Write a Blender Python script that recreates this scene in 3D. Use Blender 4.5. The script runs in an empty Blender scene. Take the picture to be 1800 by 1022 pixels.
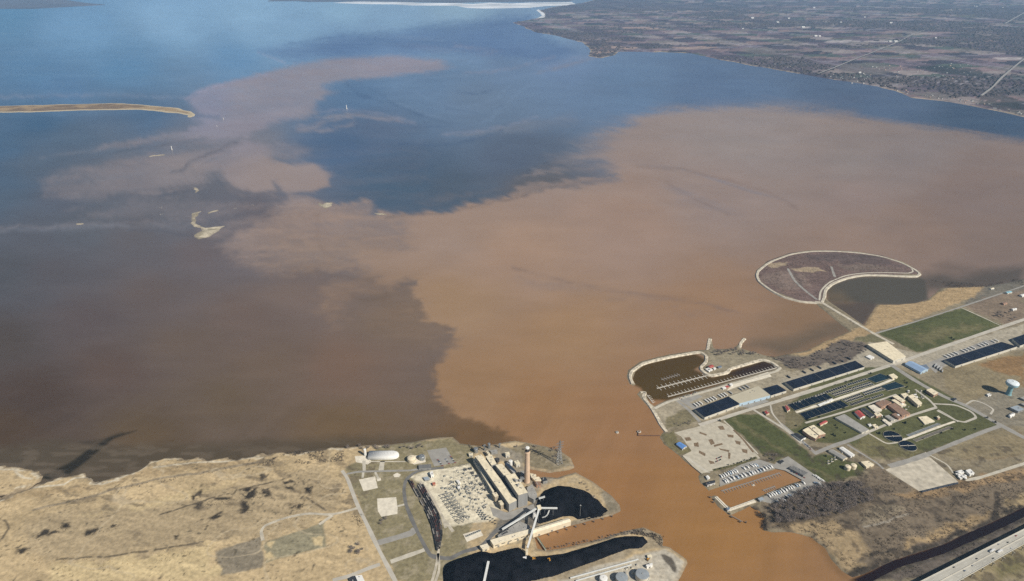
import bpy, math, random
import numpy as np
from mathutils import Vector, Matrix

# ------------------------------------------------------------------ camera, sky, sun
S = bpy.context.scene
CAM_H = 1100.0                       # the survey plane's height above the bay, metres
FOC = 1171.0                         # focal length in pixels of the 1800 x 1022 photograph
PITCH = math.atan(581.0 / FOC)       # downward tilt
cam_d = bpy.data.cameras.new('camera')
cam_d.sensor_width = 36.0
cam_d.lens = 36.0 * FOC / 1800.0
cam_d.clip_start = 1.0
cam_d.clip_end = 200000.0
cam = bpy.data.objects.new('camera', cam_d)
S.collection.objects.link(cam)
cam.location = (0, 0, CAM_H)
cam.rotation_euler = (math.pi / 2 - PITCH, 0, 0)
S.camera = cam

SUN_DIR = Vector((0.78, -0.62, 0)).normalized()
SUN_EL = math.radians(40)
w = bpy.data.worlds.new('World')
S.world = w
w.use_nodes = True
nt = w.node_tree
bg = nt.nodes['Background']
sky = nt.nodes.new('ShaderNodeTexSky')
sky.sky_type = 'NISHITA'
sky.sun_disc = False
sky.sun_elevation = SUN_EL
sky.sun_rotation = math.atan2(SUN_DIR.x, SUN_DIR.y)
sky.altitude = 0
sky.air_density = 1.0
sky.dust_density = 0.6
nt.links.new(sky.outputs[0], bg.inputs[0])
bg.inputs[1].default_value = 0.05
sun_d = bpy.data.lights.new('sun', 'SUN')
sun_d.energy = 5.0
HAZE = 2.6e-5
sun_d.angle = math.radians(0.5)
sun_d.color = (1.0, 0.93, 0.82)
sun = bpy.data.objects.new('sun', sun_d)
S.collection.objects.link(sun)
sv = Vector((SUN_DIR.x * math.cos(SUN_EL), SUN_DIR.y * math.cos(SUN_EL), math.sin(SUN_EL)))
sun.rotation_euler = sv.to_track_quat('Z', 'Y').to_euler()
sun.location = (0, 0, 3000)
S.view_settings.view_transform = 'Standard'
S.view_settings.look = 'None'
S.view_settings.gamma = 1.0
S.view_settings.exposure = 0.0
S.cycles.use_denoising = False
S.cycles.max_bounces = 5
S.cycles.volume_bounces = 1
S.cycles.transparent_max_bounces = 8
S.cycles.caustics_reflective = False
S.cycles.caustics_refractive = False

# ------------------------------------------------------------------ helpers
rng = np.random.default_rng(7)
random.seed(7)
COL = S.collection
CP, SP = math.cos(PITCH), math.sin(PITCH)
LAND = 2.2                            # level of the filled land above the water

def P(px, py, z=0.0):
    """survey a point of the photograph onto the level z (metres)"""
    x = (px - 900.0) / FOC
    y = (511.0 - py) / FOC
    dz = -SP + y * CP
    t = (z - CAM_H) / dz
    return (x * t, (CP + y * SP) * t, z)

CR = {'1': (600, 740, 3.624), '2': (1080, 580, 4.258), '3': (1380, 560, 3.931), '4': (1140, 730, 4.286),
      '5': (1340, 760, 3.9), '6': (1300, 420, 3.6), '7': (0, 740, 2.8125), '8': (760, 860, 3.913),
      'A': (820, 770, 7.3), 'B': (700, 800, 7.861), 'C': (880, 850, 7.3), 'D': (1200, 640, 8.515),
      'E': (1480, 680, 8.515), 'F': (1640, 600, 7.3), 'G': (1220, 800, 7.5), 'H': (1000, 920, 8.18),
      'I': (0, 180, 3.931), 'J': (600, 760, 3.9), 'K': (1600, 480, 7.3), 'L': (1560, 880, 7.196),
      'M': (1380, 650, 7.864), 'N': (1640, 680, 6.8125), 'O': (200, 180, 3.4615), 'Q': (880, 0, 3.913),
      'R': (1300, 0, 3.6), 'T': (0, 0, 2.8125), 'p': (0, 0, 1)}

def px(c, pts):
    x0, y0, s = CR[c]
    return [(x0 + a / s, y0 + b / s) for a, b in pts]

def G(c, pts, z=0.0):
    """surveyed outline -> list of (x, y) at level z"""
    return [P(a, b, z)[:2] for a, b in px(c, pts)]

def g1(c, a, b, z=0.0):
    return Vector(P(*px(c, [(a, b)])[0], z))

def lin(c):
    return tuple((v / 255 / 12.92) if v / 255 <= 0.04045 else ((v / 255 + 0.055) / 1.055) ** 2.4 for v in c)

def vnoise(x, y, seed=0):
    xi = np.floor(x).astype(np.int64); yi = np.floor(y).astype(np.int64)
    fx = x - xi; fy = y - yi
    fx = fx * fx * (3 - 2 * fx); fy = fy * fy * (3 - 2 * fy)
    def h(a, b):
        n = (a * 374761393 + b * 668265263 + seed * 974634777) & 0xffffffff
        n = ((n ^ (n >> 13)) * 1274126177) & 0xffffffff
        return ((n ^ (n >> 16)) & 0xffff) / 65535.0
    a = h(xi, yi); b = h(xi + 1, yi); c = h(xi, yi + 1); d = h(xi + 1, yi + 1)
    return (a + (b - a) * fx) + ((c + (d - c) * fx) - (a + (b - a) * fx)) * fy

def fbm(x, y, sc, oct=4, seed=0):
    r = np.zeros_like(x); amp = 0.5; f = 1.0 / sc; tot = 0
    for i in range(oct):
        r += amp * vnoise(x * f + 17.3 * i, y * f - 9.1 * i, seed + i); tot += amp
        amp *= 0.5; f *= 2.03
    return r / tot

def sdist(x, y, poly):
    """signed distance, positive inside"""
    p = np.asarray(poly, float)
    d2 = np.full(x.shape, 1e30); ins = np.zeros(x.shape, bool)
    n = len(p)
    for i in range(n):
        ax, ay = p[i]; bx, by = p[(i + 1) % n]
        ex, ey = bx - ax, by - ay
        L = ex * ex + ey * ey + 1e-12
        t = np.clip(((x - ax) * ex + (y - ay) * ey) / L, 0, 1)
        dx = x - ax - t * ex; dy = y - ay - t * ey
        np.minimum(d2, dx * dx + dy * dy, out=d2)
        if ey != 0:
            c = (ay > y) != (by > y)
            ins ^= c & (x < ex * (y - ay) / ey + ax)
    d = np.sqrt(d2)
    return np.where(ins, d, -d)

def ldist(x, y, line):
    d2 = np.full(x.shape, 1e30)
    for (ax, ay), (bx, by) in zip(line[:-1], line[1:]):
        ex, ey = bx - ax, by - ay
        t = np.clip(((x - ax) * ex + (y - ay) * ey) / (ex * ex + ey * ey + 1e-12), 0, 1)
        np.minimum(d2, (x - ax - t * ex) ** 2 + (y - ay - t * ey) ** 2, out=d2)
    return np.sqrt(d2)

def sstep(v, a, b):
    t = np.clip((v - a) / (b - a), 0, 1)
    return t * t * (3 - 2 * t)

# ---- materials
MATS = {}
def mat(name, col, rough=0.8, metal=0.0, var=0.12, scale=0.2, bump=0.0, spec=0.3, detail=4.0, stretch=None, emit=None):
    """plain procedural material: base colour broken up by two noises, optional fine relief"""
    if name in MATS: return MATS[name]
    m = bpy.data.materials.new(name); m.use_nodes = True
    n = m.node_tree; b = n.nodes['Principled BSDF']
    b.inputs['Roughness'].default_value = rough
    b.inputs['Metallic'].default_value = metal
    b.inputs['Specular IOR Level'].default_value = spec
    tc = n.nodes.new('ShaderNodeTexCoord')
    mp = n.nodes.new('ShaderNodeMapping')
    n.links.new(tc.outputs['Object'], mp.inputs[0])
    if stretch: mp.inputs['Scale'].default_value = stretch
    nz = n.nodes.new('ShaderNodeTexNoise'); nz.inputs['Scale'].default_value = scale; nz.inputs['Detail'].default_value = detail
    n.links.new(mp.outputs[0], nz.inputs['Vector'])
    rp = n.nodes.new('ShaderNodeValToRGB')
    c = np.array(col[:3])
    rp.color_ramp.elements[0].position = 0.3; rp.color_ramp.elements[1].position = 0.7
    rp.color_ramp.elements[0].color = (*np.clip(c * (1 - var), 0, 1), 1)
    rp.color_ramp.elements[1].color = (*np.clip(c * (1 + var), 0, 1), 1)
    n.links.new(nz.outputs['Fac'], rp.inputs[0])
    n.links.new(rp.outputs[0], b.inputs['Base Color'])
    if bump:
        bp = n.nodes.new('ShaderNodeBump'); bp.inputs['Strength'].default_value = 0.6; bp.inputs['Distance'].default_value = bump
        n.links.new(nz.outputs['Fac'], bp.inputs['Height']); n.links.new(bp.outputs[0], b.inputs['Normal'])
    MATS[name] = m
    return m

def link(o, parent=None):
    COL.objects.link(o)
    if parent is not None: o.parent = parent
    return o

def tag(o, label=None, cat=None, group=None, kind=None):
    if label: o['label'] = label
    if cat: o['category'] = cat
    if group: o['group'] = group
    if kind: o['kind'] = kind
    return o

def thing(name, loc, label, cat, group=None, rz=0.0):
    o = bpy.data.objects.new(name, None)
    o.empty_display_size = 2.0
    o.location = loc; o.rotation_euler = (0, 0, rz)
    link(o); tag(o, label, cat, group)
    return o

class MB:
    """collects faces; build() links them as one mesh object"""
    def __init__(s): s.v = []; s.f = []
    def add(s, vs, fs):
        k = len(s.v); s.v += [tuple(q) for q in vs]; s.f += [tuple(i + k for i in f) for f in fs]; return s
    def prism(s, poly, z0, z1, top=True, bot=False):
        n = len(poly)
        if sum(poly[i][0] * poly[(i + 1) % n][1] - poly[(i + 1) % n][0] * poly[i][1] for i in range(n)) < 0: poly = poly[::-1]
        vs = [(x, y, z0) for x, y in poly] + [(x, y, z1) for x, y in poly]
        fs = [(i, (i + 1) % n, n + (i + 1) % n, n + i) for i in range(n)]
        if top: fs.append(tuple(range(n, 2 * n)))
        if bot: fs.append(tuple(range(n - 1, -1, -1)))
        return s.add(vs, fs)
    def box(s, c, size, rz=0.0, z0=None):
        cx, cy, cz = c; a, b, h = size[0] / 2, size[1] / 2, size[2] / 2
        co, si = math.cos(rz), math.sin(rz)
        poly = [(cx + co * u - si * v, cy + si * u + co * v) for u, v in ((-a, -b), (a, -b), (a, b), (-a, b))]
        return s.prism(poly, cz - h, cz + h, bot=True)
    def cyl(s, c, r0, r1, z0, z1, n=16, top=True, bot=False):
        cx, cy = c[0], c[1]
        vs = [(cx + r0 * math.cos(6.28319 * i / n), cy + r0 * math.sin(6.28319 * i / n), z0) for i in range(n)]
        vs += [(cx + r1 * math.cos(6.28319 * i / n), cy + r1 * math.sin(6.28319 * i / n), z1) for i in range(n)]
        fs = [(i, (i + 1) % n, n + (i + 1) % n, n + i) for i in range(n)]
        if top: fs.append(tuple(range(n, 2 * n)))
        if bot: fs.append(tuple(range(n - 1, -1, -1)))
        return s.add(vs, fs)
    def lathe(s, c, prof, n=20):
        for (r0, z0), (r1, z1) in zip(prof[:-1], prof[1:]):
            s.cyl(c, max(r0, 1e-3), max(r1, 1e-3), z0, z1, n, top=False)
        return s
    def beam(s, a, b, wd, ht=None):
        a = Vector(a); b = Vector(b); ht = ht or wd
        d = (b - a)
        if d.length < 1e-6: return s
        d.normalize()
        up = Vector((0, 0, 1)) if abs(d.z) < 0.98 else Vector((1, 0, 0))
        r = d.cross(up).normalized() * (wd / 2); u = r.cross(d).normalized() * (ht / 2)
        vs = [a - r - u, a + r - u, a + r + u, a - r + u, b - r - u, b + r - u, b + r + u, b - r + u]
        return s.add(vs, [(0, 1, 2, 3), (7, 6, 5, 4), (0, 4, 5, 1), (1, 5, 6, 2), (2, 6, 7, 3), (3, 7, 4, 0)])
    def mesh(s, name, m):
        me = bpy.data.meshes.new(name); me.from_pydata(s.v, [], s.f); me.materials.append(m)
        return me
    def build(s, name, m, parent=None, smooth=False, loc=None):
        me = s.mesh(name, m)
        if smooth: me.polygons.foreach_set('use_smooth', [True] * len(me.polygons))
        o = bpy.data.objects.new(name, me)
        if loc is not None: o.location = loc
        return link(o, parent)

def copy_tree(o, loc, rz, label=None, scale=None):
    c = o.copy(); COL.objects.link(c)
    c.location = loc; c.rotation_euler = (0, 0, rz)
    if scale: c.scale = scale
    if label: c['label'] = label
    for ch in o.children:
        d = ch.copy(); COL.objects.link(d); d.parent = c
        for g in ch.children:
            e = g.copy(); COL.objects.link(e); e.parent = d
    return c

def loc_poly(poly, o):
    return [(x - o[0], y - o[1]) for x, y in poly]

def grid_mesh(name, X, Y, Z, keep=None, col=None, material=None, smooth=True):
    """X, Y, Z 2-D arrays -> mesh object with an optional colour attribute"""
    ny, nx = X.shape
    idx = np.arange(ny * nx).reshape(ny, nx)
    q = np.stack([idx[:-1, :-1], idx[:-1, 1:], idx[1:, 1:], idx[1:, :-1]], -1).reshape(-1, 4)
    if keep is not None:
        k = keep[:-1, :-1] | keep[:-1, 1:] | keep[1:, 1:] | keep[1:, :-1]
        q = q[k.reshape(-1)]
    used = np.unique(q); remap = np.full(ny * nx, -1, np.int64); remap[used] = np.arange(len(used))
    q = remap[q]
    v = np.stack([X, Y, Z], -1).reshape(-1, 3)[used]
    me = bpy.data.meshes.new(name)
    me.vertices.add(len(v)); me.vertices.foreach_set('co', v.astype(np.float32).ravel())
    me.loops.add(len(q) * 4); me.loops.foreach_set('vertex_index', q.astype(np.int32).ravel())
    me.polygons.add(len(q)); me.polygons.foreach_set('loop_start', np.arange(0, len(q) * 4, 4, dtype=np.int32))
    me.update(calc_edges=True)
    if smooth: me.polygons.foreach_set('use_smooth', np.ones(len(q), bool))
    if col is not None:
        at = me.color_attributes.new('tint', 'FLOAT_COLOR', 'POINT')
        c = np.ones((len(v), 4), np.float32); c[:, :3] = col.reshape(-1, 3)[used]
        at.data.foreach_set('color', c.ravel())
    me.materials.append(material)
    return link(bpy.data.objects.new(name, me))
# ------------------------------------------------------------------ the bay: sediment colours
def to_px(X, Y):
    zc = Y * CP + CAM_H * SP
    return 900.0 + FOC * X / zc, 511.0 - FOC * (Y * SP - CAM_H * CP) / zc

def idw(x, y, pts, pw=2.2, ysc=1.0):
    num = np.zeros(x.shape + (3,)); den = np.zeros(x.shape)
    for a, b, c in pts:
        wgt = 1.0 / ((x - a) ** 2 + ((y - b) * ysc) ** 2 + 900.0) ** (pw / 2 * 1.4)
        num += wgt[..., None] * np.array(lin(c)); den += wgt
    return num / den[..., None]

CLEAR = [(200, 300, (108, 112, 122)), (0, 340, (84, 98, 114)), (120, 245, (86, 105, 126)), (300, 245, (114, 119, 132)), (330, 300, (116, 117, 124)), (130, 330, (100, 104, 114)), (420, 250, (122, 124, 134)), (300, 380, (102, 104, 112)), (150, 400, (94, 98, 106)), (150, 562, (95, 86, 86)), (330, 602, (106, 93, 85)), (80, 292, (86, 100, 117)), (60, 420, (90, 92, 100)), (402, 362, (103, 104, 113)), (240, 420, (100, 97, 101)), (450, 640, (112, 97, 86)), (-300, 60, (92, 135, 170)), (0, 25, (96, 138, 172)), (150, 60, (116, 156, 192)), (300, 40, (134, 172, 205)), (450, 30, (138, 175, 206)), (600, 25, (140, 177, 206)), (800, 18, (142, 174, 198)),
    (60, 130, (93, 131, 167)), (220, 120, (96, 136, 172)), (420, 100, (104, 143, 180)), (520, 60, (130, 166, 198)), (700, 40, (134, 168, 198)), (100, 160, (92, 126, 162)), (60, 215, (69, 100, 130)), (0, 260, (74, 102, 130)), (250, 205, (80, 108, 138)),
    (0, 320, (80, 100, 122)), (200, 260, (96, 108, 124)), (100, 350, (92, 97, 110)), (100, 480, (92, 90, 95)), (0, 480, (84, 86, 92)), (0, 600, (84, 77, 74)),
    (60, 700, (82, 70, 64)), (0, 760, (84, 70, 58)), (-300, 500, (80, 80, 84)), (-300, 720, (80, 68, 58)), (250, 520, (104, 94, 92)), (200, 650, (98, 84, 78)), (250, 770, (100, 85, 68)),
    (400, 700, (106, 92, 78)), (420, 560, (112, 98, 92)), (600, 750, (112, 94, 74)), (700, 560, (122, 106, 94)), (600, 640, (120, 100, 88)), (520, 520, (120, 106, 100)),
    (850, 770, (112, 90, 68)), (350, 440, (108, 100, 102)), (460, 380, (104, 101, 108)), (330, 350, (96, 100, 110)),
    (640, 230, (92, 111, 137)), (600, 260, (80, 104, 134)), (700, 290, (82, 101, 124)), (850, 180, (108, 129, 154)), (700, 325, (74, 96, 117)), (800, 340, (82, 97, 114)), (900, 280, (90, 104, 124)),
    (620, 170, (92, 120, 152)), (760, 150, (104, 130, 160)), (900, 120, (110, 134, 164)), (1100, 150, (103, 128, 158)), (1250, 150, (97, 120, 150)), (1500, 170, (91, 110, 136)), (1750, 225, (74, 94, 118)),
    (1000, 110, (112, 136, 168)), (850, 80, (115, 143, 176)), (700, 80, (116, 144, 178)), (600, 85, (104, 134, 170)), (960, 50, (130, 160, 190)), (950, 325, (94, 98, 106)), (2100, 280, (70, 90, 112))]
MUD = [(1300, 215, (147, 139, 139)), (1300, 245, (149, 140, 138)), (1500, 290, (142, 133, 131)), (1620, 420, (139, 120, 110)), (562, 452, (157, 136, 121)), (1270, 340, (149, 134, 129)), (1100, 400, (158, 136, 124)), (900, 450, (162, 137, 120)), (1000, 600, (157, 128, 101)),
    (800, 420, (156, 136, 124)), (1700, 350, (133, 118, 113)), (1500, 330, (145, 129, 124)), (1600, 265, (137, 128, 127)), (1760, 440, (130, 114, 106)), (2100, 380, (132, 116, 108)), (850, 680, (154, 124, 96)),
    (950, 720, (153, 119, 88)), (1100, 755, (151, 116, 86)), (1200, 870, (155, 117, 79)), (1250, 940, (156, 117, 76)), (1100, 850, (151, 113, 78)), (1000, 1100, (152, 112, 72)),
    (1250, 550, (152, 124, 102)), (1500, 430, (148, 128, 117)), (800, 540, (156, 130, 106)), (450, 180, (144, 143, 155)), (700, 112, (147, 145, 158)), (350, 180, (140, 142, 162)), (480, 300, (150, 138, 136)),
    (450, 215, (142, 138, 150)), (320, 300, (142, 134, 136)), (560, 400, (154, 135, 125)), (200, 320, (130, 125, 130)), (600, 205, (140, 140, 150)), (900, 225, (132, 136, 146)), (1420, 560, (138, 114, 93)), (600, 530, (138, 117, 102))]

# outlines of the sediment plume: (silt share, edge softness, waviness, outline)
PLUME = [
 (0.55, 45, 12, [(1040, 300), (960, 290), (1000, 255), (1080, 215), (1180, 185), (1350, 182), (1500, 195), (1500, 260), (1200, 300)]),
 (1.0, 26, 10, [(1500, 1500), (700, 1500), (890, 775), (893, 757), (850, 744), (805, 730), (778, 708), (766, 680), (765, 655), (775, 635), (790, 612), (797, 592), (788, 577), (765, 568), (745, 555), (730, 540), (726, 520), (724, 495), (716, 490), (702, 502), (690, 512), (662, 500), (640, 480), (600, 470), (540, 473), (480, 468), (430, 450), (410, 425), (440, 395), (480, 372), (505, 352), (545, 346), (560, 360), (600, 368), (640, 374), (700, 379), (780, 371), (860, 355), (930, 340), (1000, 326), (1090, 309), (1060, 285), (1060, 250), (1120, 208), (1200, 192), (1350, 190), (1500, 205), (1650, 226), (1800, 247), (2600, 360), (2600, 1500)]),
 (1.0, 9, 5, [(900, 1000), (905, 775), (893, 757), (850, 744), (805, 730), (778, 708), (766, 680), (765, 655), (777, 632), (840, 600), (960, 700), (1000, 900)]),
 (1.0, 10, 5, [(722, 500), (727, 525), (733, 541), (748, 556), (768, 567), (790, 576), (797, 592), (830, 590), (830, 480), (760, 470)]),
 (1.0, 8, 4, [(660, 376), (700, 380), (780, 372), (860, 356), (930, 341), (1000, 328), (1040, 350), (900, 420), (700, 410)]),
 (0.9, 14, 5, [(325, 172), (360, 155), (420, 138), (480, 124), (520, 113), (600, 101), (700, 97), (770, 106), (797, 119), (760, 127), (700, 133), (650, 138), (605, 143), (570, 150), (590, 160), (570, 172), (560, 188), (530, 196), (480, 205), (430, 228), (400, 205), (345, 204)]),
 (0.85, 20, 7, px('O', [(330, 240), (450, 180), (520, 130), (500, 100), (560, 85), (640, 80), (600, 40), (560, 0), (560, -60), (1200, -60), (1250, 60), (1200, 85), (1050, 110), (950, 140), (860, 180), (790, 215), (740, 235), (640, 250), (500, 260)])),
 (0.55, 26, 8, px('O', [(-450, 470), (-200, 400), (0, 350), (240, 310), (240, 570), (0, 580), (-200, 600), (-420, 560)])),
 (0.55, 34, 8, [(395, 425), (430, 398), (480, 375), (560, 395), (650, 470), (600, 482), (540, 484), (470, 482), (410, 455)]),
 (0.78, 26, 8, px('O', [(-120, 420), (0, 360), (60, 340), (220, 310), (420, 300), (600, 285), (720, 260), (760, 230), (800, 200), (860, 230), (960, 260), (980, 330), (960, 350), (1100, 365), (1230, 385), (1300, 440), (1310, 465), (1290, 510), (1240, 545), (1150, 560), (1200, 590), (1260, 630), (1350, 600), (1500, 595), (1590, 630), (1580, 670), (1660, 700), (1800, 700), (1800, 900), (700, 900), (640, 870), (780, 800), (960, 720), (1130, 640), (1040, 640), (1000, 610), (1050, 560), (1030, 520), (990, 490), (965, 495), (985, 520), (970, 545), (900, 560), (800, 550), (700, 500), (640, 430), (600, 440), (560, 500), (400, 530), (200, 560), (100, 550), (0, 570), (-100, 540)])),
 (1.0, 12, 4, px('O', [(660, 420), (720, 360), (830, 330), (940, 335), (980, 355), (1100, 368), (1225, 388), (1292, 440), (1300, 468), (1280, 505), (1230, 538), (1140, 552), (1060, 545), (1020, 500), (985, 475), (950, 490), (965, 525), (920, 548), (830, 545), (740, 510), (680, 465)])),
 (0.5, 14, 5, px('O', [(0, 250), (250, 205), (480, 165), (520, 185), (300, 230), (60, 280), (-150, 300)])),
 (0.22, 12, 5, px('O', [(-160, 350), (0, 318), (120, 290), (300, 250), (540, 208), (575, 222), (470, 255), (300, 285), (100, 320)])),
 (0.03, 8, 5, px('O', [(775, 215), (850, 198), (960, 180), (1120, 170), (1260, 150), (1300, 190), (1420, 185), (1500, 130), (1640, 110), (1900, 140), (1900, 420), (1330, 430), (1300, 400), (1230, 380), (1100, 355), (970, 340), (985, 290), (940, 250), (860, 228)])),
 (0.3, 14, 6, px('O', [(940, 252), (1080, 246), (1190, 285), (1185, 350), (1050, 345), (970, 330)])),
 (0.28, 8, 4, px('O', [(985, 488), (1010, 500), (1048, 550), (1030, 592), (940, 604), (800, 594), (690, 545), (630, 450), (670, 470), (760, 535), (880, 568), (960, 558), (998, 530)])),
 (0.28, 20, 7, px('O', [(0, 575), (90, 548), (150, 572), (145, 602), (300, 590), (480, 560), (640, 592), (760, 602), (900, 602), (1000, 585), (1050, 562), (1030, 602), (900, 645), (700, 705), (560, 735), (400, 722), (200, 705), (0, 712), (-300, 740), (-300, 650)])),
 (0.28, 14, 5, px('O', [(500, 770), (700, 722), (900, 672), (1130, 636), (1050, 664), (860, 734), (700, 800), (560, 850)])),
 (0.05, 8, 4, px('O', [(1190, 575), (1280, 520), (1320, 450), (1900, 420), (1900, 560), (1700, 600), (1590, 640), (1500, 590), (1340, 595), (1250, 600)])),
 (0.4, 10, 5, px('O', [(340, 430), (440, 385), (500, 345), (470, 380), (380, 430)])),
 (0.35, 8, 4, px('O', [(540, 380), (640, 320), (760, 240), (800, 205), (720, 290), (620, 350)])),
 (0.62, 12, 3, [(560, 207), (600, 201), (640, 200), (690, 207), (728, 218), (700, 215), (640, 208), (600, 209)]),
 (0.62, 12, 3, [(520, 222), (560, 214), (600, 210), (570, 217), (563, 224), (590, 224), (625, 216), (610, 224), (570, 233), (520, 232)]),
 (0.4, 8, 2, [(770, 239), (830, 234), (900, 222), (945, 206), (930, 218), (860, 233), (820, 239)]),
 (0.3, 30, 5, [(840, 235), (940, 208), (1000, 200), (1010, 215), (920, 232)]),
 (0.35, 10, 3, [(940, 130), (1000, 112), (1060, 98), (1030, 108), (980, 122)]),
 (0.3, 14, 3, [(700, 78), (800, 84), (880, 90), (860, 98), (760, 92)]),
 (0.05, 10, 4, [(95, 386), (160, 362), (215, 339), (240, 345), (225, 362), (170, 376), (110, 392)]),
 (0.25, 6, 3, [(-20, 404), (100, 400), (220, 398), (330, 399), (350, 395), (250, 388), (120, 393), (-20, 398)]),
 (0.05, 8, 3, [(545, 345), (600, 343), (700, 345), (800, 342), (900, 330), (700, 374), (640, 371), (620, 360), (560, 352)]),
 (0.7, 12, 4, [(585, 358), (620, 352), (655, 357), (662, 368), (645, 374), (600, 368)]),
 (0.5, 22, 6, [(553, 545), (566, 508), (605, 488), (650, 480), (690, 510), (662, 520), (625, 522), (612, 556), (580, 580)]),
 (0.1, 14, 6, [(612, 530), (650, 518), (690, 514), (722, 490), (728, 530), (745, 556), (790, 578), (797, 590), (785, 612), (740, 610), (640, 580)]),
 (0.62, 12, 4, [(900, 345), (905, 320), (940, 298), (990, 297), (1000, 308), (1090, 307), (1000, 327), (930, 341)]),
 (0.05, 9, 3, [(880, 322), (940, 304), (1000, 303), (1086, 309), (1010, 316), (930, 324), (890, 330)]),
 (0.8, 9, 3, [(1125, 292), (1190, 294), (1260, 310), (1330, 334), (1400, 352), (1320, 340), (1250, 318), (1190, 300)]),
 (0.86, 18, 4, [(1165, 320), (1200, 330), (1260, 360), (1310, 382), (1250, 372), (1190, 348)]),
 (0.88, 25, 6, [(900, 480), (1000, 500), (1150, 520), (1300, 560), (1180, 545), (1040, 520), (900, 500)]),
]
# darker, clearer water held by islands, basins and shallows: (colour, opacity, softness, outline)
HELD = [
 ((92, 119, 158), .65, 12, [(455, 91), (520, 77), (600, 64), (690, 56), (760, 46), (850, 33), (930, 27), (960, 60), (1010, 90), (960, 110), (800, 92), (680, 92), (600, 96), (520, 108)]),
 ((84, 84, 80), .95, 5, px('6', [(545, 320), (590, 285), (680, 252), (780, 234), (900, 234), (1070, 242), (1150, 240), (1185, 262), (1195, 390), (1120, 420), (870, 425), (700, 405), (560, 400)])),
 ((82, 78, 76), .9, 5, px('6', [(560, 400), (700, 402), (850, 405), (870, 440), (820, 500), (780, 560), (640, 470)])),
 ((125, 108, 88), .5, 14, px('6', [(550, 395), (545, 330), (640, 340), (700, 400)])),
 ((86, 83, 80), .85, 12, px('6', [(1160, 230), (1260, 215), (1400, 235), (1560, 200), (1800, 170), (1800, 300), (1500, 320), (1190, 330)])),
 ((98, 90, 86), .6, 14, px('6', [(1230, 170), (1330, 150), (1470, 185), (1420, 215), (1300, 200)])),
 ((100, 92, 82), .8, 20, px('6', [(0, 700), (120, 700), (230, 745), (430, 705), (560, 640), (720, 590), (660, 530), (540, 540), (380, 610), (180, 640), (60, 650)])),
 ((82, 70, 50), .97, 3, px('2', [(150, 415), (130, 370), (150, 310), (230, 255), (400, 215), (600, 180), (700, 230), (600, 300), (740, 360), (860, 310), (1110, 225), (1240, 280), (400, 530), (240, 520), (200, 440)])),
 ((50, 46, 38), .75, 5, px('2', [(860, 330), (1000, 270), (1130, 225), (1240, 280), (1000, 360)])),
 ((92, 82, 70), .8, 8, [(-300, 800), (0, 795), (120, 790), (250, 795), (380, 795), (560, 785), (620, 775), (620, 820), (-300, 900)]),
 ((86, 78, 66), .7, 10, [(-300, 780), (0, 785), (100, 772), (190, 785), (330, 780), (520, 772), (640, 768), (800, 762), (800, 800), (-300, 900)]),
 ((44, 45, 42), .9, 3, [(240, 757), (215, 762), (190, 770), (160, 787), (120, 815), (90, 830), (70, 838), (85, 845), (120, 835), (150, 812), (175, 792), (200, 772)]),
 ((58, 56, 50), .6, 5, [(140, 778), (180, 772), (215, 760), (190, 775), (160, 782)]),
 ((60, 52, 40), .95, 4, [(60, 838), (80, 846), (55, 862), (0, 882), (-60, 900), (-60, 870), (20, 870)]),
 ((30, 24, 19), .97, 4, px('5', [(600, 1015), (700, 970), (900, 868), (1200, 775), (1450, 660), (1600, 600), (1794, 505), (2100, 330), (2100, 500), (1500, 760), (900, 970), (720, 1060)])),
 ((105, 82, 56), .5, 10, px('5', [(330, 715), (440, 790), (500, 900), (620, 1010), (560, 1000), (450, 900), (400, 800)])),
]
def arcs(c, colr, op, wd, lines): return [(colr, op, wd, px(c, l)) for l in lines]
CR['U'] = (500, 0, 3.0); CR['V'] = (900, 150, 2.0); CR['W'] = (400, 420, 2.838)
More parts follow.
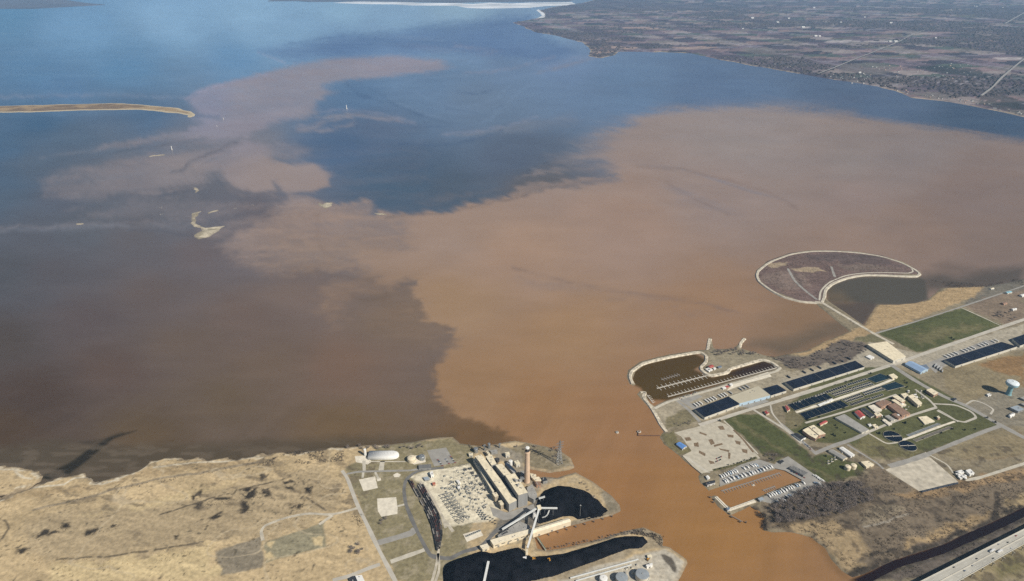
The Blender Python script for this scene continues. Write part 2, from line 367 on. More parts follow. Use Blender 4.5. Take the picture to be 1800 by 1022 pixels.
FILAMENTS = (arcs('U', (122, 146, 174), .4, 2.6, [[(690, 480), (760, 530), (880, 560), (1000, 560), (1120, 520), (1190, 450)], [(560, 520), (640, 560), (760, 610), (900, 640), (1000, 640)], [(1040, 650), (1120, 600), (1180, 540), (1260, 470), (1320, 430)], [(640, 430), (760, 410), (880, 400), (1000, 410)], [(600, 190), (700, 205), (850, 215)], [(700, 300), (860, 310), (1000, 330)]])
  + arcs('U', (70, 94, 126), .42, 2.6, [[(520, 500), (600, 570), (740, 620), (880, 660)], [(850, 570), (960, 590), (1060, 600), (1160, 560)], [(560, 640), (700, 670), (860, 668)], [(330, 440), (400, 500), (520, 540)], [(600, 760), (800, 770), (1000, 740), (1150, 690)], [(900, 480), (1000, 500), (1090, 480)]])
  + arcs('U', (140, 146, 166), .45, 3.0, [[(900, 240), (1050, 262), (1110, 270)], [(940, 390), (1100, 380), (1250, 350), (1420, 300)], [(840, 712), (1050, 690), (1200, 655), (1330, 620)], [(200, 590), (330, 580), (520, 600), (690, 650)]])
  + arcs('U', (88, 118, 156), .4, 2.4, [[(0, 235), (160, 212), (330, 187), (600, 168), (760, 142), (900, 108)], [(60, 290), (250, 250), (480, 230)], [(400, 200), (560, 220), (700, 250)]])
  + arcs('I', (128, 130, 140), .4, 3.5, [[(280, 390), (520, 352), (760, 300), (1000, 258), (1250, 222)], [(600, 560), (800, 520), (1000, 500)], [(0, 890), (300, 880), (560, 865), (900, 850)]])
  + arcs('I', (84, 92, 106), .42, 3.0, [[(1190, 490), (1340, 400), (1500, 340), (1620, 270)], [(600, 400), (800, 345), (1000, 315), (1300, 268)], [(900, 640), (1100, 650), (1300, 610)], [(1480, 500), (1550, 580), (1700, 630)], [(900, 880), (1100, 890), (1330, 920)]])
  + arcs('V', (124, 110, 106), .5, 3.5, [[(440, 285), (600, 295), (760, 330), (900, 375), (1000, 430)], [(550, 340), (640, 400), (760, 455)], [(0, 640), (200, 690), (400, 730), (650, 760), (800, 800)]])
  + arcs('V', (158, 144, 138), .3, 6, [[(560, 300), (700, 360), (860, 420)], [(200, 360), (420, 380), (620, 450)], [(300, 170), (400, 140), (560, 100)]])
  + arcs('W', (106, 93, 84), .4, 3.5, [[(590, 250), (640, 300), (720, 310), (820, 270)], [(930, 340), (1000, 410), (1110, 450)], [(1000, 540), (1030, 640), (1050, 760), (1120, 850)], [(400, 160), (550, 190), (720, 200)]])
  + arcs('W', (150, 126, 106), .35, 5, [[(480, 330), (520, 290), (640, 250), (760, 270)], [(320, 150), (480, 130), (700, 160)]]))
THIN = FILAMENTS + [((150, 150, 172), .5, 2.2, [(322, 178), (345, 164), (400, 146), (470, 131)]), ((152, 158, 182), .5, 2.5, [(452, 92), (480, 102), (500, 112)]),
        ((128, 130, 140), .3, 7, [(-50, 405), (100, 400), (230, 397), (335, 399)]), ((92, 96, 108), .35, 4, [(305, 305), (345, 283), (400, 262), (430, 235)]),
        ((146, 152, 170), .35, 4, [(0, 170), (200, 168), (320, 172)]), ((80, 100, 135), .4, 3.0, [(340, 203), (385, 203)]),
        ((84, 74, 62), .35, 3, [(428, 765), (448, 778), (470, 772)]), ((90, 90, 96), .4, 3, [(680, 383), (780, 374), (860, 359), (925, 343)]),
        ((120, 100, 86), .25, 5, [(560, 380), (558, 420), (575, 450)]), ((140, 150, 175), .3, 4, [(960, 118), (1010, 102), (1050, 98)])]

def water_colour(X, Y):
    u, v = to_px(X, Y)
    dn = np.hypot(X, Y)
    w1 = fbm(u, v * 2.2, 90, 4, 3) - 0.5
    w2 = fbm(u + 300, v * 2.2, 90, 4, 11) - 0.5
    cl = idw(u + 60 * w1, v + 30 * w2, CLEAR, ysc=1.6)
    md = idw(u + 60 * w1, v + 30 * w2, MUD, ysc=1.4)
    c = np.zeros(u.shape)
    shrink = np.clip((v + 70) / 500.0, 0.25, 1.0)
    f1 = fbm(u / shrink, v * 2.5 / shrink, 34, 4, 21) - 0.5
    f2 = fbm(u / shrink + 77, v * 2.5 / shrink, 34, 4, 31) - 0.5
    # small curls and filaments along the silt fronts
    h1 = fbm(u / shrink + 14 * f2, v * 3.2 / shrink + 14 * f1, 13, 4, 23) - 0.5
    h2 = fbm(u / shrink - 14 * f1, v * 3.2 / shrink + 14 * f2, 13, 4, 33) - 0.5
    # stir the silt fronts with a swirling current so they curl and feather
    au, av = u.copy(), v * 1.8
    inf = (u > -150) & (u < 1950) & (v > 60)
    sh_ = shrink[inf]; qu, qv = au[inf], av[inf]
    def psi(x, y): return 60 * vnoise(x / 62 + 3.1, y / 62, 501) + 22 * vnoise(x / 25, y / 25 + 7.7, 503) + 7 * vnoise(x / 10, y / 10, 505)
    for it in range(9):
        a_, b_x, c_y = psi(qu / sh_, qv / sh_), psi((qu + .6 * sh_) / sh_, qv / sh_), psi(qu / sh_, (qv + .6 * sh_) / sh_)
        qu = qu + (c_y - a_) / .6 * 1.05 * sh_; qv = qv - (b_x - a_) / .6 * 0.75 * sh_
    au[inf] = qu; av[inf] = qv
    for val, soft, wav, poly in PLUME:
        a = np.asarray(poly)
        m = (u > a[:, 0].min() - 80) & (u < a[:, 0].max() + 80) & (v > a[:, 1].min() - 60) & (v < a[:, 1].max() + 60)
        if not m.any(): continue
        vs = 1.8
        pp = [(q[0], q[1] * vs) for q in poly]
        wv = min(wav, 8)
        d = sdist(au[m] + f1[m] * wav * 1.4 + h1[m] * wv * 1.2, av[m] + (f2[m] * wav * .7 + h2[m] * wv * .6) * vs, pp)
        k = sstep(d, -soft * 0.7, soft * 0.95)
        c[m] = c[m] * (1 - k) + val * k
    st = fbm(u * 0.35 + 40 * w1, v * 3.0 + u * 0.25, 26, 4, 41) - 0.5
    st2 = fbm(u * 0.5 - 60 * w2, v * 3.6 - u * 0.12, 55, 5, 47) - 0.5
    st3 = fbm(u * 0.22 + 90 * f1, v * 2.2 + 40 * f2, 15, 4, 49) - 0.5
    c = np.clip(c + (st * 0.5 + st2 * 0.5 + st3 * 0.6) * (0.10 + 3.4 * c * (1 - c)), 0, 1)[..., None]
    out = cl * (1 - c) + md * c
    for colr, op, soft, poly in HELD:
        a = np.asarray(poly)
        m = (u > a[:, 0].min() - 40) & (u < a[:, 0].max() + 40) & (v > a[:, 1].min() - 40) & (v < a[:, 1].max() + 40)
        if not m.any(): continue
        d = sdist(u[m] + f1[m] * soft, v[m] + f2[m] * soft, poly)
        k = (sstep(d, -soft, soft) * op)[..., None]
        out[m] = out[m] * (1 - k) + np.array(lin(colr)) * k
    for colr, op, wd, ln in THIN:
        a = np.asarray(ln)
        m = (u > a[:, 0].min() - 40) & (u < a[:, 0].max() + 40) & (v > a[:, 1].min() - 40) & (v < a[:, 1].max() + 40)
        d = ldist(u[m] + f1[m] * 12 + h1[m] * 8, (v[m] + f2[m] * 6 + h2[m] * 4), ln)
        k = (np.exp(-(d / wd) ** 2) * op * np.clip(.55 + 1.6 * st3[m], 0, 1.2))[..., None]
        out[m] = out[m] * (1 - k) + np.array(lin(colr)) * k
    fl = sdist(u, v, [(-300, 800), (0, 790), (200, 778), (420, 785), (620, 772), (640, 800), (-300, 920)])
    sh = sstep(fl, -8, 10) * sstep(fbm(u * .35, v * 1.5, 9, 4, 57), .42, .66) * .55
    out = out * (1 - sh[..., None]) + np.array(lin((112, 101, 88))) * sh[..., None]
    g = fbm(X, Y * 1.0, 160, 5, 51) - 0.5
    g2 = fbm(u, v * 4, 60, 3, 61) - 0.5
    al = X * .42 + Y * .91; ac = X * .91 - Y * .42
    g3 = (fbm(al * .12, ac, 34, 4, 63) - 0.5) * sstep(v, 600, 800)
    g4 = vnoise(u * .9, v * 1.6, 65) - 0.5
    out = out * (1 + 0.10 * g + 0.12 * g2 + 0.16 * g3 + 0.02 * g4)[..., None]
    return out, u, v

def expose(c, v):
    """photographed brightness -> reflectance of the thing (light level and air taken out)"""
    yy = np.array(CAL_V)
    r = np.empty_like(c)
    for i in range(3):
        a = np.interp(v, yy, np.array(CAL_A)[:, i]); b = np.interp(v, yy, np.array(CAL_B)[:, i])
        r[..., i] = (c[..., i] - b) / a
    return np.clip(r, 0.006, 0.8)

CAL_V = [0, 15, 40, 80, 130, 200, 300, 420, 560, 700, 850, 1010]; CAL_A = [(0.509, 0.549, 0.587), (0.532, 0.565, 0.598), (0.585, 0.61, 0.633), (0.648, 0.662, 0.675), (0.711, 0.716, 0.718), (0.772, 0.77, 0.763), (0.853, 0.844, 0.83), (0.915, 0.901, 0.879), (0.967, 0.949, 0.923), (0.996, 0.977, 0.949), (1.015, 0.995, 0.967), (1.022, 1.002, 0.973)]; CAL_B = [(0.1081, 0.1759, 0.2491), (0.1012, 0.164, 0.2318), (0.0897, 0.144, 0.2022), (0.0761, 0.1214, 0.17), (0.0621, 0.0986, 0.1384), (0.0491, 0.078, 0.1099), (0.0342, 0.0548, 0.0783), (0.0224, 0.0366, 0.0539), (0.0156, 0.0255, 0.0375), (0.0111, 0.0184, 0.0273), (0.0093, 0.015, 0.022), (0.008, 0.0128, 0.0188)]
FLAT = None

mw = bpy.data.materials.new('bay water'); mw.use_nodes = True
n_ = mw.node_tree; b_ = n_.nodes['Principled BSDF']
at_ = n_.nodes.new('ShaderNodeAttribute'); at_.attribute_name = 'tint'
n_.links.new(at_.outputs['Color'], b_.inputs['Base Color'])
b_.inputs['Roughness'].default_value = 0.32
b_.inputs['IOR'].default_value = 1.33
b_.inputs['Specular IOR Level'].default_value = 0.5
tc_ = n_.nodes.new('ShaderNodeTexCoord')
nz_ = n_.nodes.new('ShaderNodeTexNoise'); nz_.inputs['Scale'].default_value = 0.09; nz_.inputs['Detail'].default_value = 6
n_.links.new(tc_.outputs['Object'], nz_.inputs['Vector'])
mp_ = n_.nodes.new('ShaderNodeMapping'); mp_.inputs['Scale'].default_value = (.0011, .0032, 1); mp_.inputs['Rotation'].default_value = (0, 0, .35)
n_.links.new(tc_.outputs['Object'], mp_.inputs[0])
nr_ = n_.nodes.new('ShaderNodeTexNoise'); nr_.inputs['Scale'].default_value = 1.0; nr_.inputs['Detail'].default_value = 7; nr_.inputs['Roughness'].default_value = .6
n_.links.new(mp_.outputs[0], nr_.inputs['Vector'])
mr_ = n_.nodes.new('ShaderNodeMapRange'); mr_.inputs['From Min'].default_value = .3; mr_.inputs['From Max'].default_value = .7; mr_.inputs['To Min'].default_value = .27; mr_.inputs['To Max'].default_value = .38
n_.links.new(nr_.outputs['Fac'], mr_.inputs['Value']); n_.links.new(mr_.outputs[0], b_.inputs['Roughness'])
bp_ = n_.nodes.new('ShaderNodeBump'); bp_.inputs['Strength'].default_value = 0.35; bp_.inputs['Distance'].default_value = 1.0
n_.links.new(nz_.outputs['Fac'], bp_.inputs['Height']); n_.links.new(bp_.outputs[0], b_.inputs['Normal'])

def spaced(a, b, step0, grow):
    """growing steps from a to b"""
    out = [a]
    while out[-1] < b: out.append(out[-1] + step0 * max(1.0, out[-1] / grow))
    return np.array(out)

# rows get wider apart with distance; columns fan out with them
def bay_sheet(name, cols, reach, near, k, z):
    ys = [near]
    while ys[-1] < 60000:
        y = ys[-1]
        ys.append(y + max(4.0, min(k * (y * y + CAM_H ** 2) / CAM_H, 2500)))
    ys = np.array(ys)
    Yw, Uw = np.meshgrid(ys, np.linspace(-reach, reach, cols), indexing='ij')
    Xw = Uw * (Yw * CP + CAM_H * SP)
    wc, uw, vw = water_colour(Xw, Yw)
    wc = expose(wc, vw) if FLAT is None else np.full_like(wc, FLAT)
    return tag(grid_mesh(name, Xw, Yw, np.full_like(Xw, z), None, wc, mw), kind='structure')
water = bay_sheet('water', 1000, 0.96, 520.0, 0.0019, 0.0)
bay_sheet('water', 140, 3.0, -600.0, 0.02, -0.3)
# ------------------------------------------------------------------ land
SHORE_W = [(-900, 905), (-200, 892), (0, 878), (55, 857), (105, 840), (150, 832), (165, 846), (185, 846), (230, 834), (265, 814), (300, 806), (340, 806), (380, 809), (460, 801), (520, 796), (570, 790), (605, 789), (640, 784), (690, 782), (730, 777), (760, 771), (795, 769), (808, 780), (850, 786), (880, 780), (905, 776), (930, 780), (960, 786), (985, 794), (1003, 806), (1009, 822),
           (1000, 826), (967, 831), (928, 824), (922, 832), (934, 843), (956, 839), (981, 841), (1012, 831), (1040, 847), (1075, 873), (1088, 888), (1090, 898), (1078, 905), (1000, 924), (950, 937), (938, 944), (944, 966), (960, 969), (1000, 963), (1060, 947), (1100, 935), (1130, 928), (1160, 940), (1165, 950), (1163, 960), (1177, 963), (1205, 984), (1207, 990), (1190, 1024), (1100, 1180), (-900, 1180)]
SHORE_I = [(-400, 830), (-100, 820), (0, 822), (28, 822), (60, 826), (74, 836), (60, 853), (22, 869), (0, 873), (-100, 880), (-400, 890)]
SHORE_E = ([(1560, 1180)] + px('5', [(680, 1015), (620, 996), (545, 948), (475, 868), (435, 798), (335, 716), (205, 684), (72, 684)]) + px('4', [(872, 868), (878, 780), (850, 730), (770, 690), (800, 660)]) +
           [(1330, 884), (1290, 903), (1284, 906), (1262, 890), (1255, 880), (1251, 874), (1258, 872), (1270, 885), (1287, 893), (1331, 876), (1348, 868), (1392, 851), (1412, 845), (1396, 835), (1380, 828), (1363, 824), (1256, 859), (1246, 862), (1233, 849), (1228, 838), (1231, 833), (1194, 801), (1168, 781), (1161, 769), (1169, 757), (1160, 735), (1143, 719), (1121, 694), (1126, 688), (1136, 689)] +
           px('2', [(240, 500), (255, 545), (300, 577), (350, 550), (380, 535), (1230, 285), (1180, 245), (1110, 234), (870, 302), (845, 325), (725, 352), (630, 292), (690, 245), (692, 210), (640, 181), (600, 180), (400, 217), (230, 258), (152, 312), (132, 370), (156, 412), (140, 418), (118, 405), (94, 350), (108, 300), (200, 238), (400, 188), (640, 153), (690, 150), (705, 140), (700, 120), (710, 60), (725, 60), (735, 130), (760, 150), (900, 140), (930, 110), (960, 62), (985, 66), (950, 100), (945, 140), (1110, 190), (1200, 208)]) +
           px('6', [(230, 748), (430, 708), (550, 648), (700, 588), (480, 408), (390, 402), (270, 371), (180, 322), (115, 270), (100, 230), (110, 200), (180, 140), (320, 90), (450, 73), (600, 72), (750, 82), (900, 105), (1030, 145), (1120, 190), (1155, 220), (1140, 241), (1070, 242), (900, 234), (780, 234), (680, 252), (590, 287), (547, 322), (540, 372), (556, 392), (790, 552), (830, 480), (872, 418), (1000, 418), (1120, 408), (1190, 388), (1214, 368), (1280, 312), (1560, 302), (1700, 280), (1800, 255)]) + [(2400, 420), (2600, 600), (2600, 1180)])
CREEK = px('5', [(560, 1010), (700, 968), (900, 872), (1200, 780), (1400, 688), (1560, 618), (1794, 508), (2400, 215), (2400, 290), (1900, 535), (1640, 665), (1500, 725), (1240, 842), (930, 934), (720, 1050), (600, 1100)])
SHORE_S = px('T', [(-900, 530), (0, 525), (180, 520), (400, 516), (550, 511), (700, 518), (870, 534), (945, 553), (966, 575), (942, 583), (925, 572), (880, 561), (700, 543), (400, 546), (150, 556), (0, 556), (-900, 562)])
CATS = [px('I', [(1328, 768), (1395, 752), (1370, 768), (1352, 795), (1350, 830), (1385, 848), (1412, 868), (1480, 862), (1555, 852), (1500, 895), (1440, 930), (1365, 952), (1350, 940), (1352, 915), (1395, 888), (1380, 868), (1325, 848)]),
        px('I', [(1440, 762), (1512, 740), (1510, 750), (1445, 772)]), px('O', [(1250, 614), (1275, 625), (1290, 612), (1332, 611), (1325, 630), (1282, 646), (1260, 632)]),
        px('I', [(1028, 374), (1060, 366), (1144, 362), (1140, 368), (1060, 374), (1034, 380)]), px('I', [(1322, 590), (1350, 592), (1378, 604), (1358, 628), (1354, 622), (1366, 606)]),
        px('O', [(1582, 676), (1650, 682), (1660, 690), (1600, 686)]), px('I', [(528, 838), (580, 838), (578, 846), (530, 848)])]
SHORE_F = px('R', [(2600, 900), (1780, 742), (1500, 675), (1300, 642), (1080, 618), (1062, 608), (1000, 578), (850, 545), (620, 512), (490, 486), (300, 455), (0, 402)]) + px('Q', [(1300, 368), (1100, 360), (820, 356), (780, 382), (690, 402), (600, 388), (612, 345), (560, 292), (440, 262), (330, 235), (230, 222), (150, 185), (80, 157), (180, 140), (240, 130), (310, 118), (300, 95), (262, 72), (420, 40), (560, 22), (700, -12)]) + [(1060, -38), (3200, -38), (3200, 400)]

def ground_mat(name, scale, bump=0.5):
    m = bpy.data.materials.new(name); m.use_nodes = True
    n = m.node_tree; b = n.nodes['Principled BSDF']
    b.inputs['Roughness'].default_value = 0.95; b.inputs['Specular IOR Level'].default_value = 0.1
    at = n.nodes.new('ShaderNodeAttribute'); at.attribute_name = 'tint'
    tc = n.nodes.new('ShaderNodeTexCoord')
    nz = n.nodes.new('ShaderNodeTexNoise'); nz.inputs['Scale'].default_value = scale; nz.inputs['Detail'].default_value = 8; nz.inputs['Roughness'].default_value = 0.65
    n.links.new(tc.outputs['Object'], nz.inputs['Vector'])
    rp = n.nodes.new('ShaderNodeMapRange'); rp.inputs['From Min'].default_value = 0.25; rp.inputs['From Max'].default_value = 0.75
    rp.inputs['To Min'].default_value = 0.62; rp.inputs['To Max'].default_value = 1.38
    n.links.new(nz.outputs['Fac'], rp.inputs['Value'])
    mx = n.nodes.new('ShaderNodeVectorMath'); mx.operation = 'SCALE'
    n.links.new(at.outputs['Color'], mx.inputs[0]); n.links.new(rp.outputs[0], mx.inputs['Scale'])
    n.links.new(mx.outputs[0], b.inputs['Base Color'])
    bp = n.nodes.new('ShaderNodeBump'); bp.inputs['Strength'].default_value = 0.7; bp.inputs['Distance'].default_value = bump
    n.links.new(nz.outputs['Fac'], bp.inputs['Height']); n.links.new(bp.outputs[0], b.inputs['Normal'])
    return m

def paint(C, X, Y, soft, layers, sx=1.0):
    """lay patches of differing soil and growth on the ground, outlines roughened by noise"""
    f1 = fbm(X, Y, 28 * sx, 4, 71) - 0.5; f2 = fbm(X + 500, Y, 28 * sx, 4, 81) - 0.5
    for ly in layers:
        colr, op, sf, kind, c, pts = ly[:6]
        w = ly[6] if len(ly) > 6 else 0
        g = np.array(G(c, pts))
        pad = w + sf * 3 + 30 * sx
        m = (X > g[:, 0].min() - pad) & (X < g[:, 0].max() + pad) & (Y > g[:, 1].min() - pad) & (Y < g[:, 1].max() + pad)
        if not m.any(): continue
        rg = sf * 2.2
        xx = X[m] + f1[m] * rg * 2; yy = Y[m] + f2[m] * rg * 2
        if kind == 'p': d = sdist(xx, yy, g)
        else: d = w - ldist(xx, yy, [tuple(q) for q in g])
        k = sstep(d, -sf, sf) * op
        if sum(colr) < .16: k = k * sstep(fbm(X[m], Y[m], 9 * sx, 3, 73) + .12 * sstep(d, 0, 3 * sf), .30, .50)
        k = k[..., None]
        C[m] = C[m] * (1 - k) + np.array(colr) * k

def stipple(C, X, Y, colr, amount, sc, seed, mask=None):
    n = sstep(fbm(X, Y, sc, 4, seed), 0.62 - 0.2 * amount, 0.74 - 0.2 * amount)
    if mask is not None: n = n * mask
    C[:] = C * (1 - n[..., None]) + np.array(colr) * n[..., None]

def land(name, polys, holes, bounds, step, colour, material, top=LAND, slope=0.28, rough=1.0, keepd=14.0, wav=4.0, wsc=25.0):
    x0, x1, y0, y1 = bounds
    Y, X = np.meshgrid(np.arange(y0, y1, step), np.arange(x0, x1, step), indexing='ij')
    if callable(wav): wav = wav(X, Y)
    wx = (fbm(X, Y, wsc, 4, 91) - 0.5) * wav; wy = (fbm(X, Y + 900, wsc, 4, 95) - 0.5) * wav
    sd = np.full(X.shape, -1e9)
    for p in polys: sd = np.maximum(sd, sdist(X + wx, Y + wy, p))
    for p in holes: sd = np.minimum(sd, -sdist(X + wx, Y + wy, p))
    Z = np.clip((sd + 1.5) * slope, -2.5, top)
    Z = np.where(sd < -keepd, -2.5, Z)
    C = colour(X, Y, sd, Z)
    return tag(grid_mesh(name, X, Y, Z, sd > -keepd, C, material), kind='structure'), (X, Y, Z, sd)

TAN = (.50, .385, .225); TAN2 = (.34, .26, .15); STRAW = (.58, .46, .26); GREYT = (.24, .20, .145); DARKP = (.045, .038, .03); MUDC = (.13, .10, .075); GRAVEL = (.40, .37, .31); LAWN = (.085, .095, .035); OLIVE = (.17, .15, .075); RUST = (.24, .145, .065); BROWNW = (.145, .115, .08); CONC = (.48, .45, .38)

def col_west(X, Y, sd, Z):
    C = np.ones(X.shape + (3,)) * np.array(TAN)
    n = fbm(X, Y, 90, 5, 101)[..., None]
    C = C * (0.82 + 0.36 * n)
    L = []
    L.append(((.40, .315, .195), .85, 14, 'p', '7', [(100, 560), (200, 470), (500, 420), (950, 390), (1250, 300), (1600, 240), (1690, 330), (1700, 430), (1500, 520), (1280, 590), (1000, 620), (500, 690), (150, 690)]))
    L.append(((.37, .275, .155), .8, 6, 'p', '7', [(0, 400), (250, 370), (560, 320), (700, 280), (1000, 250), (1300, 215), (1300, 195), (960, 215), (740, 235), (520, 320), (300, 330), (100, 350), (0, 375)]))
    L.append((STRAW, .9, 10, 'p', '7', [(230, 793), (240, 720), (480, 690), (760, 660), (1060, 620), (1080, 793)]))
    L.append((STRAW, .6, 10, 'p', '7', [(380, 480), (900, 400), (1200, 300), (1150, 320), (900, 360), (640, 420), (420, 470)]))
    for pts, w in (([(170, 440), (360, 400), (560, 345), (800, 285), (1000, 260), (1290, 205)], 4), ([(280, 690), (560, 670), (780, 640), (1000, 605)], 2.5), ([(780, 470), (960, 415), (1100, 370), (1400, 290)], 2.5), ([(1520, 385), (1610, 445)], 2.5), ([(1500, 300), (1520, 360), (1490, 390)], 2), ([(0, 485), (35, 500), (45, 530), (20, 580), (0, 600)], 2.2)):
        L.append((GREYT if w > 3 else DARKP, .75, 2.0, 'l', '7', pts, w))
    for pts in ([(1200, 350), (1240, 335), (1275, 340), (1260, 385), (1215, 390)], [(1300, 345), (1345, 335), (1340, 375), (1300, 385)], [(1060, 385), (1140, 380), (1135, 392), (1060, 400)], [(1380, 300), (1440, 285), (1475, 300), (1465, 325), (1440, 300), (1400, 318)], [(1400, 325), (1450, 325), (1450, 345), (1410, 345)], [(1510, 330), (1545, 325), (1535, 360), (1512, 358)], [(1440, 420), (1500, 410), (1490, 440), (1445, 445)], [(80, 640), (160, 622), (110, 665), (85, 670)], [(180, 580), (230, 530), (300, 555), (190, 592)], [(420, 545), (480, 540), (470, 570), (425, 572)], [(520, 520), (580, 508), (580, 530), (530, 535)], [(850, 570), (880, 560), (915, 585), (870, 592)], [(955, 415), (1010, 405), (1010, 435), (970, 438)], [(1040, 480), (1090, 460), (1110, 480), (1060, 495)], [(1270, 262), (1330, 262), (1290, 300)], [(310, 510), (350, 505), (350, 530), (310, 535)], [(1190, 400), (1230, 400), (1230, 450), (1195, 460)], [(940, 370), (1000, 345), (1000, 385), (950, 395)]):
        L.append(((.03, .025, .02), .95, 4.5, 'p', '7', pts))
    L.append(((.23, .20, .15), .9, 3, 'p', '7', [(1075, 650), (1295, 575), (1300, 720), (1090, 775), (1080, 700)]))
    L.append(((.25, .235, .16), .85, 3, 'p', '7', [(1310, 600), (1600, 510), (1615, 620), (1310, 710)]))
    for pts in ([(1330, 650), (1365, 690), (1320, 700), (1300, 670)], [(1540, 580), (1600, 575), (1590, 620), (1550, 615)], [(1310, 600), (1360, 595), (1340, 630)]):
        L.append((STRAW, .9, 3, 'p', '7', pts))
    # reed fringe and pale drift line on the shore
    L.append(((.62, .56, .44), .8, 1.6, 'l', '7', [(160, 335), (230, 325), (320, 318), (370, 288), (440, 280), (465, 300), (500, 318), (560, 300), (650, 263)], 3))
    L.append(((.62, .56, .44), .7, 1.6, 'l', '7', [(760, 235), (830, 222), (950, 212), (1100, 205), (1280, 180)], 3))
    L.append(((.62, .56, .44), .7, 1.6, 'l', '7', [(0, 240), (70, 242), (120, 285), (155, 290)], 3))
    # works yard ground
    L.append(((.235, .205, .12), .95, 5, 'p', '1', [(20, 320), (300, 130), (560, 130), (740, 110), (860, 180), (860, 260), (800, 1022), (340, 1022)]))
    L.append((TAN, .9, 5, 'p', '1', [(0, 330), (20, 340), (330, 1010), (280, 1022), (0, 1022)]))
    L.append(((.72, .655, .50), .95, 4, 'p', 'B', [(120, 320), (460, 220), (1000, 130), (1060, 250), (1420, 640), (1415, 900), (1000, 960), (800, 1010), (660, 1010), (560, 800), (330, 400)]))
    L.append(((.20, .17, .11), .9, 5, 'p', '1', [(1000, 190), (1180, 150), (1380, 180), (1480, 290), (1330, 322), (1200, 300)]))
    L.append(((.26, .23, .18), .9, 5, 'p', '1', [(870, 180), (1000, 160), (1140, 200), (1200, 380), (1290, 360), (1460, 330), (1260, 430), (1240, 480), (1000, 240)]))
    L.append(((.12, .115, .105), .9, 4, 'p', '8', [(490, 180), (700, 100), (760, 20), (720, 300), (680, 260), (380, 330)]))
    L.append(((.34, .29, .20), .9, 4, 'p', '8', [(330, 380), (640, 300), (680, 330), (600, 380), (400, 420)]))
    L.append(((.20, .175, .125), .9, 4, 'p', '8', [(640, 350), (900, 300), (1210, 180), (1300, 170), (1290, 100), (1200, 20), (1150, 30), (1210, 150), (1000, 220), (700, 320)]))
    L.append(((.33, .27, .18), .95, 4, 'p', '8', [(690, 440), (1000, 380), (1200, 310), (1420, 270), (1590, 330), (1590, 400), (1400, 440), (900, 640), (600, 640), (1300, 420), (1480, 350), (1400, 310), (1000, 390)]))
    L.append((CONC, .85, 4, 'p', '8', [(860, 640), (1200, 520), (1600, 410), (1750, 500), (1660, 660), (900, 700)]))
    L.append(((.11, .095, .075), .95, 2, 'p', 'H', [(1310, 460), (1370, 450), (1480, 510), (1540, 590), (1560, 650), (1540, 720), (1490, 700), (1440, 620), (1370, 560)]))
    paint(C, X, Y, 1, L)
    wst = (X < -330)
    # wind-laid streaks of grass, faint old furrows, scattered dark tussocks
    rx = X * .966 + Y * -.259; ry = X * .259 + Y * .966
    k1 = fbm(rx * .25, ry * 1.6, 22, 4, 111) - .5
    C = C * (1 + (.55 * k1 * wst + .25 * k1 * (1 - wst)))[..., None]
    k2 = (sstep(fbm(rx * .5, ry, 13, 4, 113), .56, .68) * .55 * wst * sstep(fbm(X, Y, 130, 3, 117), .45, .62) * (Y > 1010))[..., None]
    C = C * (1 - k2) + np.array((.14, .11, .075)) * k2
    tus = sstep(vnoise(X / 5.5, Y / 5.5, 123), .80, .93) * sstep(fbm(X, Y, 45, 3, 127), .44, .6) * wst * .75
    C = C * (1 - tus[..., None]) + np.array((.09, .075, .05)) * tus[..., None]
    trk = (1 - sstep(np.abs(fbm(X, Y * 1.3, 190, 3, 141) - .5), .004, .010)) * wst * .5
    C = C * (1 - trk[..., None]) + np.array((.52, .43, .29)) * trk[..., None]
    k3 = (sstep(fbm(X, Y, 15, 4, 121), .52, .68) * .35 * (1 - wst))[..., None]
    C = C * (1 - k3) + np.array((.44, .38, .28)) * k3
    e = (1 - sstep(sd, 0, 10))[..., None] * 0.6
    C = C * (1 - e) + np.array((.22, .175, .125)) * e
    dr = (sstep(fbm(X, Y, 20, 3, 137), .47, .6) * sstep(sd, 3, 6) * (1 - sstep(sd, 9, 13)) * .6 * wst)[..., None]
    C = C * (1 - dr) + np.array((.66, .6, .47)) * dr
    lo = (1 - sstep(Z, -0.6, 0.35))[..., None]
    return C * (1 - lo) + np.array(MUDC) * lo

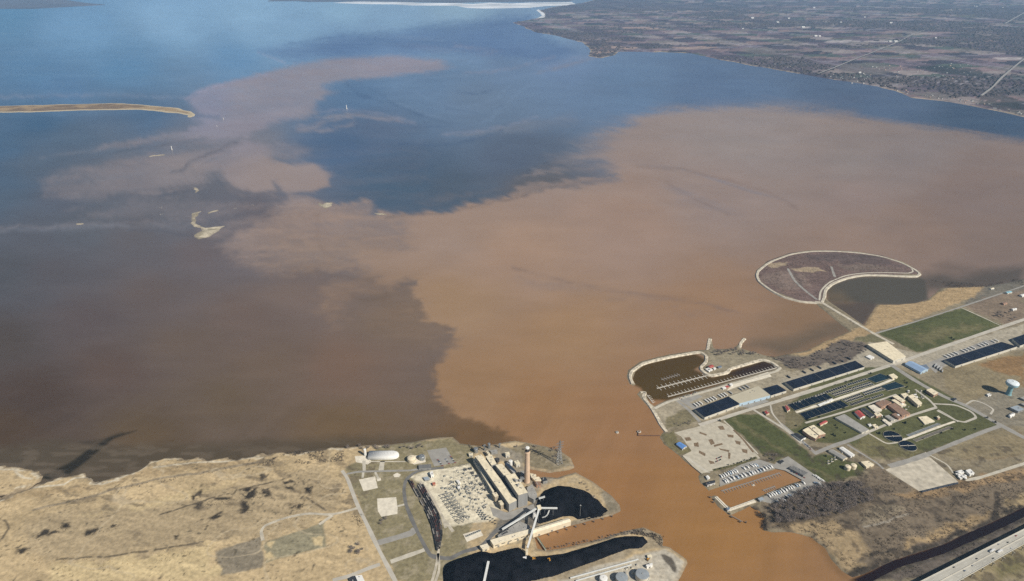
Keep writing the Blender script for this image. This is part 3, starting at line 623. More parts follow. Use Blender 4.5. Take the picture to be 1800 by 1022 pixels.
def col_east(X, Y, sd, Z):
    C = np.ones(X.shape + (3,)) * np.array((.25, .21, .14))
    n = fbm(X, Y, 70, 5, 151)[..., None]
    C = C * (0.8 + 0.4 * n)
    L = []
    a = L.append
    # island
    a(((.165, .115, .10), 1, 4, 'p', '6', [(100, 230), (180, 140), (320, 90), (600, 72), (900, 105), (1120, 190), (1155, 225), (900, 234), (680, 252), (547, 322), (520, 400), (390, 402), (180, 322)]))
    a(((.225, .17, .14), .7, 16, 'p', '6', [(130, 250), (230, 200), (420, 230), (440, 300), (300, 330), (180, 300)]))
    a(((.11, .085, .08), .75, 16, 'p', '6', [(420, 110), (640, 90), (860, 110), (1000, 170), (820, 165), (600, 150), (470, 150)]))
    a(((.20, .16, .13), .6, 14, 'p', '6', [(620, 170), (800, 165), (1000, 190), (900, 205), (700, 205)]))
    for pts in ([(330, 190), (440, 185), (490, 180), (545, 205), (420, 215), (350, 205)], [(240, 165), (300, 150), (290, 175)], [(180, 160), (260, 150), (300, 170), (200, 190)]): a(((.42, .33, .22), .85, 6, 'p', '6', pts))
    a(((.21, .14, .11), .6, 12, 'p', '6', [(250, 320), (330, 330), (400, 350), (300, 360)]))
    a(((.075, .06, .055), .7, 12, 'p', '6', [(740, 110), (860, 105), (900, 120), (760, 130)]))
    a(((.075, .06, .055), .7, 8, 'l', '6', [(340, 220), (400, 310)], 6))
    # reeds and brush along the bay
    a(((.43, .31, .17), .95, 6, 'p', '6', [(270, 735), (430, 715), (540, 650), (700, 590), (790, 545), (870, 420), (1190, 390), (1300, 312), (1560, 305), (1540, 360), (1400, 400), (1000, 560), (870, 590), (700, 640), (560, 690), (430, 740)]))
    a(((.145, .12, .10), .95, 7, 'p', '6', [(190, 770), (300, 745), (440, 750), (560, 680), (640, 640), (790, 660), (810, 720), (720, 780), (440, 840), (330, 830)]))
    a(((.30, .26, .18), .9, 5, 'p', '2', [(700, 150), (1100, 180), (1260, 250), (860, 300), (700, 300)]))
    a(((.15, .14, .12), .8, 6, 'p', '6', [(1560, 300), (1800, 250), (1800, 330), (1540, 400), (1400, 430), (1480, 370)]))
    a((LAWN, .95, 4, 'p', '6', [(870, 600), (1400, 440), (1670, 555), (1130, 725)]))
    a(((.17, .15, .075), .75, 16, 'p', '6', [(1040, 620), (1200, 570), (1450, 540), (1600, 560), (1300, 620), (1130, 680)]))
    a(((.16, .15, .08), .8, 3, 'p', '6', [(720, 640), (850, 600), (960, 650), (830, 665)]))
    a(((.22, .165, .12), .85, 8, 'p', '6', [(1420, 430), (1560, 380), (1800, 320), (1800, 520), (1690, 545), (1480, 460)]))
    # works ground
    a(((.38, .33, .24), .9, 4, 'p', '2', [(260, 560), (380, 530), (1240, 290), (1330, 320), (1600, 250), (1600, 330), (640, 700), (370, 760)]))
    a(((.40, .36, .28), .9, 4, 'p', '6', [(260, 900), (720, 770), (830, 660), (1140, 730), (1600, 600), (1800, 540), (1800, 700), (1290, 820), (960, 810), (300, 960)]))
    a(((.21, .18, .105), .95, 4, 'p', '2', [(380, 660), (540, 600), (640, 680), (560, 720), (380, 750)]))
    a((OLIVE, .95, 3, 'p', '2', [(340, 790), (430, 765), (470, 830), (570, 890), (570, 920), (490, 940), (400, 870)]))
    a((LAWN, .97, 4, 'p', '4', [(570, 35), (690, 0), (840, 0), (1100, 200), (1250, 330), (1330, 290), (1480, 340), (1640, 400), (1600, 450), (1350, 510), (1210, 440), (1060, 310), (940, 370), (830, 290), (780, 220)]))
    a((OLIVE, .7, 8, 'l', '4', [(640, 40), (900, 210), (1200, 390), (1380, 480)], 7))
    a((BROWNW, .7, 8, 'p', '4', [(840, 280), (900, 270), (1000, 320), (940, 370), (860, 330)]))
    a(((.095, .10, .04), .95, 4, 'p', '3', [(0, 640), (300, 350), (740, 330), (1100, 520), (1480, 740), (1200, 850), (900, 960), (600, 960), (440, 870), (200, 860), (0, 760)]))
    a(((.20, .17, .10), .85, 5, 'p', '3', [(0, 640), (90, 640), (150, 720), (60, 770), (0, 750)]))
    a((OLIVE, .85, 6, 'p', '3', [(460, 870), (620, 800), (740, 880), (900, 900), (980, 930), (830, 970), (620, 980)]))
    a(((.245, .20, .12), .95, 5, 'p', '3', [(1080, 360), (1650, 230), (1651, 520), (1250, 580), (1100, 480)]))
    a((RUST, .9, 8, 'p', '3', [(1400, 290), (1651, 250), (1651, 500), (1620, 420), (1530, 400), (1340, 330)]))
    a((RUST, .6, 8, 'p', '3', [(1340, 820), (1651, 800), (1651, 940), (1300, 980), (1200, 960)]))
    a(((.23, .19, .115), .9, 5, 'p', '3', [(1000, 930), (1500, 760), (1651, 830), (1651, 940), (1300, 980)]))
    a(((.24, .215, .165), .9, 5, 'p', '3', [(1250, 600), (1400, 520), (1651, 480), (1651, 760), (1500, 740)]))
    # sport wood and marsh south of the basin
    a(((.19, .15, .105), .95, 8, 'p', '5', [(0, 480), (420, 350), (640, 320), (800, 240), (1060, 410), (1400, 340), (1794, 240), (1794, 530), (900, 900), (640, 990), (450, 800), (300, 690), (0, 660)]))
    a(((.38, .285, .165), .95, 7, 'p', '5', [(80, 640), (250, 610), (500, 610), (640, 680), (760, 820), (640, 880), (700, 930), (640, 985), (560, 940), (480, 860), (440, 790), (330, 710), (200, 680)]))
    a(((.26, .215, .15), .9, 6, 'p', '5', [(660, 560), (860, 490), (1000, 540), (900, 600), (700, 660)]))
    a(((.38, .275, .15), .9, 7, 'p', '5', [(1080, 720), (1300, 620), (1500, 560), (1580, 560), (1400, 660), (960, 820), (950, 770)]))
    a(((.33, .225, .12), .85, 7, 'p', '5', [(900, 430), (1060, 410), (1400, 340), (1600, 290), (1794, 250), (1794, 330), (1500, 370), (1200, 440), (1000, 470)]))
    a(((.38, .29, .16), .9, 7, 'p', '5', [(1660, 460), (1794, 430), (1794, 500), (1720, 540), (1680, 520)]))
    for pts, w in (([(790, 400), (800, 460), (850, 495), (910, 480)], 5), ([(1610, 420), (1615, 520), (1590, 600), (1560, 640)], 6), ([(540, 610), (640, 640), (700, 705)], 3), ([(1180, 560), (1240, 600), (1300, 610)], 4), ([(1620, 520), (1700, 550), (1780, 530)], 4), ([(700, 660), (860, 620), (1000, 570)], 1.5), ([(640, 880), (760, 840), (900, 800)], 4), ([(1380, 500), (1470, 530)], 3)):
        a((DARKP if w > 2 else GRAVEL, .8, 2.5, 'l', '5', pts, w))
    a(((.26, .215, .125), .95, 6, 'p', '5', [(1060, 1022), (1380, 1022), (1794, 740), (1794, 1022)]))
    a(((.13, .12, .05), .7, 10, 'p', '5', [(1600, 960), (1700, 860), (1794, 850), (1794, 1000), (1650, 1022)]))
    a(((.12, .10, .085), .9, 6, 'p', '5', [(720, 1022), (940, 940), (1500, 730), (1794, 570), (1794, 640), (1100, 1022)]))
    a(((.075, .06, .05), .85, 5, 'p', '5', [(1000, 810), (1200, 730), (1380, 680), (1480, 660), (1300, 740), (1100, 800)]))
    a((BROWNW, .95, 6, 'p', '5', [(60, 520), (420, 345), (640, 335), (750, 420), (755, 475), (600, 562), (430, 600), (250, 628), (105, 650)]))
    a((DARKP, .95, 6, 'l', '5', [(620, 1010), (900, 900), (1200, 800), (1450, 690), (1620, 620), (1800, 520), (2100, 400)], 15))
    paint(C, X, Y, 1, L)
    stipple(C, X, Y, (.075, .06, .045), 0.35, 18, 161, ((Y < 1330) & (X > 500)) * 0.6)
    k1 = fbm(X * .5, Y, 12, 4, 171) - .5
    C = C * (1 + .45 * k1)[..., None]
    ft = sstep(fbm(X, Y, 120, 4, 181), .45, .65)[..., None]
    C = C * (1 + 0.12 * (ft - .5))
    lo = (1 - sstep(Z, -0.6, 0.35))[..., None]
    return C * (1 - lo) + np.array(MUDC) * lo

def W(poly): return [P(a, b)[:2] for a, b in poly]
mg = ground_mat('dry marsh and yard ground', 0.12)
gw, GW = land('ground', [W(SHORE_W), W(SHORE_I)], [], (-1330, 440, 790, 1380), 2.2, col_west, mg, wav=lambda X, Y: 4.0 + 26.0 * sstep(-X, 380, 480))
ge, GE = land('ground', [W(SHORE_E)], [W(CREEK)], (300, 2260, 800, 2640), 3.0, col_east, mg)

def col_sand(X, Y, sd, Z):
    C = np.ones(X.shape + (3,)) * np.array((.50, .44, .33))
    n = fbm(X, Y, 26, 5, 191)[..., None]
    C = C * (0.45 + 1.1 * n)
    gk = sstep(fbm(X, Y, 40, 4, 193), .52, .62)[..., None] * .6
    C = C * (1 - gk) + np.array((.20, .17, .11)) * gk
    e = (1 - sstep(sd, 2, 14))[..., None] * .5
    C = C * (1 - e) + np.array((.26, .22, .17)) * e
    lo = (1 - sstep(Z, -0.6, 0.4))[..., None]
    return C * (1 - lo) + np.array((.16, .14, .11)) * lo
def col_spit(X, Y, sd, Z):
    C = np.ones(X.shape + (3,)) * np.array((.36, .26, .15))
    k = sstep(fbm(X, Y, 150, 4, 192), .45, .62)[..., None]
    C = C * (1 - k) + np.array((.2, .14, .09)) * k
    e = (1 - sstep(sd, 8, 45))[..., None]
    C = C * (1 - e) + np.array((.52, .44, .30)) * e
    return C
for i, p in enumerate(CATS):
    q = np.array(W(p)); lo = q.min(0) - 30; hi = q.max(0) + 30
    land('islet', [W(p)], [], (lo[0], hi[0], lo[1], hi[1]), 5.0, col_sand, mg, top=1.6, slope=0.10, wav=26, wsc=34)
land('spit', [W(SHORE_S)], [], (-6200, -2420, 5050, 6000), 14.0, col_spit, mg, slope=0.1, keepd=40, wav=40, wsc=120)

# ---- the far shore: farmland, woods and suburbs
def col_far(X, Y, sd, Z):
    C = np.ones(X.shape + (3,)) * np.array((.15, .105, .085))
    # field parcels in the section grid, turned with the survey lines
    a = math.radians(14); U = X * math.cos(a) + Y * math.sin(a); V = -X * math.sin(a) + Y * math.cos(a)
    iu = np.floor(U / 420 + 0.25 * vnoise(U * 0 + np.floor(V / 290), V * 0, 5)).astype(np.int64); iv = np.floor(V / 290).astype(np.int64)
    h = (((iu * 7919 + iv * 104729) & 0xffff) * 40503 & 0xffff) / 65535.0
    pal = np.array([(.15, .10, .095), (.28, .19, .15), (.22, .18, .13), (.10, .075, .075), (.10, .115, .075), (.19, .135, .125), (.06, .05, .052), (.34, .27, .20)])
    C = pal[(h * 7.99).astype(int)]
    C = C * (0.75 + 0.5 * fbm(X, Y, 300, 4, 201)[..., None])
    fu = np.abs((U / 1610) % 1 - .5) * 1610; fv = np.abs((V / 1610) % 1 - .5) * 1610
    ln = np.minimum(fu, fv)
    rd = (1 - sstep(ln, 8 + Y * .0012, 20 + Y * .0022))[..., None] * .55
    hu = np.abs((U / 420) % 1 - .5) * 420; hv2 = np.abs((V / 290) % 1 - .5) * 290
    hg = (1 - sstep(np.minimum(hu, hv2), 8, 26))[..., None] * .5 * sstep(fbm(X, Y, 500, 3, 213), .45, .55)[..., None]
    C = C * (1 - hg) + np.array((.05, .045, .05)) * hg
    C = C * (1 - rd) + np.array((.34, .30, .27)) * rd
    wd = sstep(fbm(X * 0.6, Y * 0.9, 1500, 5, 211), .46, .56)[..., None]
    C = C * (1 - wd * .7) + np.array((.085, .068, .07)) * wd * .7
    L = []; b = L.append
    for pts in ([(540, 265), (700, 262), (770, 270), (640, 278), (550, 280)], [(780, 265), (950, 268), (980, 276), (800, 278)], [(400, 178), (440, 178), (440, 186), (390, 186)], [(1600, 375), (1780, 372), (1780, 388), (1640, 388)]):
        b(((.50, .42, .32), .9, 14, 'p', 'R', pts))
    for pts in ([(700, 315), (960, 330), (900, 345), (740, 335)], [(640, 358), (780, 350), (760, 368), (640, 375)], [(820, 190), (1000, 192), (1180, 212), (1000, 208), (850, 202)], [(1150, 330), (1400, 322), (1500, 330), (1300, 345)]):
        b(((.42, .29, .19), .9, 16, 'p', 'Q', pts))
    for pts in ([(0, 330), (100, 305), (300, 325), (480, 320), (330, 345), (120, 350)], [(600, 420), (830, 400), (1000, 430), (900, 480), (700, 470)], [(900, 490), (1060, 480), (1100, 520), (1000, 540), (700, 515)]):
        b(((.20, .17, .12), .6, 30, 'p', 'R', pts))
    b(((.03, .04, .03), .8, 25, 'p', 'R', [(1100, 430), (1300, 420), (1500, 450), (1700, 520), (1500, 500), (1200, 460)]))
    b(((.035, .04, .028), .7, 25, 'p', 'R', [(1500, 620), (1600, 590), (1800, 640), (1800, 730), (1500, 660)]))
    for k in range(8):
        x = 900 + k * 82; b(((.40, .36, .29), .75, 8, 'l', 'R', [(x, 540 + 3 * (k % 3)), (x + 105, 488 + 4 * (k % 2))], 9))
    for i in range(70):
        x = rng.uniform(0, 1700); y = rng.uniform(60, 380); wdt = rng.uniform(30, 160)
        cc = [(.30, .20, .14), (.36, .29, .20), (.08, .075, .06), (.16, .13, .07)][rng.integers(4)]
        b((cc, .8, 14, 'p', 'R', [(x, y), (x + wdt, y - 3), (x + wdt * 1.1, y + 5), (x - 6, y + 8)]))
    for i in range(40):
        x = rng.uniform(480, 1780); y = rng.uniform(60, 340); wdt = rng.uniform(30, 140)
        cc = [(.30, .20, .14), (.36, .27, .19), (.07, .062, .06), (.17, .12, .09)][rng.integers(4)]
        b((cc, .8, 14, 'p', 'Q', [(x, y), (x + wdt, y - 3), (x + wdt * 1.1, y + 5), (x - 6, y + 8)]))
    paint(C, X, Y, 1, L, sx=4)
    C = C * np.array((.86, .90, 1.16))  # bluish cast of distant haze tinted into the land colours
    gr = vnoise(X / 28, Y / 60, 225)
    C = C * (0.85 + 0.3 * gr[..., None])
    e = (1 - sstep(sd, 5, 50))[..., None] * sstep(fbm(X, Y, 200, 3, 229), .35, .6)[..., None]
    C = C * (1 - e) + np.array((.42, .34, .24)) * e
    return C
mf = ground_mat('far farmland', 0.012, 2.0)
fy = [3900.0]
while fy[-1] < 60000: fy.append(fy[-1] + max(16.0, fy[-1] ** 2 * 1.05e-6 + 4))
fy = np.array(fy)
FY, FU = np.meshgrid(fy, np.linspace(-0.02, 1.12, 620), indexing='ij')
FX = FU * FY
wx = (fbm(FX, FY, 260, 4, 231) - 0.5) * 110; wy = (fbm(FX, FY + 5000, 260, 4, 235) - 0.5) * 110
SF = [P(a, b)[:2] for a, b in SHORE_F]
SF = SF[:-3] + [(3500, 62000), (70000, 62000), (70000, 4000)]
fsd = sdist(FX + wx, FY + wy, SF)
fz = np.clip(fsd * 0.06, -3, 4) + np.clip((fsd - 300) / 4000, 0, 1) * 25 * fbm(FX, FY, 2500, 4, 241)
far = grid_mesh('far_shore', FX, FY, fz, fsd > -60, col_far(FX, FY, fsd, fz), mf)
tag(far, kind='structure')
# low far coast at the head of the bay, with shelf ice along it
def strip(name, pts, colr, z):
    g = [P(a, b)[:2] for a, b in pts]
    return tag(MB().prism(g, -1.0, z).build(name, mat(name + ' ground', colr, 0.9, scale=0.0012, var=0.35)), kind='structure')
strip('far_coast', [(470, 3), (520, 2.5), (545, 4), (640, 3), (800, 5.5), (850, 4), (1000, 3), (1060, -20), (900, -34), (560, -30)], (.10, .085, .09), 10)
strip('far_coast', [(-600, 22), (-100, 17), (0, 16), (60, 16), (130, 12), (185, 9), (150, 6), (60, -8), (-600, -14)], (.07, .075, .09), 10)
strip('shelf_ice', [(585, 5.5), (640, 7.5), (690, 8), (720, 10), (800, 10.5), (822, 14.5), (850, 15.5), (880, 15), (930, 14), (960, 11), (1015, 9), (1005, 4), (930, 5), (900, 6.5), (860, 5), (830, 7.5), (800, 6), (740, 5.5), (700, 3.5), (620, 2.5)], (.75, .77, .78), 0.6)
strip('shelf_ice', px('Q', [(245, 72), (262, 66), (280, 80), (310, 98), (318, 112), (290, 126), (240, 134), (262, 122), (285, 108), (270, 90)]), (.75, .77, .78), 0.6)
# ------------------------------------------------------------------ roads, pads, dikes
M_CONC = mat('weathered concrete paving', (.54, .50, .41), .9, scale=.08, var=.16)
M_ROADC = mat('pale concrete road', (.50, .465, .395), .9, scale=.05, var=.12)
M_ASPH = mat('worn asphalt', (.17, .165, .155), .9, scale=.06, var=.2)
M_ASPL = mat('bleached asphalt', (.32, .305, .275), .9, scale=.06, var=.14)
M_GRAV = mat('crushed stone', (.52, .47, .375), .95, scale=.07, var=.25, bump=.3)
M_RIP = mat('limestone riprap', (.56, .50, .39), .95, scale=.12, var=.45, bump=1.2, detail=8)
M_PAD = mat('new white concrete', (.72, .66, .54), .9, scale=.12, var=.15)

def ribbon_pts(c, pts, wd, z):
    g = [Vector(P(a, b, z)) for a, b in px(c, pts)]
    # round the bends
    q = [g[0]]
    for i in range(1, len(g) - 1):
        a, b, d = g[i - 1], g[i], g[i + 1]
        r = min((b - a).length, (d - b).length) * 0.35
        p0 = b + (a - b).normalized() * r; p1 = b + (d - b).normalized() * r
        for t in (0, .33, .67, 1): q.append(p0.lerp(b, t).lerp(b.lerp(p1, t), t))
    q.append(g[-1])
    lf, rt = [], []
    for i, v in enumerate(q):
        d = (q[min(i + 1, len(q) - 1)] - q[max(i - 1, 0)]); d.z = 0; d.normalize()
        s = Vector((-d.y, d.x, 0)) * wd / 2 * (1 + .16 * math.sin(v.x * .11 + v.y * .07) * math.sin(v.x * .031 - v.y * .05))
        lf.append(v + s); rt.append(v - s)
    return lf, rt

def ribbon(name, c, pts, wd, m, z=.10, depth=.5, kind='structure', side=0.0):
    """road ribbon laid on the ground; side > 0 slopes its shoulders outwards (a dike)"""
    lf, rt = ribbon_pts(c, pts, wd, LAND + z)
    vs = []; fs = []
    n = len(lf)
    for a, b in zip(lf, rt):
        o = (a - b).normalized() * side
        vs += [(a + o) - Vector((0, 0, depth)), a, b, (b - o) - Vector((0, 0, depth))]
    for i in range(n - 1):
        k = 4 * i
        for j in range(3): fs.append((k + j, k + j + 1, k + j + 5, k + j + 4))
    fs += [(3, 2, 1, 0), (4 * n - 4, 4 * n - 3, 4 * n - 2, 4 * n - 1)]
    o = MB().add(vs, fs).build(name, m)
    return tag(o, kind=kind)

def sheet(name, c, pts, m, z=.06, depth=.4):
    return tag(MB().prism(G(c, pts, LAND + z), LAND + z - depth, LAND + z).build(name, m), kind='structure')

# west bank: the power station's roads
ribbon('road', 'J', [(5, 262), (40, 312), (110, 500), (182, 645), (236, 762), (292, 872), (375, 1030), (430, 1130)], 8.5, M_ROADC, .16)
ribbon('road', 'J', [(36, 287), (110, 271), (300, 266), (480, 262), (540, 250)], 6, M_ASPL, .12)
ribbon('road', 'J', [(702, 243), (560, 258), (500, 276), (442, 325), (428, 390), (440, 490), (484, 600), (535, 710), (585, 805), (615, 850), (665, 864), (740, 862)], 8, M_ASPH, .14)
ribbon('road', '1', [(570, 858), (690, 882), (770, 835), (890, 805), (985, 700), (1070, 650), (1180, 615)], 9, M_ASPH, .18)
ribbon('road', 'J', [(245, 760), (360, 728), (485, 690), (505, 660)], 15, M_ASPL, .10)
ribbon('road', 'J', [(338, 888), (460, 845), (560, 810), (592, 792)], 10, M_CONC, .10)
ribbon('road', 'J', [(-60, 1015), (60, 985), (180, 935), (265, 905)], 9, M_ROADC, .10)
ribbon('gravel_track', '7', [(1300, 592), (1290, 545), (1308, 518), (1400, 482), (1520, 456), (1640, 466), (1765, 432)], 6.5, M_GRAV, .10)
ribbon('gravel_track', '7', [(1645, 466), (1578, 513)], 7, M_GRAV, .07)
for pts, wd in (([(155, 195), (157, 265)], 8), ([(282, 198), (272, 262)], 13), ([(150, 272), (147, 312)], 6), ([(232, 274), (256, 322)], 5), ([(383, 508), (432, 495)], 6), ([(190, 200), (440, 202)], 3)):
    ribbon('driveway', 'J', pts, wd, M_CONC, .08)
ribbon('driveway', 'B', [(655, 1010), (620, 870), (545, 720), (430, 520), (300, 360)], 6, M_GRAV, .07)
ribbon('driveway', 'B', [(760, 1060), (640, 900)], 7, M_GRAV, .09)
for c, pts in (('J', [(120, 325), (232, 303), (250, 382), (152, 405)]), ('J', [(245, 455), (376, 445), (386, 520), (384, 560), (275, 580), (250, 540)]), ('J', [(355, 292), (382, 278), (408, 292), (396, 308), (364, 308)]), ('J', [(240, 318), (268, 312), (274, 330), (248, 337)]),
               ('J', [(445, 200), (500, 160), (575, 160), (578, 205), (500, 222)]), ('J', [(92, 165), (160, 160), (210, 200), (180, 222), (100, 205)]), ('1', [(775, 722), (882, 692), (905, 730), (800, 772)])):
    sheet('concrete_pad', c, pts, M_PAD, .06)
sheet('parking_lot', '1', [(545, 188), (668, 170), (722, 268), (592, 290)], M_ASPL, .05)
sheet('yard', 'A', [(300, 880), (520, 960), (860, 850), (900, 960), (480, 1060), (340, 1000)], M_ASPL, .05)

# east bank
DK = [(137, 402), (114, 350), (128, 308), (212, 248), (400, 203), (600, 167), (655, 166), (691, 192), (688, 240), (637, 286), (712, 343), (842, 318), (862, 290), (1110, 219), (1180, 240), (1243, 285)]
ribbon('breakwater', '2', DK, 8, M_RIP, .9, 5.0, side=4.0)
ribbon('quay_road', '2', [(1243, 285), (1215, 310), (385, 545), (300, 590)], 8, M_CONC, .3, 3.0)
ribbon('riprap_bank', '2', [(196, 468), (230, 465), (215, 500), (290, 595), (345, 700), (392, 762)], 8, M_RIP, .4, 4.0, side=3.0)
ribbon('jetty', '2', [(700, 150), (705, 110), (716, 66)], 9, M_RIP, -.2, 4.0, side=4.0)
ribbon('jetty', '2', [(935, 135), (945, 95), (975, 64)], 7, M_RIP, -.2, 4.0, side=4.0)
ribbon('road', '2', [(635, 712), (790, 667), (1000, 600), (1300, 512), (1540, 440)], 11, M_ROADC, .13)
ribbon('road', '3', [(-20, 560), (300, 462), (560, 377), (740, 320), (950, 246), (1200, 160), (1500, 58), (1760, -30), (2200, -160)], 12, M_ROADC, .15)
ribbon('road', '3', [(735, 322), (900, 432), (1100, 542), (1250, 602), (1480, 732), (1700, 850), (2100, 1040)], 15, M_ASPL, .19)
ribbon('road', '3', [(140, 722), (400, 650), (620, 576), (770, 525)], 6, M_ROADC, .11)
ribbon('road', '3', [(550, 795), (800, 692), (1045, 615)], 8, M_ROADC, .21)
ribbon('road', '3', [(1045, 615), (1000, 565), (900, 490)], 7, M_ROADC, .17)
ribbon('road', '3', [(1030, 590), (1180, 597), (1290, 645), (1325, 685), (1240, 718), (1180, 705), (1050, 636)], 6, M_ROADC, .12)
ribbon('road', '3', [(580, 795), (700, 866), (765, 860), (835, 828)], 5, M_CONC, .14)
ribbon('road', '3', [(200, 935), (330, 880), (480, 832), (565, 790)], 11, M_ASPL, .09)
ribbon('road', '3', [(-30, 728), (110, 842), (215, 935)], 10, M_ASPL, .13)
ribbon('road', '2', [(1045, 600), (1290, 752), (1400, 850)], 7, M_ROADC, .17)
ribbon('road', '2', [(1168, 562), (1180, 625), (1262, 722), (1340, 790)], 4.5, M_ROADC, .21)
ribbon('road', '3', [(985, 938), (1200, 850), (1400, 772), (1490, 742)], 11, M_ASPL, .13)
ribbon('road', '3', [(720, 1022), (850, 985), (985, 938)], 14, M_ASPL, .09)
ribbon('path', '3', [(430, 872), (640, 1002), (680, 1040)], 6, M_ASPL, .06)
ribbon('path', '5', [(1115, 138), (1270, 222), (1310, 280)], 4, M_CONC, .10)
ribbon('road', '5', [(1360, 310), (1400, 330), (1490, 312), (1760, 226), (1830, 205)], 8, M_CONC, .12)
ribbon('road', '6', [(850, 602), (1130, 520), (1400, 432), (1600, 365), (1800, 298), (2000, 225)], 6, M_ASPL, .10)
ribbon('causeway', '6', [(478, 398), (520, 402), (850, 600), (975, 665)], 11, M_GRAV, .7, 4.0, side=4.0)
ISL = [(520, 404), (480, 402), (390, 396), (275, 366), (190, 319), (124, 269), (109, 230), (119, 201), (189, 146), (325, 96), (450, 78), (600, 77), (750, 87), (900, 110), (1025, 150), (1108, 192), (1142, 219), (1125, 235), (1070, 236), (900, 228), (780, 227), (680, 245), (588, 280), (541, 320), (535, 370), (520, 404)]
ribbon('perimeter_dike', '6', ISL, 8, M_GRAV, 1.2, 5.0, side=4.5)
ribbon('gravel_track', '6', [(505, 390), (512, 330), (565, 275), (670, 232), (780, 216), (950, 214), (1070, 218), (1100, 208), (1085, 180)], 6, M_CONC, .25)
ribbon('gravel_track', '6', [(305, 188), (352, 272), (430, 340), (490, 385)], 9, M_ASPL, .20)
ribbon('gravel_track', '6', [(580, 175), (590, 205), (603, 242)], 9, M_ASPL, .20)
ribbon('path', 'N', [(395, 212), (480, 160), (600, 195), (690, 245), (725, 275), (690, 330)], 5, M_ROADC, .22)
ribbon('path', 'N', [(60, 275), (190, 345), (300, 420)], 4, M_ROADC, .24)
ribbon('path', 'K', [(650, 445), (820, 520), (1200, 695)], 4, M_CONC, .10)
ribbon('path', '2', [(640, 690), (570, 610), (470, 530)], 9, M_ASPL, .16)
ribbon('path', '2', [(820, 680), (1000, 850), (1075, 930)], 4, M_CONC, .09)
sheet('parking_lot', '4', [(192, 132), (530, 48), (585, 70), (700, 160), (785, 262), (842, 325), (480, 420), (400, 440), (330, 385), (255, 305), (325, 270), (300, 235), (245, 160)], mat('bleached lot', (.50, .455, .36), .9, scale=.1, var=.15), .05)
sheet('boatyard', 'G', [(335, 280), (650, 110), (860, 60), (1060, 125), (1110, 80), (1240, 18), (1600, 265), (1480, 360), (1200, 205), (1070, 176), (340, 410)], M_ASPL, .07)
sheet('boatyard', 'G', [(1480, 345), (1600, 265), (1760, 420), (1500, 450), (1010, 640), (850, 600), (930, 545), (1430, 362)], M_ASPL, .10)
sheet('gravel_lot', '5', [(842, 258), (1110, 152), (1160, 180), (1345, 342), (1080, 408)], M_GRAV, .05)
sheet('yard', '6', [(1180, 790), (1560, 640), (1640, 660), (1310, 790), (1240, 850)], M_ASPL, .05)
sheet('yard', '2', [(470, 520), (620, 480), (660, 500), (560, 545), (720, 600), (600, 600)], M_ASPL, .05)
sheet('yard', 'D', [(760, 290), (1280, 120), (1330, 190), (960, 290), (660, 400)], M_PAD, .05)
sheet('yard', 'D', [(560, 590), (800, 480), (980, 470), (1300, 560), (1000, 660)], M_ASPL, .03)
# planted islands in the big lot
M_BED = mat('dry planting bed', (.20, .14, .085), .95, scale=.3, var=.35)
for pts in ([(385, 125), (440, 145), (435, 155), (385, 138)], [(270, 170), (310, 165), (325, 190), (285, 195)], [(340, 210), (375, 205), (380, 240), (345, 235)], [(450, 185), (480, 180), (500, 215), (470, 225)], [(520, 85), (560, 80), (575, 110), (540, 110)], [(590, 145), (640, 150), (640, 170), (600, 165)], [(530, 250), (610, 265), (605, 278), (540, 262)], [(600, 280), (618, 285), (615, 330), (600, 328)], [(650, 190), (695, 200), (690, 225), (660, 215)], [(700, 255), (745, 260), (745, 290), (710, 280)], [(380, 265), (430, 290), (425, 310), (380, 285)], [(450, 340), (490, 350), (500, 365), (465, 368)], [(490, 225), (555, 210), (560, 222), (495, 240)]):
    sheet('planting_bed', '4', pts, M_BED, .16)
ribbon('planting_bed', '4', [(485, 415), (620, 385), (740, 350), (815, 318)], 7, mat('hedge bed', (.12, .11, .05), .95, scale=.3, var=.4), .16)
ribbon('planting_bed', '4', [(640, 110), (720, 190), (790, 280)], 5, M_BED, .2)
# ------------------------------------------------------------------ building kit
M_CREAM = mat('cream metal siding', (.72, .63, .46), .8, scale=.15, var=.1, stretch=(1, 1, .1))
M_CREAMR = mat('cream gravel roof', (.78, .69, .50), .95, scale=.12, var=.16)
M_GREYW = mat('grey metal siding', (.29, .29, .28), .8, scale=.15, var=.1, stretch=(1, 1, .1))
M_GREYR = mat('grey membrane roof', (.33, .32, .295), .95, scale=.1, var=.15)
M_WHITE = mat('white painted metal', (.80, .79, .75), .6, scale=.2, var=.05)
M_NAVY = mat('navy black membrane roof', (.0085, .0135, .028), .55, scale=.04, var=.4)
M_PALEW = mat('pale concrete wall', (.58, .55, .47), .85, scale=.2, var=.08)
M_BLUEW = mat('light blue siding', (.42, .55, .66), .7, scale=.2, var=.06)
M_BRICK = mat('salmon brick wall', (.50, .31, .21), .9, scale=.6, var=.12)
M_BROWNR = mat('red brown gravel roof', (.27, .175, .125), .95, scale=.15, var=.15)
M_REDR = mat('red metal roof', (.42, .085, .075), .6, scale=.2, var=.12)
M_BLUER = mat('blue metal roof', (.13, .28, .60), .5, scale=.2, var=.1)
M_LBLUER = mat('light blue metal roof', (.30, .42, .60), .5, scale=.2, var=.1)
M_DARKR = mat('dark slate roof', (.035, .04, .05), .8, scale=.2, var=.3)
M_STEEL = mat('galvanised steel', (.36, .38, .39), .5, .6, scale=.5, var=.15)
M_DARKM = mat('dark machinery', (.05, .05, .052), .7, scale=.4, var=.3)
M_VENT = mat('vent metal', (.45, .44, .42), .6, .3, scale=.5, var=.2)
M_DOOR = mat('loading door', (.22, .22, .21), .7, scale=.5, var=.1)
M_CONCW = mat('stained tank concrete', (.40, .37, .30), .9, scale=.3, var=.2)
M_GLASS = mat('dull window glass', (.05, .065, .08), .2, scale=.5, var=.2)

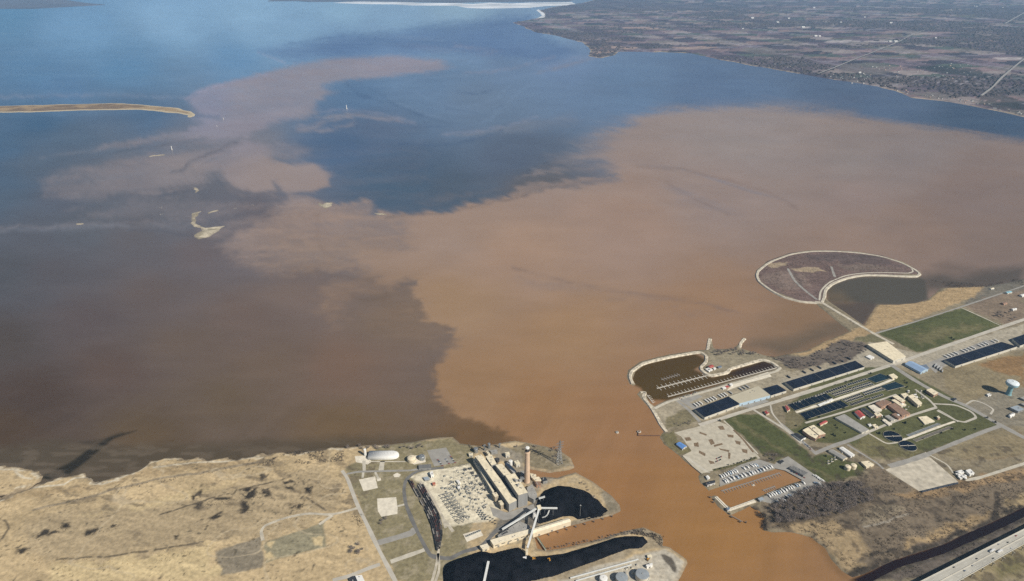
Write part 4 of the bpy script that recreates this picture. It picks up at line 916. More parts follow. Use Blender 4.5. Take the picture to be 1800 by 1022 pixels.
def inset(poly, d):
    c = Vector((sum(p[0] for p in poly) / len(poly), sum(p[1] for p in poly) / len(poly)))
    out = []
    for p in poly:
        v = Vector(p) - c
        out.append(tuple(c + v * (1 - d / max(v.length, d * 2))))
    return out

def lerp2(q, u, v):
    a = Vector(q[0]).lerp(Vector(q[1]), u); b = Vector(q[3]).lerp(Vector(q[2]), u)
    return a.lerp(b, v)

def block(name, c, pts, h, wall, roof, label, cat='building', group=None, vents=3, gable=False, panels=0, doors=2, base=None, parent=None, windows=0):
    """building from its surveyed roof outline: wall, roof, vents and doors are its parts"""
    z0 = LAND if base is None else base
    g = G(c, pts, z0 + h)
    if sum(g[i][0] * g[(i + 1) % len(g)][1] - g[(i + 1) % len(g)][0] * g[i][1] for i in range(len(g))) < 0: g = g[::-1]
    ctr = (sum(p[0] for p in g) / len(g), sum(p[1] for p in g) / len(g))
    t = parent or thing(name, (ctr[0], ctr[1], z0), label, cat, group)
    off = Vector((ctr[0] - t.location.x, ctr[1] - t.location.y))
    L = [(x - t.location.x, y - t.location.y) for x, y in g]
    w_ = MB().prism(L, -0.5, h, top=True)
    if gable and len(L) == 4:
        if (Vector(L[0]) - Vector(L[1])).length < (Vector(L[1]) - Vector(L[2])).length: L = L[1:] + L[:1]
        rise = (Vector(L[1]) - Vector(L[2])).length * 0.16
        m1 = (Vector(L[0]) + Vector(L[3])) / 2; m2 = (Vector(L[1]) + Vector(L[2])) / 2
        w_.add([(*L[3], h), (*L[0], h), (*m1, h + rise)], [(0, 1, 2)]); w_.add([(*L[1], h), (*L[2], h), (*m2, h + rise)], [(0, 1, 2)])
        o4 = inset(L, -.5); m1 = (Vector(o4[0]) + Vector(o4[3])) / 2; m2 = (Vector(o4[1]) + Vector(o4[2])) / 2
        rf = MB().add([(*o4[0], h + .05), (*o4[1], h + .05), (*m2, h + rise + .25), (*m1, h + rise + .25), (*o4[3], h + .05), (*o4[2], h + .05)], [(0, 1, 2, 3), (3, 2, 5, 4)])
        rf.build('roof', roof, t)
    elif panels:
        if (Vector(L[0]) - Vector(L[1])).length < (Vector(L[1]) - Vector(L[2])).length: L = L[1:] + L[:1]
        rf = MB().prism(inset(L, -.3), h, h + .25).build('roof', mat('roof edging', (.06, .065, .075), .7), t)
        for i in range(panels):
            a, b = i / panels, (i + 1) / panels; e = .006; dz = .45 + .25 * (i % 2)
            q = [tuple(lerp2(L, a + e, .012)), tuple(lerp2(L, b - e, .012)), tuple(lerp2(L, b - e, .988)), tuple(lerp2(L, a + e, .988))]
            MB().prism(q, h + .1, h + dz).build('roof_panel', roof, rf)
    else:
        rf = MB().prism(inset(L, -.25), h, h + .4).build('roof', roof, t)
    w_.build('wall', wall, t)
    if len(L) == 4 or len(L) > 4:
        q = L[:4]
        r = random.Random(hash((round(ctr[0]), round(ctr[1]))) & 0xffff)
        for i in range(vents):
            u, v = r.uniform(.12, .88), r.uniform(.2, .8)
            p = lerp2(q, u, v); s = r.uniform(.7, 1.5)
            hz = h + (.4 if not gable else .8)
            b_ = MB().box((p.x, p.y, hz + s * .5), (s * 1.6, s, s), r.uniform(0, 3)); b_.box((p.x, p.y, hz + s * 1.05), (s * 1.8, s * 1.2, .12))
            b_.build('roof_vent', M_VENT, t)
        # doors on the two walls that face the sun
        es = sorted(range(len(L)), key=lambda i: L[i][1] + L[(i + 1) % len(L)][1] - .5 * (L[i][0] + L[(i + 1) % len(L)][0]))
        a, b = Vector(L[es[0]]), Vector(L[(es[0] + 1) % len(L)])
        d = (b - a); n = Vector((d.y, -d.x)).normalized(); dl = d.length
        if n.dot((a + b) / 2) < 0: n = -n
        for i in range(doors):
            p = a + d * ((i + .5) / doors) + n * .12
            MB().box((p.x, p.y, min(h * .35, 2.2)), (min(4.2, dl * .3), .3, min(h * .7, 4.2)), math.atan2(d.y, d.x)).build('door', M_DOOR, t)
        for i in range(windows):
            p = a + d * ((i + .5) / windows) + n * .1
            MB().box((p.x, p.y, h * .62), (dl / windows * .55, .26, h * .18), math.atan2(d.y, d.x)).build('window', M_GLASS, t)
    return t

def tank(name, c, xy, r, h, m, label, cat='tank', dome=.25, top=None, group=None):
    p = g1(c, *xy, LAND)
    t = thing(name, (p.x, p.y, LAND), label, cat, group)
    MB().cyl((0, 0), r, r, -.3, h, 24, top=False).build('shell', m, t, smooth=True)
    pr = [(r, h)] + [(r * math.cos(a), h + r * dome * math.sin(a)) for a in (.4, .8, 1.2, 1.5)] + [(0, h + r * dome)]
    MB().lathe((0, 0), pr, 24).build('roof', top or m, t, smooth=True)
    l = MB()
    for k in range(7):
        a = -1.2 + k * .13; l.beam((r * 1.03 * math.cos(a), r * 1.03 * math.sin(a), h * k / 7), (r * 1.03 * math.cos(a + .13), r * 1.03 * math.sin(a + .13), h * (k + 1) / 7), .8, .15)
    l.build('stair', M_STEEL, t)
    MB().cyl((0, 0), r * .1, r * .1, h + r * dome - .2, h + r * dome + .8, 10).build('vent', M_VENT, t)
    return t

# ------------------------------------------------------------------ the power station
ph = thing('power_station_building', g1('A', 600, 800, LAND), 'tall cream roofed power station with stepped bays beside the brick chimney', 'power station')
def bay(pts, h, wall=M_GREYW, roof=M_CREAMR, v=4): block('x', 'A', pts, h, wall, roof, '', vents=v, doors=0, parent=ph)
bay([(150, 288), (228, 256), (645, 800), (545, 850)], 23, v=9)
bay([(498, 482), (622, 456), (786, 700), (665, 736)], 38, v=6)
bay([(372, 350), (455, 332), (568, 462), (478, 478)], 31, v=3)
bay([(246, 238), (322, 216), (386, 332), (322, 352)], 27, v=3)
bay([(108, 238), (186, 216), (226, 250), (146, 282)], 25, v=2)
bay([(85, 272), (124, 262), (358, 682), (334, 694)], 11, M_PALEW, M_CREAMR, v=4)
bay([(775, 640), (846, 598), (905, 725), (862, 790), (800, 760)], 13, M_GREYW, M_GREYR, v=3)
for xy, s, h in (((640, 548), 5, 42), ((665, 600), 4, 42), ((690, 545), 6, 41), ((620, 530), 3, 41.5)):
    p = g1('A', *xy, LAND + h) - ph.location
    MB().box((p.x, p.y, h + 1 - 2), (s, s * .8, 6), .5).build('roof_plant', M_VENT, ph)
block('coal_hopper_house', 'A', [(330, 708), (384, 700), (410, 742), (366, 762)], 16, mat('tan siding', (.38, .32, .23), .85), M_CREAMR, 'tan box like house against the left wall of the power station', vents=1, doors=1)
block('coal_hopper_house', 'A', [(408, 812), (450, 802), (480, 850), (440, 868)], 13, MATS['tan siding'], M_CREAMR, 'small tan box house at the left corner of the power station', vents=1, doors=1)
# chimney
cb = g1('A', 776, 562, LAND)
ch = thing('chimney', cb, 'tall tapering tan chimney with dark flues at its top', 'chimney')
CH = 92.0
MB().lathe((0, 0), [(7.2, -.5), (6.9, 12), (6.2, 45), (5.6, CH - 8), (5.5, CH)], 28).build('shaft', mat('tan chimney concrete', (.62, .46, .33), .85, scale=.12, var=.1), ch, smooth=True)
MB().lathe((0, 0), [(5.5, CH - 6), (6.5, CH - 5.5), (6.5, CH - 3), (5.6, CH - 2.6)], 28).build('platform', MATS['tan chimney concrete'], ch, smooth=True)
for a in (0.4, 2.5, 4.6):
    MB().cyl((2.4 * math.cos(a), 2.4 * math.sin(a)), 1.7, 1.7, CH - 1, CH + 7, 14).build('flue', M_DARKM, ch, smooth=True)
MB().lathe((0, 0), [(4.6, CH + 7), (4.9, CH + 9.5), (3.6, CH + 10.5), (.01, CH + 10.6)], 18).build('cap', M_WHITE, ch)
MB().cyl((0, 0), 5.45, 5.45, CH - .5, CH + .1, 24).build('crown', M_DARKM, ch)
for i, (xy, r, h, m, lb) in enumerate((((120, 180), 5.5, 11, M_STEEL, 'grey round tank at the top end of the turbine hall'), ((390, 300), 6.5, 6, M_DARKM, 'dark low round tank behind the boiler bays'), ((565, 345), 5, 12, M_WHITE, 'white round silo behind the boiler house'), ((290, 130), 3.5, 14, M_STEEL, 'slim grey silo on the shore behind the power station'))):
    tank('storage_tank', 'A', xy, r, h, m, lb, dome=.15)
for pts, h, wl, rf, lb in (([(490, 190), (545, 180), (555, 210), (505, 222)], 9, M_PALEW, M_CREAMR, 'cream square block house behind the boiler bays'), ([(610, 300), (660, 285), (690, 330), (640, 345)], 9, M_PALEW, M_CREAMR, 'cream shed between the boiler house and the intake canal'),
                       ([(250, 170), (275, 165), (305, 205), (280, 220)], 10, M_CREAM, M_CREAMR, 'narrow cream shed behind the top boiler bay'), ([(300, 160), (385, 150), (400, 175), (320, 190)], 7, M_GREYW, M_GREYR, 'grey flat shed on the shore side of the boiler bays'),
                       ([(490, 330), (530, 315), (640, 430), (600, 450)], 17, M_GREYW, M_VENT, 'grey duct house alongside the boiler house'), ([(815, 455), (890, 470), (895, 490), (830, 500)], 6, M_PALEW, M_CREAMR, 'low pale shed at the foot of the chimney'),
                       ([(840, 510), (930, 500), (960, 545), (890, 560)], 6, M_CREAM, M_CREAMR, 'low cream pump house between chimney and coal yard'), ([(880, 560), (950, 560), (955, 610), (900, 610)], 7, M_BRICK, M_BROWNR, 'brown roofed shed beside the coal yard'),
                       ([(965, 515), (1010, 505), (1040, 545), (985, 560)], 8, M_GREYW, M_DARKR, 'dark roofed pump house beside the intake canal'), ([(25, 190), (80, 195), (85, 225), (35, 225)], 6, M_PALEW, M_CREAMR, 'small pale block house at the head of the switchyard road'),
                       ([(690, 430), (735, 420), (745, 480), (700, 490)], 12, M_GREYW, M_GREYR, 'grey precipitator house between boiler house and chimney')):
    block('plant_shed', 'A', pts, h, wl, rf, lb, vents=2, doors=1)
for i in range(5):
    a = g1('A', 560 + 42 * i, 470 + 50 * i, LAND + 12); b = a + Vector((9, 7, -6))
    MB()
dk = thing('flue_duct', g1('A', 720, 560, LAND), 'grey flue duct from boiler house to chimney base', 'duct')
pa = g1('A', 690, 520, LAND + 14) - dk.location; pb = cb - dk.location
MB().beam((pa.x, pa.y, 14), (pb.x, pb.y, 12), 5, 5).build('duct', M_STEEL, dk)
for t_ in (.3, .7): MB().beam((pa.x + (pb.x - pa.x) * t_, pa.y + (pb.y - pa.y) * t_, 0), (pa.x + (pb.x - pa.x) * t_, pa.y + (pb.y - pa.y) * t_, 11), 1.0).build('leg', M_STEEL, dk)

# the long white vaulted store with its rounded end
a0 = g1('J', 182, 190, LAND); a1 = g1('J', 372, 188, LAND); b0 = g1('J', 182, 146, LAND)
vt = thing('vaulted_store', (a0 + a1) / 2, 'long bright white vaulted store with one rounded end on the shore', 'storage building')
ax = (a1 - a0); Ln = ax.length; ax.normalize(); ay = Vector((-ax.y, ax.x, 0)); Wd = 27.0; Hh = 9.0
def vp(s, th): # profile point
    return (Wd / 2 + Wd / 2 * -math.cos(th), Hh * math.sin(th) ** .32 if 0 < th < math.pi else 0)
NS = 14; vs = []; fs = []
rows = [(-Ln / 2, 1.0), (Ln / 2 - 12, 1.0), (Ln / 2 - 5, .93), (Ln / 2 + 1, .78), (Ln / 2 + 5, .5), (Ln / 2 + 7, .12)]
for s, k in rows:
    for j in range(NS + 1):
        y, z = vp(s, math.pi * j / NS); y = Wd / 2 + (y - Wd / 2) * k; z = z * k ** .7
        p = ax * s + ay * y; vs.append((p.x, p.y, z))
for i in range(len(rows) - 1):
    for j in range(NS): fs.append((i * (NS + 1) + j, (i + 1) * (NS + 1) + j, (i + 1) * (NS + 1) + j + 1, i * (NS + 1) + j + 1))
fs.append(tuple(range(NS + 1)))
MB().add(vs, fs).build('vault', M_WHITE, vt, smooth=True)
MB().box((ax * (-Ln / 2 - .3) + ay * Wd / 2 + Vector((0, 0, 2.5))), (.5, 6, 5), math.atan2(ax.y, ax.x)).build('door', M_DOOR, vt)
for i in range(9):
    p = ax * (-Ln / 2 + Ln * (i + .7) / 9.6) + ay * Wd / 2
    MB().cyl((p.x, p.y), .7, .5, Hh - .1, Hh + .8, 8).build('ridge_vent', M_VENT, vt)
tank('slim_silo', 'J', (165, 160), 3.2, 20, M_WHITE, 'slim white silo beside the end of the white vaulted store', 'silo')
tank('storage_tank', 'J', (482, 196), 10.5, 9, M_CREAM, 'wide cream domed tank right of the white vaulted store', dome=.35)
tank('storage_tank', 'J', (552, 184), 7.5, 9, M_STEEL, 'grey steel tank next to the cream domed tank', dome=.2)
block('long_shed', 'J', [(530, 224), (614, 220), (616, 246), (531, 249)], 5, M_GREYW, mat('mid grey roof', (.17, .17, .165), .9), 'low grey shed between the tanks and the plant road', vents=2)
block('maintenance_shed', 'J', [(55, 1003), (92, 985), (116, 1035), (75, 1050)], 6, M_PALEW, M_DARKR, 'dark roofed shed beside the plant gate road', vents=1)
block('maintenance_shed', 'J', [(96, 985), (140, 980), (158, 1018), (116, 1032)], 6, M_WHITE, M_WHITE, 'white roofed shed beside the plant gate road', vents=1)
block('plant_shed', 'B', [(435, 245), (470, 222), (490, 270), (455, 290)], 8, M_WHITE, M_WHITE, 'white cube shed at the top of the switchyard', vents=1, doors=1)
block('plant_shed', 'B', [(470, 385), (510, 375), (515, 405), (480, 412)], 5, M_BRICK, mat('rust red container', (.45, .14, .09), .7), 'small rust red shed in the switchyard', vents=0, doors=1)
block('plant_shed', 'B', [(345, 310), (410, 300), (440, 335), (370, 350)], 4, M_GREYW, mat('pale blue grey roof', (.33, .38, .42), .7), 'pale blue roofed shed at the top of the switchyard', vents=0, doors=1)
block('plant_shed', 'B', [(800, 350), (830, 345), (860, 380), (830, 392)], 5, M_WHITE, M_WHITE, 'white control hut in the middle of the switchyard', vents=0, doors=1)
block('plant_shed', 'B', [(815, 440), (850, 425), (860, 455), (830, 470)], 5, M_PALEW, M_WHITE, 'pale control hut below the white hut in the switchyard', vents=0, doors=1)

# switchyard: steel gantries, transformers, busbar rows
def gantry(loc, rz, w, h, label, group):
    t = thing('switchyard_gantry', loc, label, 'gantry', group, rz)
    for s in (-1, 1):
        m = MB()
        for dx, dy in ((-.7, -.7), (.7, -.7), (.7, .7), (-.7, .7)): m.beam((s * w / 2 + dx, dy, 0), (s * w / 2 + dx * .3, dy * .3, h), .22)
        for k in range(5):
            z = h * k / 5; f = 1 - .7 * k / 5
            m.beam((s * w / 2 - .7 * f, -.7 * f, z), (s * w / 2 + .7 * f, .7 * f, z + h / 5), .16); m.beam((s * w / 2 + .7 * f, -.7 * f, z), (s * w / 2 - .7 * f, .7 * f, z + h / 5), .16)
        m.build('post', M_STEEL, t)
    m = MB()
    for dy, dz in ((-.5, 0), (.5, 0), (-.5, 1.1), (.5, 1.1)): m.beam((-w / 2, dy, h - 1.2 + dz), (w / 2, dy, h - 1.2 + dz), .25)
    for k in range(8):
        x = -w / 2 + w * k / 8; m.beam((x, -.5, h - 1.2), (x + w / 8, -.5, h - .1), .15); m.beam((x, .5, h - .1), (x + w / 8, .5, h - 1.2), .15)
    m.build('crossbeam', M_STEEL, t)
    m = MB()
    for k in range(3): m.cyl((-w / 3 + k * w / 3, 0), .3, .3, h - 3.2, h - 1.2, 6)
    m.build('insulator_string', mat('brown porcelain', (.16, .09, .06), .3), t)
    return t
QY = [g1('B', *a, LAND) for a in ((615, 600), (735, 565), (975, 880), (835, 965))]
rzq = math.atan2((QY[1] - QY[0]).y, (QY[1] - QY[0]).x)
def q3(Q, u, v): return Q[0].lerp(Q[1], u).lerp(Q[3].lerp(Q[2], u), v)
wq = (QY[1] - QY[0]).length
g0 = None
for i in range(9):
    for j in range(2):
        p = q3(QY, .25 + .5 * j, i / 8)
        lb = 'grey steel lattice gantry in the dense row of the switchyard'
        if g0 is None: g0 = gantry(p, rzq, wq * .46, 13, lb, 'switchyard gantries')
        else: copy_tree(g0, p, rzq)
p0 = QY[0]; 
g9 = None
for i in range(7):
    for j in range(3):
        Q2 = [g1('B', *a, LAND) for a in ((780, 190), (960, 150), (1200, 470), (1010, 560))]
        p = q3(Q2, j / 2, i / 6)
        if g9 is None:
            g9 = thing('busbar_support', p, 'slim grey busbar support in the open part of the switchyard', 'busbar support', 'busbar supports', rzq)
            m = MB(); m.beam((-3, 0, 0), (-3, 0, 7), .35); m.beam((3, 0, 0), (3, 0, 7), .35); m.build('leg', M_STEEL, g9)
            m = MB(); m.beam((-5, 0, 7), (5, 0, 7), .4); m.build('crossbeam', M_STEEL, g9)
            m = MB(); [m.cyl((x, 0), .2, .2, 7, 8.6, 6) for x in (-4, 0, 4)]; m.build('insulator_string', MATS['brown porcelain'], g9)
        else: copy_tree(g9, p, rzq + .0)
def transformer(loc, rz, s, label, group, m=None):
    t = thing('transformer', loc, label, 'transformer', group, rz)
    MB().box((0, 0, 1.6 * s), (3.4 * s, 2.2 * s, 3.0 * s)).build('tank', m or mat('transformer grey', (.25, .27, .27), .6), t)
    r = MB(); [r.box((-2 * s + .5 * s * k, 1.5 * s, 1.4 * s), (.18, .8 * s, 2.2 * s)) for k in range(8)]; r.build('radiator', M_STEEL, t)
    b = MB(); [b.cyl((x * s, 0), .18, .12, 3 * s, 4.6 * s, 6) for x in (-1, 0, 1)]; b.build('bushing_set', MATS['brown porcelain'], t)
    MB().box((0, 0, .06), (5 * s, 4 * s, .3)).build('plinth', M_CONC, t)
    return t
t0 = None; t1 = None
rr = random.Random(3)
for xy in ((1090, 300), (1150, 420), (1210, 490), (1030, 260), (1000, 200), (930, 215)):
    p = g1('B', *xy, LAND + .05)
    if t0 is None: t0 = transformer(p, rzq, 1.6, 'large grey transformer along the wall side of the switchyard', 'large transformers', mat('dark transformer', (.08, .085, .09), .6))
    else: copy_tree(t0, p, rzq)
for i in range(46):
    u, v = rr.random(), rr.random()
    c_ = [(500, 440), (880, 420), (1130, 640), (760, 560)] if i % 2 else [(620, 300), (900, 220), (1150, 560), (960, 640)]
    Q3 = [g1('B', *a, LAND + .05) for a in c_]
    p = q3(Q3, u, v)
    if t1 is None: t1 = transformer(p, rzq, .9, 'small grey switchgear box in the open part of the switchyard', 'switchgear boxes')
    else: copy_tree(t1, p, rzq, scale=(rr.uniform(.7, 1.3),) * 3)
for i in range(14):
    p = g1('1', 880 + 11 * (i % 5) - 6 * (i // 5), 560 + 14 * (i % 5) + 13 * (i // 5), LAND + .05); copy_tree(t1, p, rzq + 1.57 * (i % 2))
for i in range(8):
    p = g1('1', 800 + 12 * i, 738 - 5 * i, LAND + .1); copy_tree(t1, p, rzq)
bk = None; lm = None
for i in range(90):
    u, v = rr.random(), rr.random()
    Q4 = [g1('B', *a, LAND + .05) for a in ((540, 300), (1000, 170), (1330, 700), (930, 900))]
    p = q3(Q4, u, v)
    if bk is None:
        bk = thing('circuit_breaker', p, 'low circuit breaker standing on the pale gravel of the switchyard', 'circuit breaker', 'circuit breakers', rzq)
        MB().box((0, 0, .9), (1.2, 3.4, 1.0)).build('cabinet', mat('pale breaker paint', (.55, .56, .55), .6), bk)
        m = MB(); [m.cyl((0, y), .28, .2, 1.4, 4.2, 6) for y in (-1.3, 0, 1.3)]; m.build('bushing_set', M_DARKM, bk)
        MB().box((0, 0, .2), (1.8, 4.2, .4)).build('plinth', M_CONC, bk)
    else: copy_tree(bk, p, rzq + 1.57 * (i % 2), scale=(rr.uniform(.8, 1.5),) * 3)
for i in range(14):
    p = q3([g1('B', *a, LAND) for a in ((560, 330), (1000, 190), (1300, 690), (900, 920))], (i % 3 + .2) / 3, (i // 3 + .5) / 5)
    if lm is None:
        lm = thing('lightning_mast', p, 'slim steel lightning mast in the switchyard', 'mast', 'lightning masts')
        MB().cyl((0, 0), .45, .12, 0, 20, 8).build('pole', M_STEEL, lm); MB().cyl((0, 0), .8, .8, 0, .5, 8).build('footing', M_CONC, lm)
    else: copy_tree(lm, p, 0)
# perimeter fence of the yard
def fence(c, pts, label, h=2.4, n=14):
    g = [g1(c, *a, LAND) for a in pts]
    t = thing('wire_fence', g[0], label, 'fence')
    tot = sum((b - a).length for a, b in zip(g[:-1], g[1:]))
    for a, b in zip(g[:-1], g[1:]):
        k = max(1, int(n * (b - a).length / tot)); a_ = a - g[0]; b_ = b - g[0]
        MB().beam(a_ + Vector((0, 0, h)), b_ + Vector((0, 0, h)), .12).build('rail', M_STEEL, t)
        for i in range(k):
            p = a_.lerp(b_, i / k); MB().beam(p, p + Vector((0, 0, h)), .14).build('post', M_STEEL, t)
fence('B', [(660, 1000), (800, 1010), (1000, 955), (1180, 900), (1230, 960), (1380, 910)], 'steel wire fence along the lower edge of the switchyard')

# railway sidings with coal hoppers
LJ = [(463, 332), (530, 452), (590, 562), (624, 650), (640, 722), (655, 800)]; RJ = [(556, 362), (620, 478), (664, 562), (687, 640), (690, 705), (674, 800)]
M_BAL = mat('dark ballast', (.15, .135, .115), .95, scale=.5, var=.3)
M_RAIL = mat('rail steel', (.16, .12, .10), .5, .5)
hop = {}
def hopper(kind):
    mb = {'black': mat('black hopper paint', (.018, .018, .02), .6), 'rust': mat('rust hopper paint', (.20, .07, .05), .7), 'pale': mat('pale aluminium hopper', (.42, .39, .35), .5, .3)}[kind]
    lb = {'black': 'black coal hopper wagon standing in the sidings left of the switchyard', 'rust': 'rust red coal hopper wagon in the sidings left of the switchyard', 'pale': 'pale grey coal hopper wagon in the sidings left of the switchyard'}[kind]
    t = thing('hopper_wagon', (0, 0, 0), lb, 'railway wagon', {'black': 'black hopper wagons', 'rust': 'rust hopper wagons', 'pale': 'pale hopper wagons'}[kind])
    o = [(-7, -1.5), (7, -1.5), (7, 1.5), (-7, 1.5)]; i_ = [(-6.7, -1.25), (6.7, -1.25), (6.7, 1.25), (-6.7, 1.25)]; l_ = [(-5, -1.2), (5, -1.2), (5, 1.2), (-5, 1.2)]
    vs = [(*p, 1.1) for p in l_] + [(*p, 2.0) for p in o] + [(*p, 3.6) for p in o] + [(*p, 3.6) for p in i_] + [(*p, 2.2) for p in i_]
    fs = []
    for k in range(4):
        for a in range(4): fs.append((k * 4 + a, k * 4 + (a + 1) % 4, k * 4 + 4 + (a + 1) % 4, k * 4 + 4 + a))
    MB().add(vs, fs).build('body', mb, t)
    MB().prism(i_, 2.2, 3.0 if kind != 'pale' else 2.3).build('load', M_DARKM if kind != 'pale' else mb, t)
    for x in (-5, 5):
        m = MB(); m.box((x, 0, .75), (2.6, 2.0, .5)); [m.box((x + d, 0, .45), (.9, 1.7, .8)) for d in (-.9, .9)]; m.build('bogie', M_DARKM, t)
    return t
lpx = [Vector(P(*a, LAND)) for a in px('J', LJ)]; rpx = [Vector(P(*a, LAND)) for a in px('J', RJ)]
def along(pl, s):
    for a, b in zip(pl[:-1], pl[1:]):
        d = (b - a).length
        if s <= d: return a.lerp(b, s / d), (b - a).normalized()
        s -= d
    return None, None
for k in range(6):
    pl = [a.lerp(b, k / 5) for a, b in zip(lpx, rpx)]
    if k == 2: pl[0] = pl[0].lerp(pl[1], .25)
    t = thing('railway_track', pl[0], 'siding track under the hopper wagons left of the switchyard', 'railway track', 'siding tracks')
    l_, r_ = [], []
    m = MB(); q = [p - pl[0] for p in pl]
    for a, b in zip(q[:-1], q[1:]): m.beam(a + Vector((0, 0, .1)), b + Vector((0, 0, .1)), 3.0, .3)
    m.build('ballast', M_BAL, t)
    for s in (-.75, .75):
        m = MB()
        for a, b in zip(q[:-1], q[1:]):
            n = (b - a).normalized(); n = Vector((-n.y, n.x, 0)) * s; m.beam(a + n + Vector((0, 0, .32)), b + n + Vector((0, 0, .32)), .16, .2)
        m.build('rail', M_RAIL, t)
    s = 8 + 10 * (k == 3)
    while True:
        p, d = along(pl, s)
        if p is None: break
        x = rr.random()
        if not (k in (0, 1) and 60 < s < 100 and x < .5) and not (k == 2 and s < 50) and x > .06:
            kd = 'black' if x < .6 else ('rust' if x < .72 else 'pale')
            rz = math.atan2(d.y, d.x)
            if kd not in hop: hop[kd] = hopper(kd); hop[kd].location = p + Vector((0, 0, .3)); hop[kd].rotation_euler = (0, 0, rz)
            else: copy_tree(hop[kd], p + Vector((0, 0, .3)), rz)
        s += 15.2
for pts in ([(668, 800), (660, 870), (640, 960), (610, 1060)], [(662, 830), (672, 900), (668, 960), (630, 1060)]):
    ribbon('railway_bed', 'J', pts, 5, M_GRAV, .2)

# coal: heaps
M_COAL = mat('coal', (.0085, .009, .0115), .9, scale=.06, var=.6, bump=.3, spec=.02)
HEAPS = []
def on_heap(p):
    h = p.z
    for xs, ys_, Z in HEAPS:
        i, j = np.searchsorted(ys_, p.y), np.searchsorted(xs, p.x)
        if 0 < i < len(ys_) and 0 < j < len(xs): h = max(h, float(Z[i, j]))
    return Vector((p.x, p.y, h))
def heap(name, c, pts, hmax, slope, label, wav=.8, ridge=None):
    g = G(c, pts, LAND); a = np.array(g); lo = a.min(0) - 3; hi = a.max(0) + 3
    Y, X = np.meshgrid(np.arange(lo[1], hi[1], 2.2), np.arange(lo[0], hi[0], 2.2), indexing='ij')
    wx = (fbm(X, Y, 22, 3, 301) - .5) * 9
    sd = sdist(X + wx, Y + wx * .6, g)
    Z = LAND + np.minimum(sd * slope, hmax) * (0.8 + .4 * fbm(X, Y, 40, 3, 311)) + (fbm(X, Y, 9, 3, 321) - .5) * wav * 2.4
    if ridge:
        for ln, hh, wd in ridge:
            d = ldist(X, Y, G(c, ln, LAND)); Z += np.clip(sd * .5, 0, 1) * hh * np.clip(1 - d / wd, 0, 1)
    Z = np.where(sd < 0, LAND - .4, Z)
    o = grid_mesh(name, X, Y, Z, sd > -2.2, None, M_COAL, smooth=False)
    HEAPS.append((X[0], Y[:, 0], Z))
    return tag(o, label, 'coal heap')
heap('coal_heap', '8', [(728, 60), (770, 10), (860, -20), (960, -20), (1060, 18), (1150, 88), (1208, 150), (1160, 178), (1010, 208), (955, 190), (900, 188), (740, 240), (690, 225), (715, 120)], 10, .5, 'black coal heap between the power station and the river', ridge=[([(850, 20), (1060, 60), (1160, 150)], 5, 25), ([(760, 180), (900, 120)], 6, 28)])
heap('coal_heap', '8', [(92, 520), (200, 470), (330, 425), (420, 440), (600, 395), (640, 445), (680, 470), (900, 455), (1250, 345), (1340, 322), (1450, 326), (1490, 362), (1440, 402), (1340, 412), (1100, 502), (820, 602), (600, 650), (560, 760), (60, 760)], 12, .55, 'long black coal heap running down to the slip and off beneath the conveyors', ridge=[([(700, 520), (1000, 450), (1280, 370)], 6, 26), ([(600, 620), (900, 560), (1250, 420)], 6, 22), ([(150, 560), (330, 640)], 6, 40)])

def gallery(name, a, b, wd, ht, label, m=M_STEEL, legs=3, roof=None, cat='conveyor'):
    """inclined conveyor gallery between two points, on trestles"""
    a, b = Vector(a), Vector(b)
    t = thing(name, (a.x, a.y, LAND), label, cat)
    o = Vector((a.x, a.y, LAND)); p, q = a - o, b - o
    MB().beam(p, q, wd, ht).build('gallery', m, t)
    MB().beam(p + Vector((0, 0, ht / 2 + .2)), q + Vector((0, 0, ht / 2 + .2)), wd + .5, .25).build('roof', roof or m, t)
    for i in range(legs):
        s = (i + .5) / legs; c_ = p.lerp(q, s)
        if c_.z < 4: continue
        n = (q - p); n = Vector((-n.y, n.x, 0)).normalized() * wd * .5
        m_ = MB(); m_.beam((c_.x + 1.6 * n.x, c_.y + 1.6 * n.y, -.2), c_ + n * .8, .5); m_.beam((c_.x - 1.6 * n.x, c_.y - 1.6 * n.y, -.2), c_ - n * .8, .5); m_.beam((c_.x + 1.3 * n.x, c_.y + 1.3 * n.y, c_.z * .5), (c_.x - 1.3 * n.x, c_.y - 1.3 * n.y, c_.z * .5), .35)
        m_.build('trestle', M_STEEL, t)
    return t
M_PALEC = mat('pale conveyor cladding', (.70, .71, .68), .6, 0, scale=.3, var=.1)
TT = g1('C', 492, 300, LAND + 30)
tw = thing('transfer_tower', (TT.x, TT.y, LAND), 'cream topped transfer tower where the coal conveyors meet', 'tower')
MB().box((0, 0, 27), (8, 7, 8), .3).build('head_house', M_CREAM, tw)
MB().box((0, 0, 31.2), (8.6, 7.6, .5), .3).build('roof', M_CREAMR, tw)
for x, y in ((-3, -2.6), (3, -2.6), (3, 2.6), (-3, 2.6)): MB().beam((x * 1.3, y * 1.3, 0), (x, y, 23), .7).build('leg', M_STEEL, tw)
m = MB()
for k in range(4):
    z = 5 * k + 2
    m.beam((-3.8, -3.2, z), (3.6, -3.1, z + 5), .35); m.beam((3.8, 3.2, z), (-3.6, 3.1, z + 5), .35); m.beam((-3.8, 3.2, z), (-3.6, -3.1, z + 5), .35)
m.build('bracing', M_STEEL, tw)
gallery('coal_conveyor', TT + Vector((-4, 0, -4)), g1('C', 20, 592, LAND + 6), 3.2, 2.8, 'pale conveyor gallery falling from the transfer tower to the plant road', M_PALEC, 5)
gallery('coal_conveyor', TT + Vector((0, -4, -4)), g1('C', 345, 830, LAND + 9), 3.4, 3.0, 'pale conveyor gallery crossing over the long cream coal shed', M_PALEC, 4)
